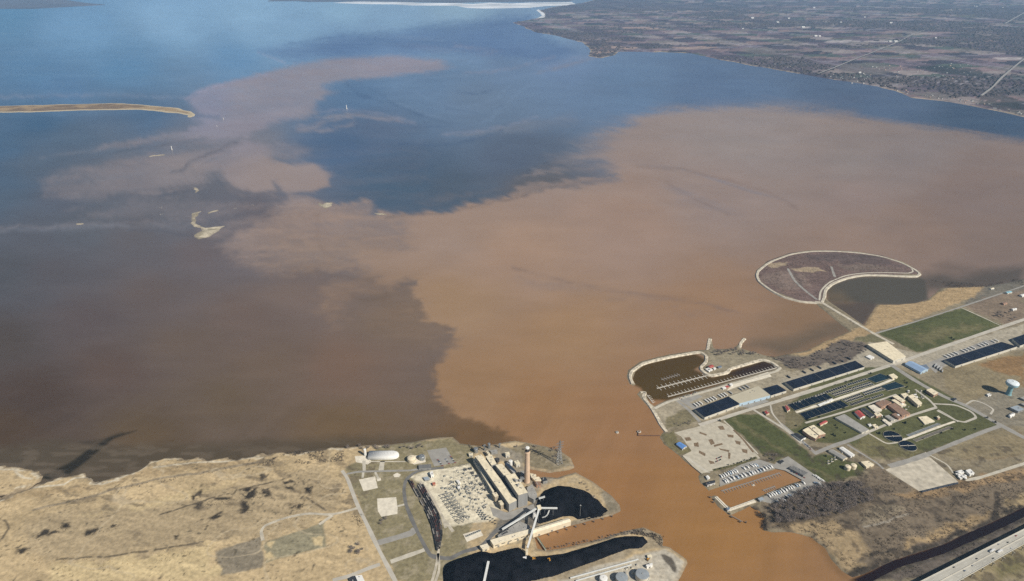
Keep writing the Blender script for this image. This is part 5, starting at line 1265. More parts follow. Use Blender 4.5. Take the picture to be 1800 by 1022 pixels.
gallery('coal_conveyor', TT + Vector((4, 0, -4)), g1('C', 728, 320, LAND + 24), 2.8, 2.4, 'pale stacker boom reaching from the transfer tower over the coal', M_PALEC, 2)
gallery('coal_conveyor', g1('C', 490, 195, LAND + 12), g1('C', 568, 172, LAND + 15), 3, 2.5, 'short grey conveyor at the top edge of the coal heap', M_PALEC, 2)
gallery('coal_conveyor', g1('8', 386, 500, LAND + 22), g1('8', 352, 660, LAND + 18), 4, 3.2, 'pale conveyor boom standing in the long coal heap', M_PALEC, 3)
block('conveyor_house', 'C', [(322, 850), (350, 838), (352, 880), (322, 893)], 11, M_CREAM, M_CREAMR, 'cream junction house at the slip end of the crossing conveyor', vents=0, doors=1)
block('conveyor_house', 'C', [(288, 945), (332, 938), (328, 985), (284, 992)], 10, M_PALEW, M_WHITE, 'pale junction house standing at the foot of the coal heap', vents=0, doors=1)
block('conveyor_house', 'C', [(410, 370), (445, 362), (452, 400), (415, 410)], 10, M_WHITE, M_WHITE, 'small white house at the foot of the transfer tower', vents=0, doors=1)
m = thing('curved_chute', g1('C', 560, 400, LAND), 'curved pale chute below the stacker boom', 'chute')
c0 = [g1('C', a, b, LAND + h) - m.location for a, b, h in ((625, 345, 20), (605, 395, 15), (575, 425, 10), (530, 440, 6))]
for i, (a, b) in enumerate(zip(c0[:-1], c0[1:])): MB().beam(a, b, 2, 1.6).build('section', M_PALEC, m)
for k in (1, 3): MB().beam((c0[k].x, c0[k].y, 0), c0[k], .5).build('leg', M_STEEL, m)
block('coal_shed', '8', [(668, 279), (932, 199), (953, 222), (690, 306)], 12, M_CREAM, mat('bright cream roof', (.82, .73, .55), .9), 'long narrow cream coal shed beside the slip', vents=2, gable=True, doors=3)
block('coal_shed', '8', [(398, 350), (662, 277), (688, 300), (420, 385)], 10, M_CREAM, MATS['bright cream roof'], 'cream unloading house joined to the long narrow coal shed', vents=4, doors=4, windows=6)
block('coal_shed', '8', [(325, 390), (376, 376), (392, 398), (345, 414)], 8, M_CREAM, MATS['bright cream roof'], 'small cream car dumper house at the end of the unloading house', vents=1, doors=1)
block('workshop', '8', [(450, 318), (600, 222), (668, 252), (672, 272), (455, 335)], 6, M_GREYW, M_GREYR, 'flat grey workshop behind the cream unloading house', vents=6, doors=2)
for i in range(9):
    p = g1('8', 480 + 10 * (i % 5) + 4 * (i // 5), 298 - 5 * (i % 5) + 14 * (i // 5), LAND + 6.4)
    o = thing('roof_unit', p, 'dark roof unit on the flat grey workshop', 'ventilation unit', 'workshop roof units', .4)
    MB().box((0, 0, 1), (2.6, 2, 2)).build('housing', M_DARKM, o); MB().cyl((0, 0), .8, .8, 2, 2.4, 10).build('fan', M_STEEL, o)

def dozer(loc, rz, label):
    t = thing('bulldozer', loc, label, 'bulldozer', None, rz)
    Yl = mat('machine yellow', (.62, .30, .03), .6)
    MB().box((0, 0, 2.2), (5, 2.6, 1.6)).build('body', Yl, t)
    MB().box((-.8, 0, 3.8), (2.2, 2.2, 1.8)).build('cab', M_GLASS, t); MB().box((-.8, 0, 4.8), (2.5, 2.5, .25)).build('cab_roof', Yl, t)
    for s in (-1.6, 1.6): MB().prism([(-3.2, s - .5), (3.2, s - .5), (3.2, s + .5), (-3.2, s + .5)], .2, 1.5).build('track', M_DARKM, t)
    MB().box((4.2, 0, 1.2), (.5, 5.2, 2.2), 0).build('blade', Yl, t)
    return t
dozer(on_heap(g1('8', 694, 500, LAND + 9)), .3, 'orange bulldozer on coal nearest the conveyor junction house')
dozer(on_heap(g1('8', 804, 512, LAND + 9)), 2.0, 'orange bulldozer farther out along the long coal heap')

def mast(c, base, h, label, cat='light mast'):
    p = g1(c, *base, LAND)
    t = thing('light_mast', p, label, cat)
    MB().cyl((0, 0), .6, .25, 0, h, 10).build('pole', M_STEEL, t)
    for a in (0, 1.57, 3.14, 4.71): MB().box((1.1 * math.cos(a), 1.1 * math.sin(a), h), (1.0, .8, .6), a).build('lamp', M_PALEC, t)
mast('8', (1015, 192), 34, 'tall light mast standing at the edge of the coal heap by the river')

def pylon(c, base, h, label, arm=13):
    p = g1(c, *base, LAND)
    t = thing('power_pylon', p, label, 'pylon', None, .5)
    m = MB(); b = h * .085
    def at(s, z):
        f = 1 - .86 * (z / h) ** .85; return (s[0] * b * f, s[1] * b * f, z)
    cs = ((-1, -1), (1, -1), (1, 1), (-1, 1))
    for s in cs:
        q = [at(s, h * k / 9) for k in range(10)]
        g = MB(); [g.beam(x, y, .7) for x, y in zip(q[:-1], q[1:])]; g.build('leg', M_STEEL, t)
    for k in range(9):
        for i in range(4):
            s, r = cs[i], cs[(i + 1) % 4]
            m.beam(at(s, h * k / 9), at(r, h * (k + 1) / 9), .4); m.beam(at(r, h * k / 9), at(s, h * (k + 1) / 9), .4)
    m.build('bracing', M_STEEL, t)
    for z in (.68, .79, .9):
        g = MB(); L_ = arm * (1.15 - abs(z - .79)) * .5
        g.beam((-L_, 0, h * z), (L_, 0, h * z), .7); g.beam((-L_, 0, h * z), (0, 0, h * (z + .05)), .4); g.beam((L_, 0, h * z), (0, 0, h * (z + .05)), .4); g.build('crossarm', M_STEEL, t)
pylon('1', (1388, 272), 70, 'tall lattice power pylon on the point beside the river', 20)
pylon('1', (912, 186), 18, 'short lattice tower on the shore behind the power station', 7)
pylon('1', (1008, 172), 15, 'stubby lattice tower left of the chimney on the shore', 6)

# slip and south quay
fb = thing('footbridge', g1('8', 722, 337, LAND), 'narrow green footbridge across the end of the slip', 'footbridge')
e_ = g1('8', 781, 424, LAND) - fb.location; M_GREEN = mat('pale green paint', (.22, .33, .24), .6)
MB().beam((0, 0, 1.2), e_ + Vector((0, 0, 1.2)), 2.4, .6).build('deck', M_CONC, fb)
for s in (-1.2, 1.2):
    n = Vector((-e_.y, e_.x, 0)).normalized() * s; MB().beam(n + Vector((0, 0, 2.2)), e_ + n + Vector((0, 0, 2.2)), .35, 1.2).build('truss', M_GREEN, fb)
for s in (.2, .5, .8): p = e_ * s; MB().beam((p.x, p.y, -4), (p.x, p.y, 1), 1.0).build('pier', M_CONCW, fb)
tank('storage_tank', 'H', (1050, 790), 13.5, 12, M_PALEW, 'large pale steel tank with grey roof on the south quay', top=mat('grey tank roof', (.30, .33, .35), .5), dome=.06)
tank('storage_tank', 'H', (755, 830), 12.0, 11, M_GREYW, 'grey roofed steel tank beside the conveyor strip on the south quay', top=MATS['grey tank roof'], dome=.06)
tank('storage_tank', 'H', (495, 830), 8.0, 9, M_WHITE, 'small white tank at the inner end of the south quay', dome=.12)
block('quay_office', 'H', [(1108, 602), (1198, 572), (1204, 602), (1124, 628)], 6, M_WHITE, M_WHITE, 'white flat roofed office on the south quay beside the big tank', vents=1, doors=1)
block('quay_shed', 'H', [(1125, 462), (1185, 450), (1195, 480), (1135, 492)], 4, M_PALEW, M_CREAMR, 'low cream shed on the south quay above the white office', vents=0, doors=1)
block('quay_shed', 'H', [(700, 715), (735, 705), (750, 745), (715, 750)], 4, M_GREYW, M_DARKR, 'small dark hut between the two grey roofed tanks', vents=0, doors=1)
for a, b in (((20, 790), (1000, 520)), ((100, 830), (900, 600))):
    gallery('pipe_rack', g1('H', *a, LAND + 2.5), g1('H', *b, LAND + 2.5), 2.2, .8, 'long low pipe rack along the south quay' if a[0] == 20 else 'second low pipe rack closer to the tanks on the south quay', M_PALEC, 8, cat='pipe rack')
for i in range(12):
    p = g1('H', 830 + rr.uniform(-60, 330), 650 + rr.uniform(-50, 100), LAND)
    t = thing('crate_stack', p, 'pale stack of plant material on the south quay', 'material stack', 'quay stacks', rr.uniform(0, 3))
    MB().box((0, 0, .9), (rr.uniform(3, 6), rr.uniform(2, 4), 1.8)).build('lower_tier', [M_CREAM, M_PALEW, M_GREYW][i % 3], t); MB().box((.3, .2, 2.4), (2.2, 1.8, 1.2)).build('upper_tier', [M_VENT, M_CREAM][i % 2], t)
dozer(g1('H', 1132, 530, LAND), 1.0, 'small yellow loader on the south quay beside the white office')
# ------------------------------------------------------------------ east bank: port warehouses
block('port_warehouse', 'D', [(185, 680), (690, 490), (850, 608), (330, 800)], 8, M_PALEW, M_NAVY, 'navy black roofed warehouse in two sections beside the tan roofed one', 'warehouse', vents=0, panels=2, doors=4)
block('port_warehouse', 'D', [(690, 490), (1130, 332), (1312, 470), (850, 592)], 10, M_BLUEW, mat('tan membrane roof', (.50, .455, .345), .95, scale=.05, var=.06), 'tan roofed warehouse with light blue wall between two black roofed ones', 'warehouse', vents=3, doors=5)
block('port_warehouse', 'D', [(1200, 370), (1412, 310), (1556, 400), (1322, 474)], 8, M_PALEW, M_NAVY, 'small square navy black roofed warehouse beside the light blue wall', 'warehouse', vents=0, panels=1, doors=2)
block('port_warehouse', '3', [(0, 440), (485, 292), (550, 335), (60, 488)], 8, M_PALEW, M_NAVY, 'long navy black roofed warehouse in five sections above the treatment basins', 'warehouse', vents=0, panels=5, doors=6)
block('port_warehouse', 'F', [(150, 240), (880, 10), (1080, 70), (290, 320)], 8, M_PALEW, M_NAVY, 'long navy black roofed warehouse in four sections between the big lawn and the water tower', 'warehouse', vents=0, panels=4, doors=5)
block('port_warehouse', '3', [(1570, 140), (1700, 95), (1790, 135), (1625, 188)], 8, M_PALEW, M_NAVY, 'navy black roofed warehouse past the end of the four section one', 'warehouse', vents=0, panels=2, doors=3)
block('port_warehouse', '6', [(808, 668), (932, 650), (1052, 745), (974, 772)], 10, M_PALEW, M_CREAMR, 'cream roofed storage shed at the landward end of the island causeway', 'warehouse', vents=2, doors=2)
block('port_warehouse', '3', [(828, 314), (882, 298), (990, 352), (938, 373)], 7, M_BLUEW, M_LBLUER, 'light blue roofed shed at the port crossroads', 'warehouse', vents=2, gable=True, doors=2)
block('port_office', '3', [(930, 325), (975, 318), (1000, 345), (960, 352)], 4, M_GREYW, mat('slate blue roof', (.16, .20, .26), .7), 'slate blue flat annex beside the light blue roofed shed', vents=1, doors=1)
block('port_shed', '3', [(558, 262), (585, 252), (618, 268), (592, 280)], 4, M_WHITE, M_WHITE, 'small white shed between long black roofed warehouse and causeway', vents=0, doors=1)
block('port_shed', 'D', [(585, 355), (630, 340), (655, 355), (612, 372)], 4, M_WHITE, M_WHITE, 'white roofed hut on the quay yard by the red one', vents=0, doors=1)
block('port_shed', 'D', [(630, 340), (672, 322), (700, 340), (662, 358)], 4, M_BRICK, M_REDR, 'dark red roofed hut on the quay yard', vents=0, doors=1)
block('port_shed', 'D', [(695, 300), (730, 288), (755, 312), (722, 325)], 4, M_WHITE, M_WHITE, 'white hut right of the dark red one on the quay yard', vents=0, doors=1)
# harbour house on the marina point
block('harbour_house', 'D', [(375, 35), (430, 10), (470, 40), (420, 60)], 6, M_BRICK, M_REDR, 'dark red roofed harbour house on the marina point', 'house', vents=1, gable=True, doors=1, windows=4)
block('harbour_house', 'D', [(340, 75), (400, 55), (450, 85), (395, 110)], 4, M_WHITE, M_WHITE, 'white square pavilion with dark centre on the marina point', 'pavilion', vents=0, doors=1)
p = g1('D', 395, 82, LAND + 4.5); o = thing('roof_well', p, 'dark roof well in the white square pavilion', 'roof well', None, .3); MB().box((0, 0, .3), (6, 5, .6)).build('frame', M_GREYW, o); MB().box((0, 0, .45), (5, 4, .5)).build('pane', M_DARKR, o)
block('harbour_house', 'D', [(455, 62), (485, 50), (500, 68), (470, 80)], 4, M_WHITE, M_WHITE, 'tiny white annex beside the white square pavilion', 'annex', vents=0, doors=1)
block('harbour_house', 'D', [(520, 40), (570, 25), (590, 45), (540, 58)], 4, M_GREYW, mat('slate blue roof', (.16, .20, .26), .7), 'grey blue roofed boat shed on the marina point', 'boat shed', vents=0, doors=1)
# trailers backed against the docks
trl = {}
def trailer(loc, rz, key, label, group):
    if key in trl: return copy_tree(trl[key], loc, rz)
    t = thing('semi_trailer', loc, label, 'trailer', group, rz)
    MB().box((0, 0, 2.7), (14, 2.6, 2.9)).build('box', [M_WHITE, mat('grey trailer', (.45, .45, .44), .6), mat('dark trailer', (.06, .07, .09), .6)][len(trl) % 3 if 'grey' not in label else 1], t)
    m = MB(); [m.box((x, 0, .55), (1.1, 2.3, 1.1)) for x in (-5.6, -4.3)]; m.build('wheel_set', M_DARKM, t)
    m = MB(); [m.beam((4.6, y, 0), (4.6, y, 1.3), .25) for y in (-.8, .8)]; m.build('landing_leg', M_STEEL, t)
    trl[key] = t
    return t
def dock_row(c, a, b, n, key, label, group, skip=()):
    A, B = g1(c, *a, LAND), g1(c, *b, LAND)
    d = (B - A).normalized(); nrm = Vector((-d.y, d.x, 0))
    if nrm.y < 0: nrm = -nrm
    for i in range(n):
        if i in skip: continue
        trailer(A.lerp(B, (i + .5) / n) + nrm * 8, math.atan2(nrm.y, nrm.x), key, label, group)
dock_row('D', (195, 655), (690, 478), 12, 'a', 'white trailer backed against the two section black roofed warehouse', 'trailers at two section warehouse', (3, 8))
dock_row('D', (720, 470), (1120, 325), 8, 'b', 'white trailer behind the tan roofed warehouse', 'trailers at tan roofed warehouse', (1, 2, 6, 7))
trl['a'].children[0].data.materials[0] = M_WHITE
dock_row('3', (10, 425), (480, 282), 9, 'c', 'dark trailer backed against the five section black roofed warehouse', 'trailers at five section warehouse', (1, 5))
dock_row('F', (170, 228), (860, 5), 16, 'd', 'white trailer backed against the four section black roofed warehouse', 'trailers at four section warehouse', (4, 9, 13))
for i in range(10):
    p = g1('F', 20 + 11 * i, 330 + 7 * i - 16 * (i % 3), LAND)
    trailer(p, .9 + .1 * (i % 3), 'e', 'white trailer parked at the yard bend below the light blue shed', 'trailers at the yard bend')
for i in range(7):
    A, B = g1('5', 1085, 408, LAND), g1('5', 1335, 348, LAND); d = B - A
    trailer(A.lerp(B, (i + .5) / 7) + Vector((0, -3, 0)), math.atan2(d.y, d.x), 'f', 'white trailer parked end to end along the gravel lot', 'trailers along the gravel lot')

# ------------------------------------------------------------------ marina docks
M_DOCK = mat('bleached dock planks', (.52, .48, .41), .9, scale=.6, var=.15)
M_DOCKG = mat('grey dock planks', (.26, .235, .21), .9, scale=.6, var=.2)
def pier(c, a, b, wd, fingers, flen, side, label, m=M_DOCK, grp=None, z=.55, skip=()):
    A, B = g1(c, *a, 0), g1(c, *b, 0)
    t = thing('floating_dock', (A.x, A.y, 0), label, 'dock', grp)
    d = B - A; n = Vector((-d.y, d.x, 0)).normalized()
    if n.y < 0: n = -n
    MB().beam((0, 0, z), (d.x, d.y, z), wd, .9).build('walkway', m, t)
    for i in range(fingers):
        if i in skip: continue
        p = d * ((i + .5) / fingers)
        for s in side:
            q = p + n * s * (flen + wd / 2); p2 = p + n * s * wd / 2
            MB().beam((p2.x, p2.y, z - .05), (q.x, q.y, z - .05), 1.7, .7).build('finger', m, t)
    for i in range(0, fingers + 1, 3):
        p = d * (i / max(fingers, 1)) + n * (wd / 2 + .4); MB().cyl((p.x, p.y), .25, .25, -2.4, 3, 6).build('pile', M_DOCKG, t)
pier('2', (400, 503), (1225, 283), 3, 34, 11, (1,), 'long pale dock with one row of fingers along the marina quay')
pier('2', (318, 440), (690, 345), 3.6, 12, 11, (1, -1), 'pale dock with fingers on both sides reaching from the marina point')
pier('2', (352, 375), (488, 335), 1.6, 7, 7, (1, -1), 'short thin loose dock lying in the middle of the marina basin', M_DOCKG)
pier('2', (243, 490), (290, 550), 2.2, 5, 7, (1,), 'short dock with fingers inside the marina entrance')
pier('G', (360, 478), (1130, 238), 2.6, 22, 8, (-1,), 'long grey dock with fingers in the lower boat basin', M_DOCKG)
pier('G', (905, 470), (1065, 415), 2.4, 6, 6, (-1,), 'short grey dock with fingers against the lower basin bank', M_DOCKG)
MBx = thing('dock_float', g1('G', 780, 400, 0), 'square pale float beside the long grey dock', 'float', None, .35)
MB().box((0, 0, .4), (7, 5, .9)).build('deck', M_DOCK, MBx); MB().box((0, 0, 1.4), (2.4, 2, 1.2)).build('locker', M_PALEW, MBx)
# concrete pier guarding the lower basin
cp = thing('concrete_pier', g1('G', 470, 740, 0), 'angled pale concrete pier guarding the lower boat basin', 'pier')
for a, b, w_ in (((285, 560), (460, 735), 8), ((460, 735), (800, 612), 8)):
    p, q = g1('G', *a, 0) - cp.location, g1('G', *b, 0) - cp.location; MB().beam((p.x, p.y, .6), (q.x, q.y, .6), w_, 3.6).build('deck', M_PAD, cp)
    MB().beam((p.x, p.y, 2.9), (q.x, q.y, 2.9), .8, 1.0).build('parapet', M_CONC, cp)
block('pier_hut', 'G', [(425, 700), (455, 690), (475, 715), (445, 730)], 4, M_WHITE, mat('slate blue roof', (.16, .20, .26), .7), 'small blue grey hut on the bend of the concrete pier', vents=0, doors=1)
def piles(c, xy, label, n=5, grp=None):
    t = thing('mooring_dolphin', g1(c, *xy, 0), label, 'mooring piles', grp)
    for k in range(n):
        a = 6.28 * k / n; MB().cyl((1.3 * math.cos(a), 1.3 * math.sin(a)), .4, .35, -3, 4.2, 7).build('pile', M_DARKM, t)
    MB().cyl((0, 0), 1.5, 1.5, 3.4, 3.9, 10).build('band', M_DOCKG, t)
for xy in ((208, 565), (250, 630), (268, 598), (470, 785), (492, 826), (605, 890), (682, 896)):
    piles('G', xy, 'dark timber mooring dolphin off the angled concrete pier', grp='dolphins off the concrete pier')
for i in range(8): piles('8', (800 + 62 * i, 318 - 18 * i), 'dark timber mooring dolphin along the slip bank', 4, 'dolphins along the slip')
gallery('jetty_walk', g1('G', 490, 800, 2.2), g1('G', 640, 880, 2.2), 1.2, .4, 'thin low catwalk running out from the concrete pier', M_DOCKG, 0, cat='catwalk')
fp = thing('fishing_pier', g1('2', 340, 796, 0), 'thin rust brown fishing pier with round platform in the river mouth', 'pier')
q = g1('2', 178, 795, 0) - fp.location; M_RUSTP = mat('rust brown timber', (.20, .11, .07), .9)
MB().beam((0, 0, 2.4), (q.x, q.y, 2.4), 2.4, .5).build('deck', M_RUSTP, fp)
q2 = g1('2', 185, 768, 0) - fp.location
MB().beam((q.x, q.y, 2.45), (q2.x, q2.y, 2.45), 2.4, .5).build('deck', M_RUSTP, fp)
MB().cyl((q2.x, q2.y), 5, 5, 1.6, 2.9, 14).build('platform', M_PALEW, fp); MB().cyl((q2.x, q2.y), 2.5, 2.5, 2.9, 4.6, 10).build('shelter', M_RUSTP, fp)
for i in range(10): p = q * (i / 9.5); MB().cyl((p.x, p.y), .35, .35, -2.5, 2.2, 6).build('pile', M_DARKM, fp)
for p_, lb in (((20, 770), 'round pale concrete caisson alone in the river mouth'),):
    t = thing('caisson', g1('2', *p_, 0), lb, 'caisson'); MB().cyl((0, 0), 4.2, 4.2, -2.5, 2.2, 16).build('drum', M_PALEW, t); MB().cyl((0, 0), 3, 3, 2.2, 2.8, 14).build('cap', M_GREYR, t); MB().cyl((0, 0), .4, .3, 2.8, 7, 8).build('post', M_STEEL, t)
block('park_pavilion', '4', [(208, 218), (240, 203), (290, 235), (255, 256)], 4.5, M_PALEW, M_BLUER, 'bright blue roofed pavilion on the grass by the river', 'pavilion', vents=0, gable=True, doors=2)
block('boat_club', 'G', [(160, 360), (268, 332), (278, 366), (180, 396)], 5, M_WHITE, M_DARKR, 'dark slate roofed boat club house at the basin entrance', 'club house', vents=1, gable=True, doors=2, windows=5)
block('boat_club', 'G', [(155, 285), (185, 270), (210, 300), (180, 318)], 4, M_WHITE, M_WHITE, 'tiny white lodge on the grass beside the boat club', 'lodge', vents=0, gable=True, doors=1)
block('boat_shed', 'G', [(1250, 170), (1312, 145), (1502, 235), (1440, 270)], 5, M_GREYW, mat('mid grey roof', (.17, .17, .165), .9), 'long grey roofed boat shed at the head of the lower basin', 'boat shed', vents=5, doors=3)
block('boat_shed', 'G', [(1115, 85), (1160, 65), (1190, 85), (1150, 108)], 4, M_GREYW, M_DARKR, 'small dark roofed shed at the lower boatyard gate', 'shed', vents=0, doors=1)
block('boat_shed', 'G', [(840, 575), (900, 555), (925, 590), (870, 605)], 4, M_GREYW, mat('pale blue grey roof', (.33, .38, .42), .7), 'pale blue grey roofed hut at the root of the concrete pier', 'shed', vents=0, doors=1)

# boats ashore
bts = {}
def boat(c, xy, rz, kind, label, group, z=LAND + .1):
    p = g1(c, *xy, z)
    if (kind, group) in bts: return copy_tree(bts[(kind, group)], p, rz + rr.uniform(-.12, .12), scale=(rr.uniform(.85, 1.15),) * 3)
    t = thing('laid_up_boat', p, label, 'boat', group, rz)
    L_, Wb = (13, 4.0)
    st = [(-L_ / 2, .85, 1.1), (-L_ / 4, 1, .7), (0, 1, .6), (L_ / 4, .8, .75), (L_ / 2, .05, 1.3)]
    vs = []; fs = []
    for x, k, kz in st:
        w2 = Wb / 2 * k; vs += [(x, -w2, 2.4), (x, -w2 * .8, 1.5), (x, 0, kz), (x, w2 * .8, 1.5), (x, w2, 2.4)]
    for i in range(4):
        for j in range(4): fs.append((5 * i + j, 5 * i + 5 + j, 5 * i + 6 + j, 5 * i + 1 + j))
        fs.append((5 * i + 4, 5 * i + 9, 5 * i + 5, 5 * i))
    fs.append((0, 1, 2, 3, 4))
    MB().add(vs, fs).build('hull', mat('white gelcoat', (.82, .82, .80), .35) if kind != 'tarp' else mat('blue shrink wrap', (.30, .42, .55), .6), t)
    if kind == 'sail':
        MB().box((-.5, 0, 2.75), (4.6, 2, .7)).build('cabin', M_WHITE, t); MB().cyl((.6, 0), .12, .08, 2.4, 14, 6).build('mast', M_STEEL, t)
    else:
        MB().prism([(-3.6, -1.3), (2.2, -1.2), (3, 0), (2.2, 1.2), (-3.6, 1.3)], 2.4, 3.5).build('cabin', M_WHITE, t)
        MB().box((-.6, 0, 4.0), (3, 2.2, 1.0)).build('bridge', M_WHITE if kind != 'tarp' else MATS['blue shrink wrap'], t); MB().box((1.0, 0, 3.1), (.6, 2.5, .7)).build('windscreen', M_GLASS, t)
    m = MB(); [m.beam((x, y, 0), (x, y * .6, 1.6), .18) for x in (-3, 2) for y in (-1.8, 1.8)]; m.build('cradle', M_DARKM, t)
    bts[(kind, group)] = t
    return t
BR = [('small white boat in the tight row along the planted bed', 'boats along the planted bed', [(355, 285), (385, 275), (415, 262), (445, 250), (470, 240), (500, 232), (530, 224), (556, 218)], 1.9),
      ('white boat laid up along the upper bank of the lower basin', 'boats on the upper bank', [(405, 352), (432, 345), (476, 322), (512, 305), (570, 296), (620, 280), (666, 266), (722, 255), (762, 240), (792, 234), (830, 215), (866, 205), (906, 195), (942, 172), (986, 166), (1012, 158)], 2.0),
      ('white boat in the middle of the upper boatyard', 'boats in mid yard', [(656, 182), (706, 166), (764, 146), (792, 142), (820, 138)], 2.1),
      ('white boat laid up along the lower bank of the lower basin', 'boats on the lower bank', [(986, 540), (1016, 526), (1046, 516), (1072, 506), (1106, 496), (1136, 486), (1170, 476), (1206, 462), (1240, 441), (1270, 434), (1302, 424), (1346, 406), (1376, 400), (1440, 370)], 2.0),
      ('white boat laid up at the edge of the bare wood', 'boats at the wood edge', [(1110, 630), (1150, 600), (1186, 596), (1230, 560), (1266, 548), (1292, 545), (1420, 505), (1490, 466), (1532, 450)], 2.1),
      ('white boat in the close cluster by the lawn corner', 'boats by the lawn corner', [(1605, 285), (1632, 300), (1660, 322), (1690, 345), (1615, 380), (1645, 388), (1675, 402), (1628, 425), (1700, 410)], -.6)]
for lb, gp, lst, rz in BR:
    for i, xy in enumerate(lst):
        k = 'sail' if (i % 4 == 2) else ('tarp' if i % 7 == 4 else 'motor')
        boat('G', xy, rz, k, lb if k == 'motor' else (lb.replace('white boat', 'white sailing boat') if k == 'sail' else lb.replace('white boat', 'blue wrapped boat')), gp)

# ------------------------------------------------------------------ treatment works
M_WATD = mat('dark basin water', (.006, .012, .022), .25, scale=.1, var=.4, spec=.25)
M_WATT = mat('teal basin water', (.012, .03, .042), .25, scale=.1, var=.4, spec=.25)
def basin(c, pts, nx, ny, label, water=M_WATD, h=1.2, wall=.7, cat='basin', name='settling_basin'):
    g = [Vector(q) for q in G(c, pts, LAND + h)]
    o = sum(g, Vector((0, 0))) / 4
    t = thing(name, (o.x, o.y, LAND), label, cat)
    L = [tuple(q - o) for q in g]
    out = inset(L, -wall)
    for i in range(4):
        a, b, a2, b2 = L[i], L[(i + 1) % 4], out[i], out[(i + 1) % 4]
        MB().prism([a, b, b2, a2], -.4, h).build('rim', M_CONCW, t)
    MB().prism(inset(L, .02), -.3, h - .7).build('water', water, t)
    for i in range(1, nx):
        p, q = lerp2(L, i / nx, 0), lerp2(L, i / nx, 1); MB().beam((p.x, p.y, h * .5), (q.x, q.y, h * .5), wall * .8, h * .98).build('dividing_wall', M_CONCW, t)
    for j in range(1, ny):
        p, q = lerp2(L, 0, j / ny), lerp2(L, 1, j / ny); MB().beam((p.x, p.y, h * .52), (q.x, q.y, h * .52), wall * 1.2, h * 1.02).build('walkway', M_CONCW, t)
    return t
basin('M', [(30, 482), (540, 316), (660, 390), (140, 565)], 7, 1, 'black aeration basin with seven bays nearer the warehouse road', wall=.3)
basin('M', [(200, 602), (760, 420), (882, 500), (290, 690)], 8, 1, 'black aeration basin with eight bays nearer the works lane', wall=.3)
basin('M', [(1128, 122), (1310, 52), (1480, 112), (1258, 182)], 1, 1, 'dark teal open tank at the crossroads corner of the works', M_WATT, wall=.5)
basin('M', [(1318, 226), (1520, 165), (1662, 230), (1420, 290)], 1, 1, 'dark teal open tank facing the works lane corner', M_WATT, wall=.5)
for nm, pts, nx, ny in (('narrow upper', [(552, 300), (830, 207), (856, 235), (585, 325)], 9, 1), ('narrow upper right', [(852, 196), (1108, 116), (1135, 140), (882, 220)], 9, 1), ('wide upper', [(632, 328), (900, 247), (950, 290), (700, 365)], 9, 2), ('wide upper right', [(922, 242), (1160, 166), (1232, 206), (972, 282)], 9, 2), ('wide lower', [(785, 412), (1020, 328), (1090, 375), (862, 450)], 9, 2), ('wide lower right', [(1072, 308), (1290, 232), (1380, 276), (1112, 356)], 9, 2), ('narrow lower', [(882, 472), (1150, 387), (1190, 402), (932, 496)], 9, 1), ('narrow lower right', [(1182, 382), (1340, 332), (1362, 352), (1212, 406)], 6, 1)):
    w1 = nm.split()
    lb = '%s clarifier bank on the %s side of the walkway, next to the %s' % (w1[0], 'warehouse' if w1[1] == 'upper' else 'lane', 'teal tanks' if 'right' in nm else 'black basins')
    basin('M', pts, nx, ny, lb, M_WATT if 'right' in nm else M_WATD, wall=1.5, cat='clarifier', name='clarifier_bank')
ribbon('walkway', 'M', [(150, 592), (430, 500), (700, 412), (1010, 308), (1290, 216), (1500, 130)], 8, M_PAD, .5, .8)
block('basin_gallery', 'M', [(450, 482), (650, 402), (672, 418), (478, 500)], 3, M_WHITE, M_WHITE, 'long thin white gallery between the two black aeration basins', vents=3)
block('works_office', 'M', [(242, 838), (330, 792), (470, 900), (422, 955), (330, 905)], 9, M_BRICK, M_CREAMR, 'salmon walled works office with stepped cream roofs', 'office', vents=5, doors=2, windows=5)
block('works_office', 'M', [(330, 790), (396, 766), (560, 885), (470, 905)], 11, M_BRICK, M_CREAMR, 'taller salmon walled wing joined to the works office', 'office', vents=6, doors=1, windows=4)
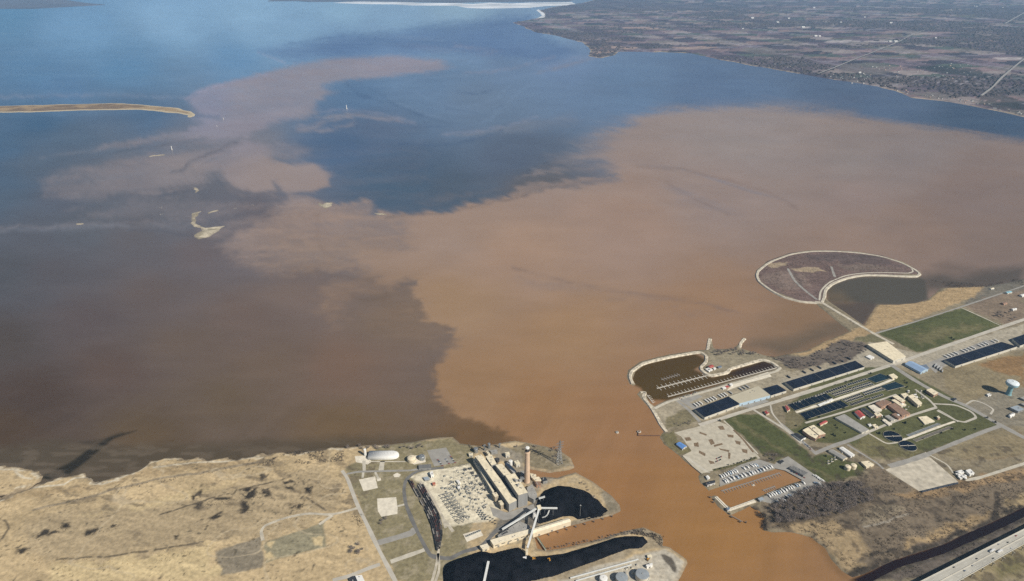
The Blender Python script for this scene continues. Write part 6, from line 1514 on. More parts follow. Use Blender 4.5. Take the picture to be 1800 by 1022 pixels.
S_ = [('works_shed', 'M', [(110, 892), (172, 880), (290, 938), (222, 972)], 5, M_WHITE, M_DARKR, 'dark roofed white shed beside the works office', True),
      ('works_shed', 'M', [(470, 745), (545, 702), (590, 720), (492, 768)], 5, M_CREAM, M_REDR, 'red roofed shed behind the works office', True),
      ('works_shed', 'M', [(0, 502), (22, 494), (72, 548), (34, 572)], 6, M_CREAM, M_REDR, 'red roofed blower house at the end of the black basins', True),
      ('works_shed', 'D', [(1225, 715), (1260, 702), (1300, 740), (1258, 755)], 5, M_CREAM, M_REDR, 'small red roofed house on the strip lawn road', True),
      ('works_shed', 'E', [(190, 378), (268, 358), (352, 440), (278, 468)], 6, M_WHITE, M_REDR, 'red gabled shed with white end wall on the works lawn', True),
      ('works_hall', 'M', [(690, 662), (822, 616), (1160, 830), (1062, 872)], 5, M_PALEW, M_GREYR, 'long flat grey roofed works hall beside the lawn', False),
      ('works_hall', 'E', [(500, 244), (640, 190), (742, 235), (594, 308)], 9, M_BRICK, M_BROWNR, 'red brown roofed brick hall, the rear block of the works', False),
      ('works_hall', 'E', [(692, 276), (790, 246), (1022, 398), (902, 438)], 8, M_BRICK, M_BROWNR, 'red brown roofed brick hall along the main works road', False),
      ('works_hall', 'E', [(745, 412), (800, 395), (930, 452), (850, 478)], 5, M_BRICK, M_BROWNR, 'low red brown roofed brick wing beside the main works road', False),
      ('works_shed', 'E', [(285, 330), (332, 318), (492, 428), (440, 450)], 5, M_PALEW, M_DARKR, 'long low block with black top on the works lawn', False),  # long low box with a black top laid over pale walls
      ('works_shed', 'E', [(390, 290), (500, 262), (600, 350), (500, 385)], 4, M_PALEW, M_PAD, 'flat pale roofed store beside the red brown brick hall', False),
      ('works_shed', 'E', [(480, 400), (560, 385), (600, 420), (520, 445)], 6, M_BRICK, M_CREAMR, 'small salmon walled house between pale store and lane', False),
      ('works_shed', 'E', [(740, 200), (810, 185), (965, 270), (890, 300)], 5, M_PALEW, M_CREAMR, 'cream flat roofed store behind the brick halls', False),
      ('works_shed', 'E', [(760, 150), (830, 130), (950, 210), (900, 235)], 8, M_BRICK, M_CREAMR, 'cream roofed digester house with deep shadow behind the brick halls', False),
      ('works_shed', 'E', [(990, 142), (1060, 112), (1200, 245), (1140, 275)], 9, M_CREAM, M_CREAMR, 'tall stepped cream control house beside the round lane corner', False),
      ('works_shed', 'E', [(1262, 50), (1335, 25), (1442, 92), (1378, 128)], 8, M_BRICK, M_CREAMR, 'salmon walled pump house standing apart near the port road', False),
      ('works_shed', 'E', [(1142, 455), (1265, 440), (1390, 518), (1240, 560)], 3, M_PALEW, M_CREAMR, 'low cream flat building on the lawn above the round clarifiers', False),
      ('works_shed', 'E', [(385, 560), (420, 550), (450, 580), (415, 592)], 3, M_WHITE, M_WHITE, 'tiny white hut on the fenced works lawn', False),
      ('works_shed', 'E', [(450, 570), (500, 560), (545, 600), (495, 615)], 4, M_CREAM, M_CREAMR, 'small cream hut beside the tiny white one on the works lawn', False),
      ('works_shed', 'M', [(1430, 75), (1500, 55), (1560, 100), (1490, 122)], 5, M_CREAM, M_CREAMR, 'cream pump house between the teal tanks and crossroads', False),
      ('works_shed', 'E', [(640, 440), (700, 425), (800, 490), (740, 510)], 4, M_PALEW, M_GREYR, 'grey flat roofed shed below the brick halls', False),
      ('works_shed', 'E', [(600, 500), (640, 485), (750, 560), (700, 580)], 3, M_PALEW, M_PAD, 'pale flat canopy beside the main works road', False),
      ('works_shed', 'E', [(1420, 445), (1450, 438), (1470, 465), (1440, 475)], 6, M_BRICK, M_CREAMR, 'small salmon house at the end of the long channels', False),
      ('works_shed', 'E', [(880, 110), (960, 95), (1010, 140), (930, 160)], 6, M_PALEW, M_CREAMR, 'cream house at the top corner of the works lane', False),
      ('depot_shed', '3', [(375, 896), (402, 888), (482, 942), (455, 954)], 5, M_WHITE, M_WHITE, 'white gabled depot shed below the works lawn', True),
      ('depot_shed', '3', [(300, 916), (332, 906), (432, 962), (402, 976)], 5, M_CREAM, M_GREYR, 'grey roofed depot shed beside the white gabled one', True),
      ('depot_shed', '4', [(1600, 352), (1655, 345), (1700, 372), (1642, 392)], 5, M_CREAM, M_CREAMR, 'cream depot shed by the gravel lot hedge', False),
      ('depot_shed', '5', [(1330, 268), (1365, 258), (1385, 275), (1345, 288)], 4, M_WHITE, M_WHITE, 'white machine shed at the corner of the gravel lot', False),
      ('depot_shed', '5', [(1395, 262), (1425, 252), (1455, 280), (1425, 292)], 6, M_WHITE, M_WHITE, 'taller white plant house by the dark pond of the gravel lot', False),
      ('depot_shed', '5', [(1340, 300), (1380, 290), (1400, 308), (1358, 320)], 4, M_PALEW, M_WHITE, 'pale weigh house by the gravel lot bend', False),
      ('depot_shed', 'N', [(922, 250), (1010, 225), (1092, 268), (1022, 296)], 7, M_GREYW, mat('pale blue grey roof', (.33, .38, .42), .7), 'grey blue roofed workshop below the water tower', False),
      ('depot_shed', 'N', [(905, 340), (958, 310), (982, 335), (930, 362)], 5, M_WHITE, M_WHITE, 'small white shed below the grey blue workshop', True),
      ('depot_shed', 'N', [(1040, 132), (1090, 118), (1150, 140), (1100, 160)], 5, M_GREYW, M_GREYR, 'grey shed right of the water tower', False),
      ('depot_shed', 'N', [(1050, 205), (1110, 188), (1160, 212), (1100, 228)], 5, M_GREYW, M_GREYR, 'second grey shed right of the water tower, nearer the workshop', False),
      ('depot_shed', 'F', [(690, 680), (730, 670), (750, 690), (710, 702)], 4, M_WHITE, M_WHITE, 'tiny white hut in the shadow side of the water tower', False),
      ('beach_house', 'K', [(1210, 246), (1262, 236), (1312, 246), (1252, 260)], 5, M_PALEW, mat('turquoise roof', (.25, .50, .60), .5), 'turquoise roofed house beside the bay shore lane', True),
      ('beach_house', 'K', [(1400, 280), (1450, 268), (1500, 285), (1440, 298)], 5, M_WHITE, M_WHITE, 'white roofed house on the bay shore lane', True),
      ('beach_house', 'K', [(1295, 462), (1340, 450), (1372, 462), (1325, 474)], 5, M_WHITE, M_WHITE, 'white house among the trees beyond the big lawn', True),
      ('beach_house', 'K', [(1170, 385), (1215, 372), (1250, 385), (1205, 400)], 5, M_BRICK, M_BROWNR, 'brown roofed house beyond the big lawn', True),
      ('beach_house', 'K', [(1020, 198), (1055, 190), (1080, 198), (1045, 206)], 4, M_WHITE, M_CREAMR, 'pale beach hut on the reed shore', True),
      ('port_shed', 'N', [(230, 140), (262, 130), (290, 150), (258, 162)], 4, M_GREYW, M_DARKR, 'dark roofed gate house on the port road', False)]
for nm, c, pts, h, wl, rf, lb, gb in S_:
    block(nm, c, pts, h, wl, rf, lb, vents=2 if h > 5 else 1, gable=gb, doors=1, windows=3 if h > 6 else 0)
basin('E', [(960, 722), (1430, 542), (1482, 560), (1012, 748)], 8, 1, 'long grey blue covered channel beside the round clarifiers', mat('grey cover', (.20, .22, .23), .6), cat='channel', name='covered_channel')
basin('E', [(1062, 792), (1600, 592), (1660, 612), (1112, 822)], 8, 1, 'long grey brown open channel below the covered one', mat('grey sludge', (.16, .145, .12), .6), cat='channel', name='open_channel')
ribbon('walkway', 'E', [(860, 812), (1060, 750), (1480, 590), (1690, 520)], 6, M_PAD, .4, .6)
for xy, r, lb in (((760, 748), 22, 'round black clarifier nearer the works road'), ((985, 888), 20, 'round black clarifier nearer the gravel lot')):
    p = g1('E', *xy, LAND); t = thing('round_clarifier', p, lb, 'clarifier')
    m = MB(); m.cyl((0, 0), r + .6, r + .6, -.3, 1.3, 36, top=False); m.build('wall', M_CONCW, t)
    m = MB(); m.cyl((0, 0), r, r + .6, 1.3, 1.31, 36, top=False); m.build('rim', M_CONCW, t)
    MB().cyl((0, 0), r, r, -.2, .5, 36).build('water', M_WATD, t)
    MB().beam((-r, -1, 1.5), (r, 1, 1.5), 1.2, .4).build('bridge', M_PAD, t); MB().cyl((0, 0), 2, 2, .4, 2.6, 14).build('hub', M_CONCW, t)
tank('sludge_silo', '4', (1496, 408), 7.0, 9, M_CREAM, 'cream silo at the lawn end, left of its twin', 'silo', dome=.3)
tank('sludge_silo', '4', (1540, 398), 7.0, 9, M_CREAM, 'cream silo at the lawn end, with its twin on the river side', 'silo', dome=.3)

# water tower
wp = g1('F', 965, 682, LAND)
wt = thing('water_tower', wp, 'pale blue water tower with wide flat tank on a thick stem', 'water tower')
M_WT = mat('pale blue tower paint', (.42, .66, .76), .5, scale=.1, var=.06)
MB().lathe((0, 0), [(8.5, -.3), (7.0, 3), (6.2, 12), (6.2, 24), (7.5, 28)], 28).build('stem', mat('teal tower stem paint', (.20, .36, .40), .5), wt, smooth=True)
MB().lathe((0, 0), [(7.5, 28), (14.5, 31), (16, 34), (16, 39)], 32).build('tank', M_WT, wt, smooth=True)
MB().lathe((0, 0), [(16, 39), (15, 41), (10, 43), (0, 44)], 32).build('tank_roof', mat('white tower roof', (.75, .82, .84), .5), wt, smooth=True)
MB().cyl((0, 0), 1.2, 1.2, 43.8, 45.2, 10).build('vent', M_VENT, wt)
MB().lathe((0, 0), [(16.1, 36), (16.6, 36), (16.6, 37), (16.1, 37)], 32).build('railing', M_STEEL, wt)

# process clutter of the works: small tanks, pump skids and hatches
pt_ = {}
def unit(c, xy, kind, label, group, rz=.3):
    p = g1(c, *xy, LAND + .05)
    if (kind, group) in pt_: return copy_tree(pt_[(kind, group)], p, rz, scale=(rr.uniform(.7, 1.3),) * 3)
    t = thing('process_tank' if kind == 'tank' else 'pump_skid', p, label, 'tank' if kind == 'tank' else 'pump skid', group, rz)
    if kind == 'tank':
        MB().cyl((0, 0), 3, 3, 0, 4.5, 14, top=False).build('shell', M_CONCW, t); MB().lathe((0, 0), [(3.1, 4.5), (1.5, 5.2), (0, 5.4)], 14).build('roof', M_WHITE, t); MB().beam((3, 0, 1), (6, 0, 1), .5).build('pipe', M_STEEL, t)
    else:
        MB().box((0, 0, .2), (6, 3, .4)).build('slab', M_PAD, t); MB().box((-1.2, 0, 1.4), (2.2, 1.8, 2)).build('cabinet', M_GREYW, t); MB().box((1.6, .2, 1.0), (1.6, 1.2, 1.4)).build('pump', M_DARKM, t); MB().beam((-2.5, 1, .9), (2.6, 1, .9), .4).build('pipe', M_STEEL, t)
    pt_[(kind, group)] = t
for i in range(26):
    u_, v_ = rr.random(), rr.random()
    x, y = lerp2([(420, 300), (760, 150), (1180, 400), (640, 590)], u_, v_)
    unit('E', (x, y), 'tank' if i % 3 == 0 else 'skid', 'small white roofed process tank among the brick halls' if i % 3 == 0 else 'small pump skid on a pale slab among the brick halls', 'units among the brick halls', .3 + 1.57 * (i % 2))
for i in range(18):
    A, B = (1060, 60), (1200, 230)
    x, y = lerp2([(960, 60), (1200, 40), (1330, 230), (1080, 190)], rr.random(), rr.random())
    unit('E', (x, y), 'tank' if i % 3 == 0 else 'skid', 'small white roofed process tank beside the stepped control house' if i % 3 == 0 else 'small pump skid beside the stepped control house', 'units beside the control house', .3)
for i in range(12): unit('M', (120 + 38 * i, 470 - 13 * i), 'skid', 'pump skid on the basin edge facing the warehouse road', 'skids on the basin edge', .2)
for i in range(9): unit('3', (300 + 24 * (i % 5), 985 - 14 * (i % 5) + 18 * (i // 5)), 'skid', 'pump skid in the depot yard below the works lawn', 'skids in the depot yard', .2)
for i in range(10): unit('5', (1330 + 14 * (i % 5), 296 + 7 * (i % 5) - 16 * (i // 5)), 'tank', 'small white roofed tank in the plant by the gravel lot', 'tanks by the gravel lot', .2)
# ------------------------------------------------------------------ highway viaduct and traffic
HZ = 13.0
eL = [g1('L', -400, 1440, LAND + HZ), g1('L', 440, 1010, LAND + HZ), g1('L', 1727, 360, LAND + HZ), g1('L', 3200, -400, LAND + HZ)]
eR = [g1('L', 60, 1495, LAND + HZ), g1('L', 900, 1022, LAND + HZ), g1('L', 1727, 552, LAND + HZ), g1('L', 3200, -190, LAND + HZ)]
hv_ = thing('highway_viaduct', (eL[1].x, eL[1].y, LAND), 'pale concrete highway viaduct over the creek marsh', 'viaduct')
ho_ = hv_.location.copy()
lf = [v - ho_ for v in eL]; rt = [v - ho_ for v in eR]
M_DECK = mat('pale highway concrete', (.46, .44, .38), .9, scale=.03, var=.12, stretch=(1, 1, 1))
for i in range(3):
    MB().prism([tuple(lf[i][:2]), tuple(lf[i + 1][:2]), tuple(rt[i + 1][:2]), tuple(rt[i][:2])], HZ - 1.2, HZ, bot=True).build('deck', M_DECK, hv_)
def hline(s, w_, h, m, nm, z=HZ):
    for i in range(3):
        a = lf[i].lerp(rt[i], s); b = lf[i + 1].lerp(rt[i + 1], s); MB().beam((a.x, a.y, z + h / 2), (b.x, b.y, z + h / 2), w_, h).build(nm, m, hv_)
hline(.012, .5, 1.1, M_PALEW, 'parapet'); hline(.988, .5, 1.1, M_PALEW, 'parapet'); hline(.5, .7, 1.0, M_CONC, 'median_barrier')
M_LINE = mat('road paint', (.75, .74, .70), .8)
for s in (.08, .45, .55, .92): hline(s, .35, .02, M_LINE, 'lane_line')
for s in (.26, .74):
    for i in range(3):
        a = lf[i].lerp(rt[i], s); b = lf[i + 1].lerp(rt[i + 1], s); n = int((b - a).length / 24)
        m = MB()
        for k in range(n): p, q = a.lerp(b, k / n), a.lerp(b, (k + .4) / n); m.beam((p.x, p.y, HZ + .01), (q.x, q.y, HZ + .01), .3, .02)
        m.build('lane_dashes', M_LINE, hv_)
for s in (.06, .5, .94): hline(s, 1.6, 1.8, mat('teal girder paint', (.10, .22, .22), .6), 'girder', HZ - 3.0)
tot = (lf[3] - lf[0]).length
for k in range(26):
    s = (k + .5) / 26; d = lf[0].lerp(lf[3], s); e = rt[0].lerp(rt[3], s)
    m = MB(); m.beam((*d.lerp(e, .02)[:2], HZ - 3.6), (*d.lerp(e, .98)[:2], HZ - 3.6), 1.6, 1.4)
    for q in (.12, .5, .88): p = d.lerp(e, q); m.cyl((p.x, p.y), .9, .9, -4, HZ - 4, 10)
    m.build('pier', M_CONCW, hv_)
for k in range(12):
    s = .2 + .6 * k / 12
    for q, sg in ((.03, 1), (.97, -1)):
        pass
cars = {}
def car(loc, rz, col, label, group=None, kind='car'):
    key = (kind, col, label)
    if key in cars: return copy_tree(cars[key], loc, rz)
    c_ = {'white': (.75, .75, .74), 'dark': (.03, .032, .036), 'red': (.35, .03, .03), 'silver': (.42, .43, .44), 'blue': (.05, .10, .22)}[col]
    mp = mat('car paint ' + col, c_, .35, .1, var=.03)
    if kind == 'car':
        t = thing('car', loc, label, 'car', group, rz)
        MB().prism([(-2.2, -.9), (2.2, -.85), (2.3, 0), (2.2, .85), (-2.2, .9)], .35, .95, bot=True).build('body', mp, t)
        MB().add([(-1.7, -.8, .95), (1.1, -.8, .95), (1.1, .8, .95), (-1.7, .8, .95), (-1.2, -.65, 1.5), (.4, -.65, 1.5), (.4, .65, 1.5), (-1.2, .65, 1.5)], [(0, 1, 5, 4), (1, 2, 6, 5), (2, 3, 7, 6), (3, 0, 4, 7)]).build('window', M_GLASS, t)
        MB().prism([(-1.2, -.66), (.4, -.66), (.4, .66), (-1.2, .66)], 1.48, 1.54).build('roof', mp, t)
        for x in (-1.4, 1.4):
            for y in (-.85, .85): MB().beam((x, y - .1, .33), (x, y + .1, .33), .64).build('wheel', M_DARKM, t)
    else:
        t = thing('lorry', loc, label, 'lorry', group, rz)
        MB().box((-1.5, 0, 2.5), (12, 2.5, 2.8)).build('box', mp, t); MB().box((6.4, 0, 1.9), (2.6, 2.4, 2.6)).build('cab', mp, t); MB().box((7.6, 0, 2.4), (.4, 2.2, 1)).build('windscreen', M_GLASS, t)
        for x in (-6, -4.6, 3.4, 6.6): MB().box((x, 0, .5), (1.0, 2.3, 1.0)).build('axle', M_DARKM, t)
    cars[key] = t
    return t
hd = (eL[2] - eL[1]).normalized(); hr = math.atan2(hd.y, hd.x)
def lane(x, y, s):
    # drop a surveyed deck point onto lane s
    p = g1('L', x, y, LAND + HZ); d = eL[2] - eL[1]; k = (p - eL[1]).dot(d) / d.length_squared
    a = eL[1] + d * k; d2 = eR[2] - eR[1]; b = eR[1] + d2 * k
    return a.lerp(b, s) + Vector((0, 0, .02))
for x, y, s, c_, kd, lb in ((840, 880, .17, 'dark', 'car', 'dark car on the marsh side lanes of the viaduct, ahead of a silver one'), (1080, 730, .35, 'dark', 'car', 'dark car in the inner lane on the creek side of the viaduct'), (1440, 570, .17, 'silver', 'car', 'silver car on the creek side lanes of the viaduct'), (1550, 515, .35, 'dark', 'car', 'dark car leading on the creek side lanes of the viaduct'),
                        (1640, 430, .2, 'red', 'car', 'red car on the creek side lanes of the viaduct'), (1325, 640, .38, 'white', 'lorry', 'white lorry in the inner lane of the viaduct'), (1465, 655, .65, 'white', 'lorry', 'white lorry on the meadow side lanes of the viaduct'), (1030, 880, .62, 'silver', 'car', 'silver car on the meadow side lanes of the viaduct'),
                        (1280, 710, .83, 'dark', 'car', 'dark car in the outer lane on the meadow side of the viaduct'), (1630, 560, .83, 'white', 'car', 'white car on the meadow side lanes of the viaduct'), (910, 985, .66, 'blue', 'car', 'blue car on the meadow side lanes of the viaduct')):
    car(lane(x, y, s), hr if s > .5 else hr + math.pi, c_, lb, None, kd)
for k in range(9):
    p = lane(500 + 190 * k, 960 - 100 * k, .975); t = thing('street_lamp', p + Vector((0, 0, .6)), 'tall lamp on the meadow side parapet of the viaduct', 'street lamp', 'viaduct lamps', hr)
    MB().cyl((0, 0), .2, .12, 0, 10, 6).build('pole', M_STEEL, t); MB().beam((0, 0, 10), (0, 3, 10.4), .15).build('arm', M_STEEL, t); MB().box((0, 3, 10.4), (.5, 1, .25)).build('lamp', M_PALEC, t)
# parked cars
CL = ['dark', 'red', 'silver', 'dark', 'white', 'blue']
for (a, b, n, rz) in (((545, 70), (610, 150), 7, .2), ((655, 60), (700, 120), 5, .2), ((715, 10), (785, 110), 8, .2)):
    for i in range(n):
        p = g1('B', a[0] + (b[0] - a[0]) * i / (n - 1), a[1] + (b[1] - a[1]) * i / (n - 1), LAND + .06); c_ = CL[(i * 5 + n) % 6]
        car(p, rz, c_, '%s car in the staff car park behind the power station' % c_, 'staff cars')
for i in range(10):
    p = g1('4', 508 + 9 * (i % 5) + 4 * (i // 5), 352 - 4 * (i % 5) - 22 * (i // 5), LAND + .06); c_ = CL[i % 4]
    car(p, 1.2, c_, '%s car parked in the big bleached lot by the river' % c_, 'cars in the river lot')
for i in range(12):
    p = g1('1', 900 + 16 * (i % 6), 590 + 9 * (i % 6) + 22 * (i // 6), LAND + .08); c_ = CL[(i * 3) % 6]
    car(p, .4, c_, '%s car parked at the foot of the power station' % c_, 'cars at the power station')
for i in range(14):
    p = g1('3', 70 + 17 * (i % 7) + 3 * (i // 7), 800 + 16 * (i % 7) + 9 * (i // 7), LAND + .16); c_ = CL[(i * 7) % 6]
    car(p, -.5, c_, '%s car parked beside the works office' % c_, 'cars at the works office')
for i in range(12):
    p = g1('G', 1265 + 17 * i, 195 + 8 * i + (i % 2) * 18, LAND + .12); c_ = CL[(i * 5) % 6]
    car(p, 2.2, c_, '%s car parked along the long grey boat shed' % c_, 'cars at the boat shed')
for i in range(10):
    p = g1('2', 490 + 14 * i, 515 - 6 * i + (i % 2) * 10, LAND + .07); c_ = CL[(i * 5 + 1) % 6]
    car(p, .9, c_, '%s car on the marina quay yard' % c_, 'cars on the marina quay')
M_STR = mat('parking stripe', (.72, .70, .64), .9)
for i in range(12):
    p, q = g1('4', 262 + 15 * i, 312 + 10.5 * i, LAND + .065), g1('4', 300 + 15 * i, 318 + 10.5 * i, LAND + .065)
    o = MB().beam((0, 0, 0), q - p, .9, .02).build('painted_line', M_STR, None, loc=p); tag(o, kind='structure')

# ------------------------------------------------------------------ trees and brush
M_TWIG = mat('bare twigs', (.26, .22, .195), .95, scale=.15, var=.3)
M_BARK = mat('bark', (.12, .10, .085), .95)
M_EVER = mat('evergreen needles', (.022, .035, .018), .9, scale=.3, var=.4)
def tree_mesh(seed, h, r, n):
    q = random.Random(seed); tr = MB(); tr.cyl((0, 0), .28, .12, -.3, h * .55, 6, top=False)
    cr = MB()
    limbs = []
    for k in range(9):
        a = 6.283 * k / 9 + q.uniform(-.3, .3); z0 = h * q.uniform(.2, .45); e = Vector((math.cos(a) * r * q.uniform(.5, .9), math.sin(a) * r * q.uniform(.5, .9), h * q.uniform(.6, .95)))
        s = Vector((0, 0, z0)); tr.beam(s, e, .16); limbs.append((s, e))
    limbs.append((Vector((0, 0, h * .5)), Vector((q.uniform(-.5, .5), q.uniform(-.5, .5), h))))
    for i in range(n):
        s, e = limbs[i % len(limbs)]; p = s.lerp(e, q.uniform(.3, 1.0)) + Vector((q.gauss(0, r * .18), q.gauss(0, r * .18), q.gauss(0, h * .05)))
        d = Vector((q.gauss(0, 1), q.gauss(0, 1), q.gauss(.5, .7))).normalized() * q.uniform(.7, 1.7); w_ = Vector((q.gauss(0, 1), q.gauss(0, 1), q.gauss(0, 1))).normalized() * q.uniform(.14, .34)
        cr.add([p - w_, p + w_, p + d], [(0, 1, 2)])
    return tr, cr
TV = []
for s in range(5):
    tr, cr = tree_mesh(50 + s, 9.5 + s * .7, 4.6 + .3 * s, 420)
    TV.append((tr.mesh('trunk', M_BARK), cr.mesh('crown', M_TWIG)))
tcount = 0
def tree(p, sc, label, group):
    global tcount
    tm, cm = TV[tcount % 5]; tcount += 1
    t = thing('bare_tree', p, label, 'tree', group, rr.uniform(0, 6.28)); t.scale = (sc * rr.uniform(.9, 1.15), sc * rr.uniform(.9, 1.15), sc)
    link(bpy.data.objects.new('trunk', tm), t); link(bpy.data.objects.new('crown', cm), t)
def scatter(c, pts, n, sc, label, group, jit=(.75, 1.2), fn=None, mind=5.0):
    g = np.array(G(c, pts, LAND)); lo, hi = g.min(0), g.max(0); k = 0; tries = 0; done = []
    while k < n and tries < n * 60:
        tries += 1
        x, y = rr.uniform(lo[0], hi[0]), rr.uniform(lo[1], hi[1])
        if sdist(np.array([x]), np.array([y]), g)[0] <= 0: continue
        if any((x - a) ** 2 + (y - b) ** 2 < mind ** 2 for a, b in done): continue
        done.append((x, y)); k += 1
        (fn or tree)(Vector((x, y, LAND - .05)), sc * rr.uniform(*jit), label, group)
scatter('5', [(60, 530), (200, 440), (430, 365), (640, 345), (740, 420), (750, 470), (600, 555), (430, 590), (260, 620), (110, 645)], 150, 1.35, 'grey bare tree in the dense wood below the lower boatyard', 'trees in the dense wood', mind=7.5)
scatter('6', [(235, 765), (440, 752), (570, 680), (650, 650), (790, 672), (795, 720), (710, 770), (430, 830), (320, 822)], 50, 1.0, 'grey bare tree in the brush between the bay reeds and long warehouse', 'trees behind the reeds', mind=7)
scatter('2', [(735, 160), (900, 150), (1095, 188), (1080, 205), (900, 190), (745, 195)], 24, 1.0, 'grey bare tree on the shore above the marina point', 'trees on the marina shore', mind=5)
scatter('J', [(20, 100), (560, 96), (570, 118), (20, 128)], 18, .85, 'bare tree on the shore behind the white vaulted store', 'trees behind the vaulted store', mind=6)
scatter('1', [(1030, 160), (1180, 135), (1380, 175), (1450, 240), (1440, 270), (1230, 200)], 16, .7, 'bare tree on the point around the tall pylon', 'trees on the pylon point', mind=6)
scatter('8', [(700, 432), (860, 395), (1100, 350), (1300, 305), (1440, 275), (1450, 292), (1100, 372), (860, 415)], 26, .55, 'scrubby bare tree between the slip and the long coal heap', 'trees along the slip', mind=5)
scatter('1', [(1480, 360), (1500, 350), (1660, 520), (1650, 540)], 6, .5, 'scrubby bare tree on the outer bank of the coal yard', 'trees on the coal yard bank')
scatter('J', [(50, 790), (150, 770), (160, 850), (70, 860)], 8, .9, 'bare tree in the dry clearing left of the plant road', 'trees left of the plant road')
scatter('J', [(260, 590), (310, 585), (310, 640), (265, 640)], 3, .8, 'bare tree below the square concrete pad', 'trees below the pad')
scatter('K', [(1060, 500), (1300, 490), (1380, 600), (1250, 640), (1080, 590)], 10, 1.0, 'dark bare tree in the clump beyond the big lawn', 'trees beyond the lawn', mind=7)
scatter('4', [(845, 285), (900, 272), (1000, 320), (930, 362), (860, 330)], 8, .7, 'bare tree in the clump on the strip lawn', 'trees on the strip lawn')
scatter('2', [(400, 720), (520, 665), (590, 680), (560, 715), (420, 745)], 6, .7, 'bare tree on the dry plot by the river bank', 'trees on the dry plot')
def shrub_mesh(seed):
    q = random.Random(seed); m = MB()
    for i in range(150):
        a, b, k = q.uniform(0, 6.283), q.uniform(.05, 1.5), q.uniform(.55, 1.0)
        p = Vector((math.cos(a) * math.cos(b) * k * 1.6, math.sin(a) * math.cos(b) * k * 1.6, math.sin(b) * k * 3.0 + .2)); n = Vector((q.gauss(0, 1), q.gauss(0, 1), q.gauss(.4, 1))).normalized() * .6
        u = n.cross(Vector((.3, .2, 1))).normalized() * .4
        m.add([p - u, p + u, p + n], [(0, 1, 2)])
    t = MB(); t.cyl((0, 0), .14, .1, -.2, 1.0, 5); return m.mesh('foliage', M_EVER), t.mesh('trunk', M_BARK)
SV = [shrub_mesh(s) for s in range(3)]; scount = 0
def shrub(p, sc, label, group):
    global scount
    f, s = SV[scount % 3]; scount += 1
    t = thing('evergreen', p, label, 'evergreen', group, rr.uniform(0, 6)); t.scale = (sc, sc, sc)
    link(bpy.data.objects.new('foliage', f), t); link(bpy.data.objects.new('trunk', s), t)
for c, xy in (('M', (540, 945)), ('M', (695, 775)), ('M', (830, 880)), ('M', (660, 905)), ('M', (310, 700)), ('M', (350, 690)), ('M', (470, 660)), ('M', (810, 540)), ('M', (1660, 740)), ('M', (1300, 885)), ('E', (945, 552)), ('E', (560, 710)), ('E', (780, 640)), ('E', (1200, 600)), ('E', (1640, 640)), ('E', (1490, 690)), ('E', (1210, 785)), ('E', (860, 40)), ('E', (960, 20)), ('E', (1220, 100)), ('E', (1250, 120)), ('N', (505, 510)), ('N', (745, 432)), ('N', (650, 378)), ('N', (235, 510)), ('N', (95, 560)), ('N', (380, 525)), ('4', (1335, 312)), ('D', (555, 855)), ('6', (1355, 640)), ('6', (1340, 630)), ('M', (720, 810)), ('M', (690, 920)), ('M', (150, 780)), ('M', (1650, 160)), ('M', (1680, 190)), ('M', (1690, 240)), ('M', (1180, 60)), ('M', (920, 160)), ('M', (840, 172)), ('M', (690, 215))):
    shrub(g1(c, *xy, LAND - .05), rr.uniform(1.0, 2.0), 'dark evergreen on the treatment works grounds', 'evergreens of the works')
for i in range(16):
    A, B = g1('4', 500, 412, LAND), g1('4', 812, 320, LAND); shrub(A.lerp(B, (i + .3) / 16) + Vector((rr.uniform(-2, 2), rr.uniform(-2, 2), .1)), rr.uniform(.7, 1.2), 'low dark evergreen in the planted bed above the lower boatyard', 'evergreens in the planted bed')
# uncountable brush over marsh and banks
def brush(name, zones, m, hh=(1.0, 2.6), label=None):
    b = MB()
    for c, pts, n in zones:
        g = np.array(G(c, pts, LAND)); lo, hi = g.min(0), g.max(0)
        x = rng.uniform(lo[0], hi[0], n * 3); y = rng.uniform(lo[1], hi[1], n * 3)
        ok = (sdist(x, y, g) > 0) & (fbm(x, y, 30, 3, 401) > .47); x, y = x[ok][:n], y[ok][:n]
        for a, e in zip(x, y):
            h = rr.uniform(*hh)
            for k in range(4):
                t = rr.uniform(0, 6.28); d = rr.uniform(.4, 1.6); w_ = rr.uniform(.25, .6)
                p = Vector((a + rr.gauss(0, 1), e + rr.gauss(0, 1), LAND - .1)); s = Vector((math.cos(t), math.sin(t), 0)) * w_
                b.add([p - s, p + s, p + Vector((rr.gauss(0, .6), rr.gauss(0, .6), h))], [(0, 1, 2)])
    o = b.build(name, m); tag(o, label, None, None, 'stuff')
brush('marsh_brush', [('5', [(0, 480), (420, 350), (800, 240), (1060, 410), (1794, 260), (1794, 520), (900, 880), (640, 970), (480, 840), (300, 690), (0, 650)], 3600), ('5', [(760, 1022), (940, 950), (1500, 740), (1794, 590), (1794, 640), (1100, 1022)], 900)], mat('brown brush', (.085, .068, .052), .95, scale=.02, var=.4), label='brown marsh brush by the creek')
brush('island_brush', [('6', [(120, 240), (190, 155), (330, 103), (600, 85), (900, 118), (1080, 195), (780, 215), (660, 235), (520, 320), (490, 390), (200, 318)], 1100)], mat('purple brown brush', (.14, .105, .09), .95), (1.5, 3.5), label='purple brown brush on the island')
brush('dry_reeds', [('6', [(270, 735), (540, 650), (790, 550), (870, 425), (1190, 395), (1300, 318), (1540, 330), (1000, 555), (700, 640), (430, 740)], 1500), ('7', [(0, 400), (560, 320), (1300, 195), (1300, 215), (560, 350), (0, 440)], 900), ('7', [(100, 690), (1000, 620), (1600, 300), (1690, 420), (1280, 600), (300, 793)], 1200)], mat('straw reeds', (.30, .23, .13), .95), (.8, 2.0), label='straw coloured reeds along the shores')
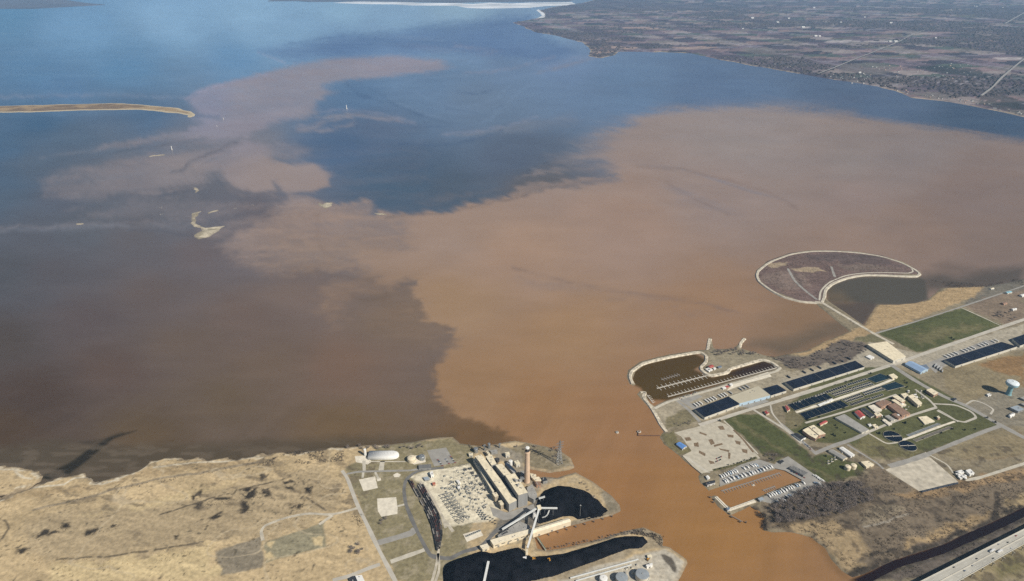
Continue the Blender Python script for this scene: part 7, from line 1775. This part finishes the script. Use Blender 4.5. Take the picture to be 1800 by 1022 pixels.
brush('bank_scrub', [('7', [(170, 450), (560, 352), (1000, 268), (1290, 208), (1290, 196), (1000, 252), (560, 335), (170, 430)], 500), ('7', [(1300, 205), (1440, 150), (1700, 150), (1700, 200), (1300, 225)], 500), ('8', [(1300, 300), (1440, 270), (1590, 330), (1580, 400), (1500, 330)], 350), ('1', [(740, 130), (860, 175), (1000, 165), (1000, 185), (850, 195)], 200), ('2', [(740, 160), (1100, 185), (1250, 240), (1400, 270), (1400, 250), (1240, 205)], 400), ('6', [(1200, 260), (1560, 290), (1800, 245), (1800, 300), (1300, 315)], 500), ('4', [(770, 690), (880, 720), (900, 870), (860, 860), (800, 700)], 250)], mat('grey scrub', (.12, .10, .08), .95), (1.5, 4.0), label='grey leafless scrub on the banks')

brush('black_scrub', [('7', [(1190, 345), (1240, 330), (1350, 332), (1345, 380), (1215, 395)], 90), ('7', [(1375, 300), (1440, 283), (1480, 300), (1455, 348), (1400, 345)], 70), ('7', [(1505, 330), (1548, 322), (1535, 362)], 30), ('7', [(1435, 420), (1505, 408), (1492, 445)], 40), ('7', [(950, 400), (1150, 378), (1140, 395), (1015, 438), (960, 435)], 70), ('7', [(80, 640), (165, 620), (110, 668)], 40), ('7', [(175, 585), (230, 528), (350, 505), (350, 535), (190, 594)], 60), ('7', [(415, 548), (580, 508), (582, 532), (425, 575)], 50), ('7', [(1190, 395), (1235, 395), (1235, 455), (1190, 462)], 40), ('7', [(1730, 470), (1800, 460), (1800, 530)], 30), ('J', [(95, 570), (135, 600), (140, 650), (110, 640)], 25)], mat('black wet scrub', (.035, .03, .024), .95), (.8, 2.4), label='near black wet scrub in hollows of the dry marsh')

# ------------------------------------------------------------------ bay markers and the far shore
def marker(c, xy, h, label):
    p = g1(c, *xy, 0); t = thing('channel_light', p, label, 'channel light')
    MB().cyl((0, 0), h * .16, h * .16, -2, h * .14, 16).build('caisson', M_PALEW, t); MB().cyl((0, 0), h * .09, h * .07, h * .14, h * .85, 14).build('tower', M_WHITE, t)
    MB().cyl((0, 0), h * .1, h * .1, h * .8, h * .84, 12).build('gallery', M_WHITE, t); MB().cyl((0, 0), h * .06, .3, h * .85, h, 10).build('lantern', M_WHITE, t)
marker('p', (609.5, 192), 34, 'white channel light in blue water beside the brown swirl')
marker('O', (354, 290), 26, 'white channel light near the thin sand bar')
marker('O', (667, 104), 16, 'small white channel light off the tip of the spit')
marker('O', (628, 148), 12, 'lower white channel light off the tip of the spit')
for xy in ((288, 640), (290, 680), (740, 645), (850, 625)):
    p = g1('O', *xy, 0); o = thing('awash_shoal', p, 'tiny pale shoal awash among the bay islets', 'shoal', 'shoals awash', rr.uniform(0, 3))
    for k in range(4): MB().cyl((rr.uniform(-14, 14), rr.uniform(-8, 8)), rr.uniform(3, 5), .6, -.5, .4, 9).build('stone_heap', M_CONCW, o)
for ang, pts, wd in (('R', [(500, 466), (600, 428), (720, 378), (860, 325), (1000, 268), (1100, 215), (1200, 180), (1310, 148)], 17), ('R', [(1530, 605), (1600, 555), (1660, 490), (1730, 430), (1830, 350)], 20), ('R', [(1680, 150), (1800, 82), (1900, 30)], 28)):
    lf_, rt_ = ribbon_pts(ang, pts, wd, 26.0)
    vs = []
    for a, b in zip(lf_, rt_): vs += [a, b]
    o = MB().add(vs, [(2 * i, 2 * i + 1, 2 * i + 3, 2 * i + 2) for i in range(len(lf_) - 1)]).build('country_road', mat('pale country road', (.33, .31, .29), .9)); tag(o, kind='structure')
# far houses and barns
hs = {}
def far_house(p, rz, s, kind, label, group):
    if (kind, group) in hs: return copy_tree(hs[(kind, group)], p, rz, scale=(s, s, s))
    t = thing('far_house', p, label, 'house', group, rz); t.scale = (s, s, s)
    MB().prism([(-9, -5), (9, -5), (9, 5), (-9, 5)], -6, 5).build('wall', mat('far wall paint', (.5, .49, .47), .8) if kind != 'dark' else M_BRICK, t)
    MB().add([(-9.5, -5.5, 5), (9.5, -5.5, 5), (9.5, 5.5, 5), (-9.5, 5.5, 5), (-9.5, 0, 8), (9.5, 0, 8)], [(0, 1, 5, 4), (2, 3, 4, 5), (3, 0, 4), (1, 2, 5)]).build('roof', M_GREYR if kind != 'barn' else M_WHITE, t)
    hs[(kind, group)] = t
def far_z(x, y):
    s = sdist(np.array([x]), np.array([y]), SF)[0]
    return float(np.clip(s * .06, 0, 4) + np.clip((s - 300) / 4000, 0, 1) * 25 * fbm(np.array([x]), np.array([y]), 2500, 4, 241)[0])
for i in range(70):
    u = rr.random() * 6; pts = px('R', [(1780, 742), (1500, 675), (1300, 642), (1062, 608), (850, 545), (490, 486), (0, 402)]); k = int(u); a, b = pts[k], pts[k + 1]; f = u - k
    x, y = a[0] + (b[0] - a[0]) * f, a[1] + (b[1] - a[1]) * f - rr.uniform(3, 9); q = P(x, y, 4)
    kd = 'light' if i % 3 else 'dark'; far_house((q[0], q[1], far_z(q[0], q[1]) + 1), rr.uniform(0, 3), rr.uniform(.55, 1.0), kd, '%s house in the row along the far bay shore' % ('white' if kd == 'light' else 'brick'), 'far shore houses %s' % kd)
for i in range(80):
    x, y = rr.uniform(700, 1480), rr.uniform(405, 545)
    q = P(1300 + x / 3.6, y / 3.6, 8); kd = 'light' if i % 3 else 'dark'; far_house((q[0], q[1], far_z(q[0], q[1]) + 1), .24 + 1.57 * (i % 2), rr.uniform(.5, 1.0), kd, '%s house on the suburb streets across the bay' % ('white' if kd == 'light' else 'brick'), 'suburb houses %s' % kd)
for i, (x, y, s) in enumerate(((1487, 43, 3), (1665, 52, 3), (20, 187, 3), (480, 236, 5), (505, 236, 4), (240, 147, 5), (400, 181, 6), (790, 115, 4), (955, 152, 5), (470, 55, 5), (985, 272, 5), (760, 460, 3), (1500, 45, 4), (950, 270, 4), (80, 120, 6), (640, 148, 4), (310, 120, 5), (1240, 245, 3))):
    q = P(1300 + x / 3.6, max(y, 18) / 3.6, 12); far_house((q[0], q[1], far_z(q[0], q[1]) + 1), .24, s * .55, 'barn', 'white farm barn standing in the far fields', 'far barns')
# woodlots beyond the bay, one mass
fx = rng.uniform(-.02, .98, 60000); fyv = 4000 + 14000 * rng.random(60000) ** 1.3; fx = fx * fyv
ok = (sdist(fx, fyv, SF) > 40) & (np.abs(fx / fyv) < 1.0) & (fbm(fx * .6, fyv * .9, 1500, 5, 211) + .15 * (fbm(fx, fyv, 200, 3, 419) - .5) > .50)
fx, fyv = fx[ok][:9000], fyv[ok][:9000]
fsd_ = sdist(fx, fyv, SF); fzz = np.clip(fsd_ * .06, 0, 4) + np.clip((fsd_ - 300) / 4000, 0, 1) * 25 * fbm(fx, fyv, 2500, 4, 241)
sz = rng.uniform(9, 22, len(fx)) * (1 + fyv / 16000); hh = rng.uniform(8, 15, len(fx)); an = rng.uniform(0, 6.28, len(fx))
V = []; F = []
base = np.array([[1, 0, 0], [.2, .9, 0], [-.8, .6, 0], [-.8, -.6, 0], [.2, -.9, 0], [.55, .1, .8], [-.3, .5, 1.], [-.2, -.5, .85]])
ca, sa = np.cos(an), np.sin(an)
bx = base[:, 0][None] * sz[:, None]; by = base[:, 1][None] * sz[:, None]
V = np.stack([fx[:, None] + bx * ca[:, None] - by * sa[:, None], fyv[:, None] + bx * sa[:, None] + by * ca[:, None], fzz[:, None] - 1 + (base[:, 2][None] * hh[:, None] + 1 * (base[:, 2][None] > 0))], -1).reshape(-1, 3)
tri = np.array([(0, 1, 5), (1, 6, 5), (1, 2, 6), (2, 3, 6), (3, 7, 6), (3, 4, 7), (4, 0, 7), (0, 5, 7), (5, 6, 7)])
F = (tri[None] + 8 * np.arange(len(fx))[:, None, None]).reshape(-1, 3)
me = bpy.data.meshes.new('far_woods'); me.from_pydata(V.tolist(), [], F.tolist()); me.materials.append(mat('far bare woods', (.085, .07, .072), .95, scale=.004, var=.35))
tag(link(bpy.data.objects.new('far_woods', me)), 'dark leafless woods beyond the bay', kind='stuff')
# ------------------------------------------------------------------ air
mh = bpy.data.materials.new('hazy air'); mh.use_nodes = True
hn = mh.node_tree; hn.nodes.clear()
ho = hn.nodes.new('ShaderNodeOutputMaterial'); hv = hn.nodes.new('ShaderNodeVolumePrincipled')
hv.inputs['Color'].default_value = (0.40, 0.68, 1.0, 1)
hv.inputs['Density'].default_value = HAZE
hv.inputs['Anisotropy'].default_value = 0.0
hn.links.new(hv.outputs[0], ho.inputs['Volume'])
hb = MB().prism([(-70000, -3000), (70000, -3000), (70000, 62000), (-70000, 62000)], -9.0, 1112.0, bot=True).build('haze', mh)
tag(hb, kind='stuff')
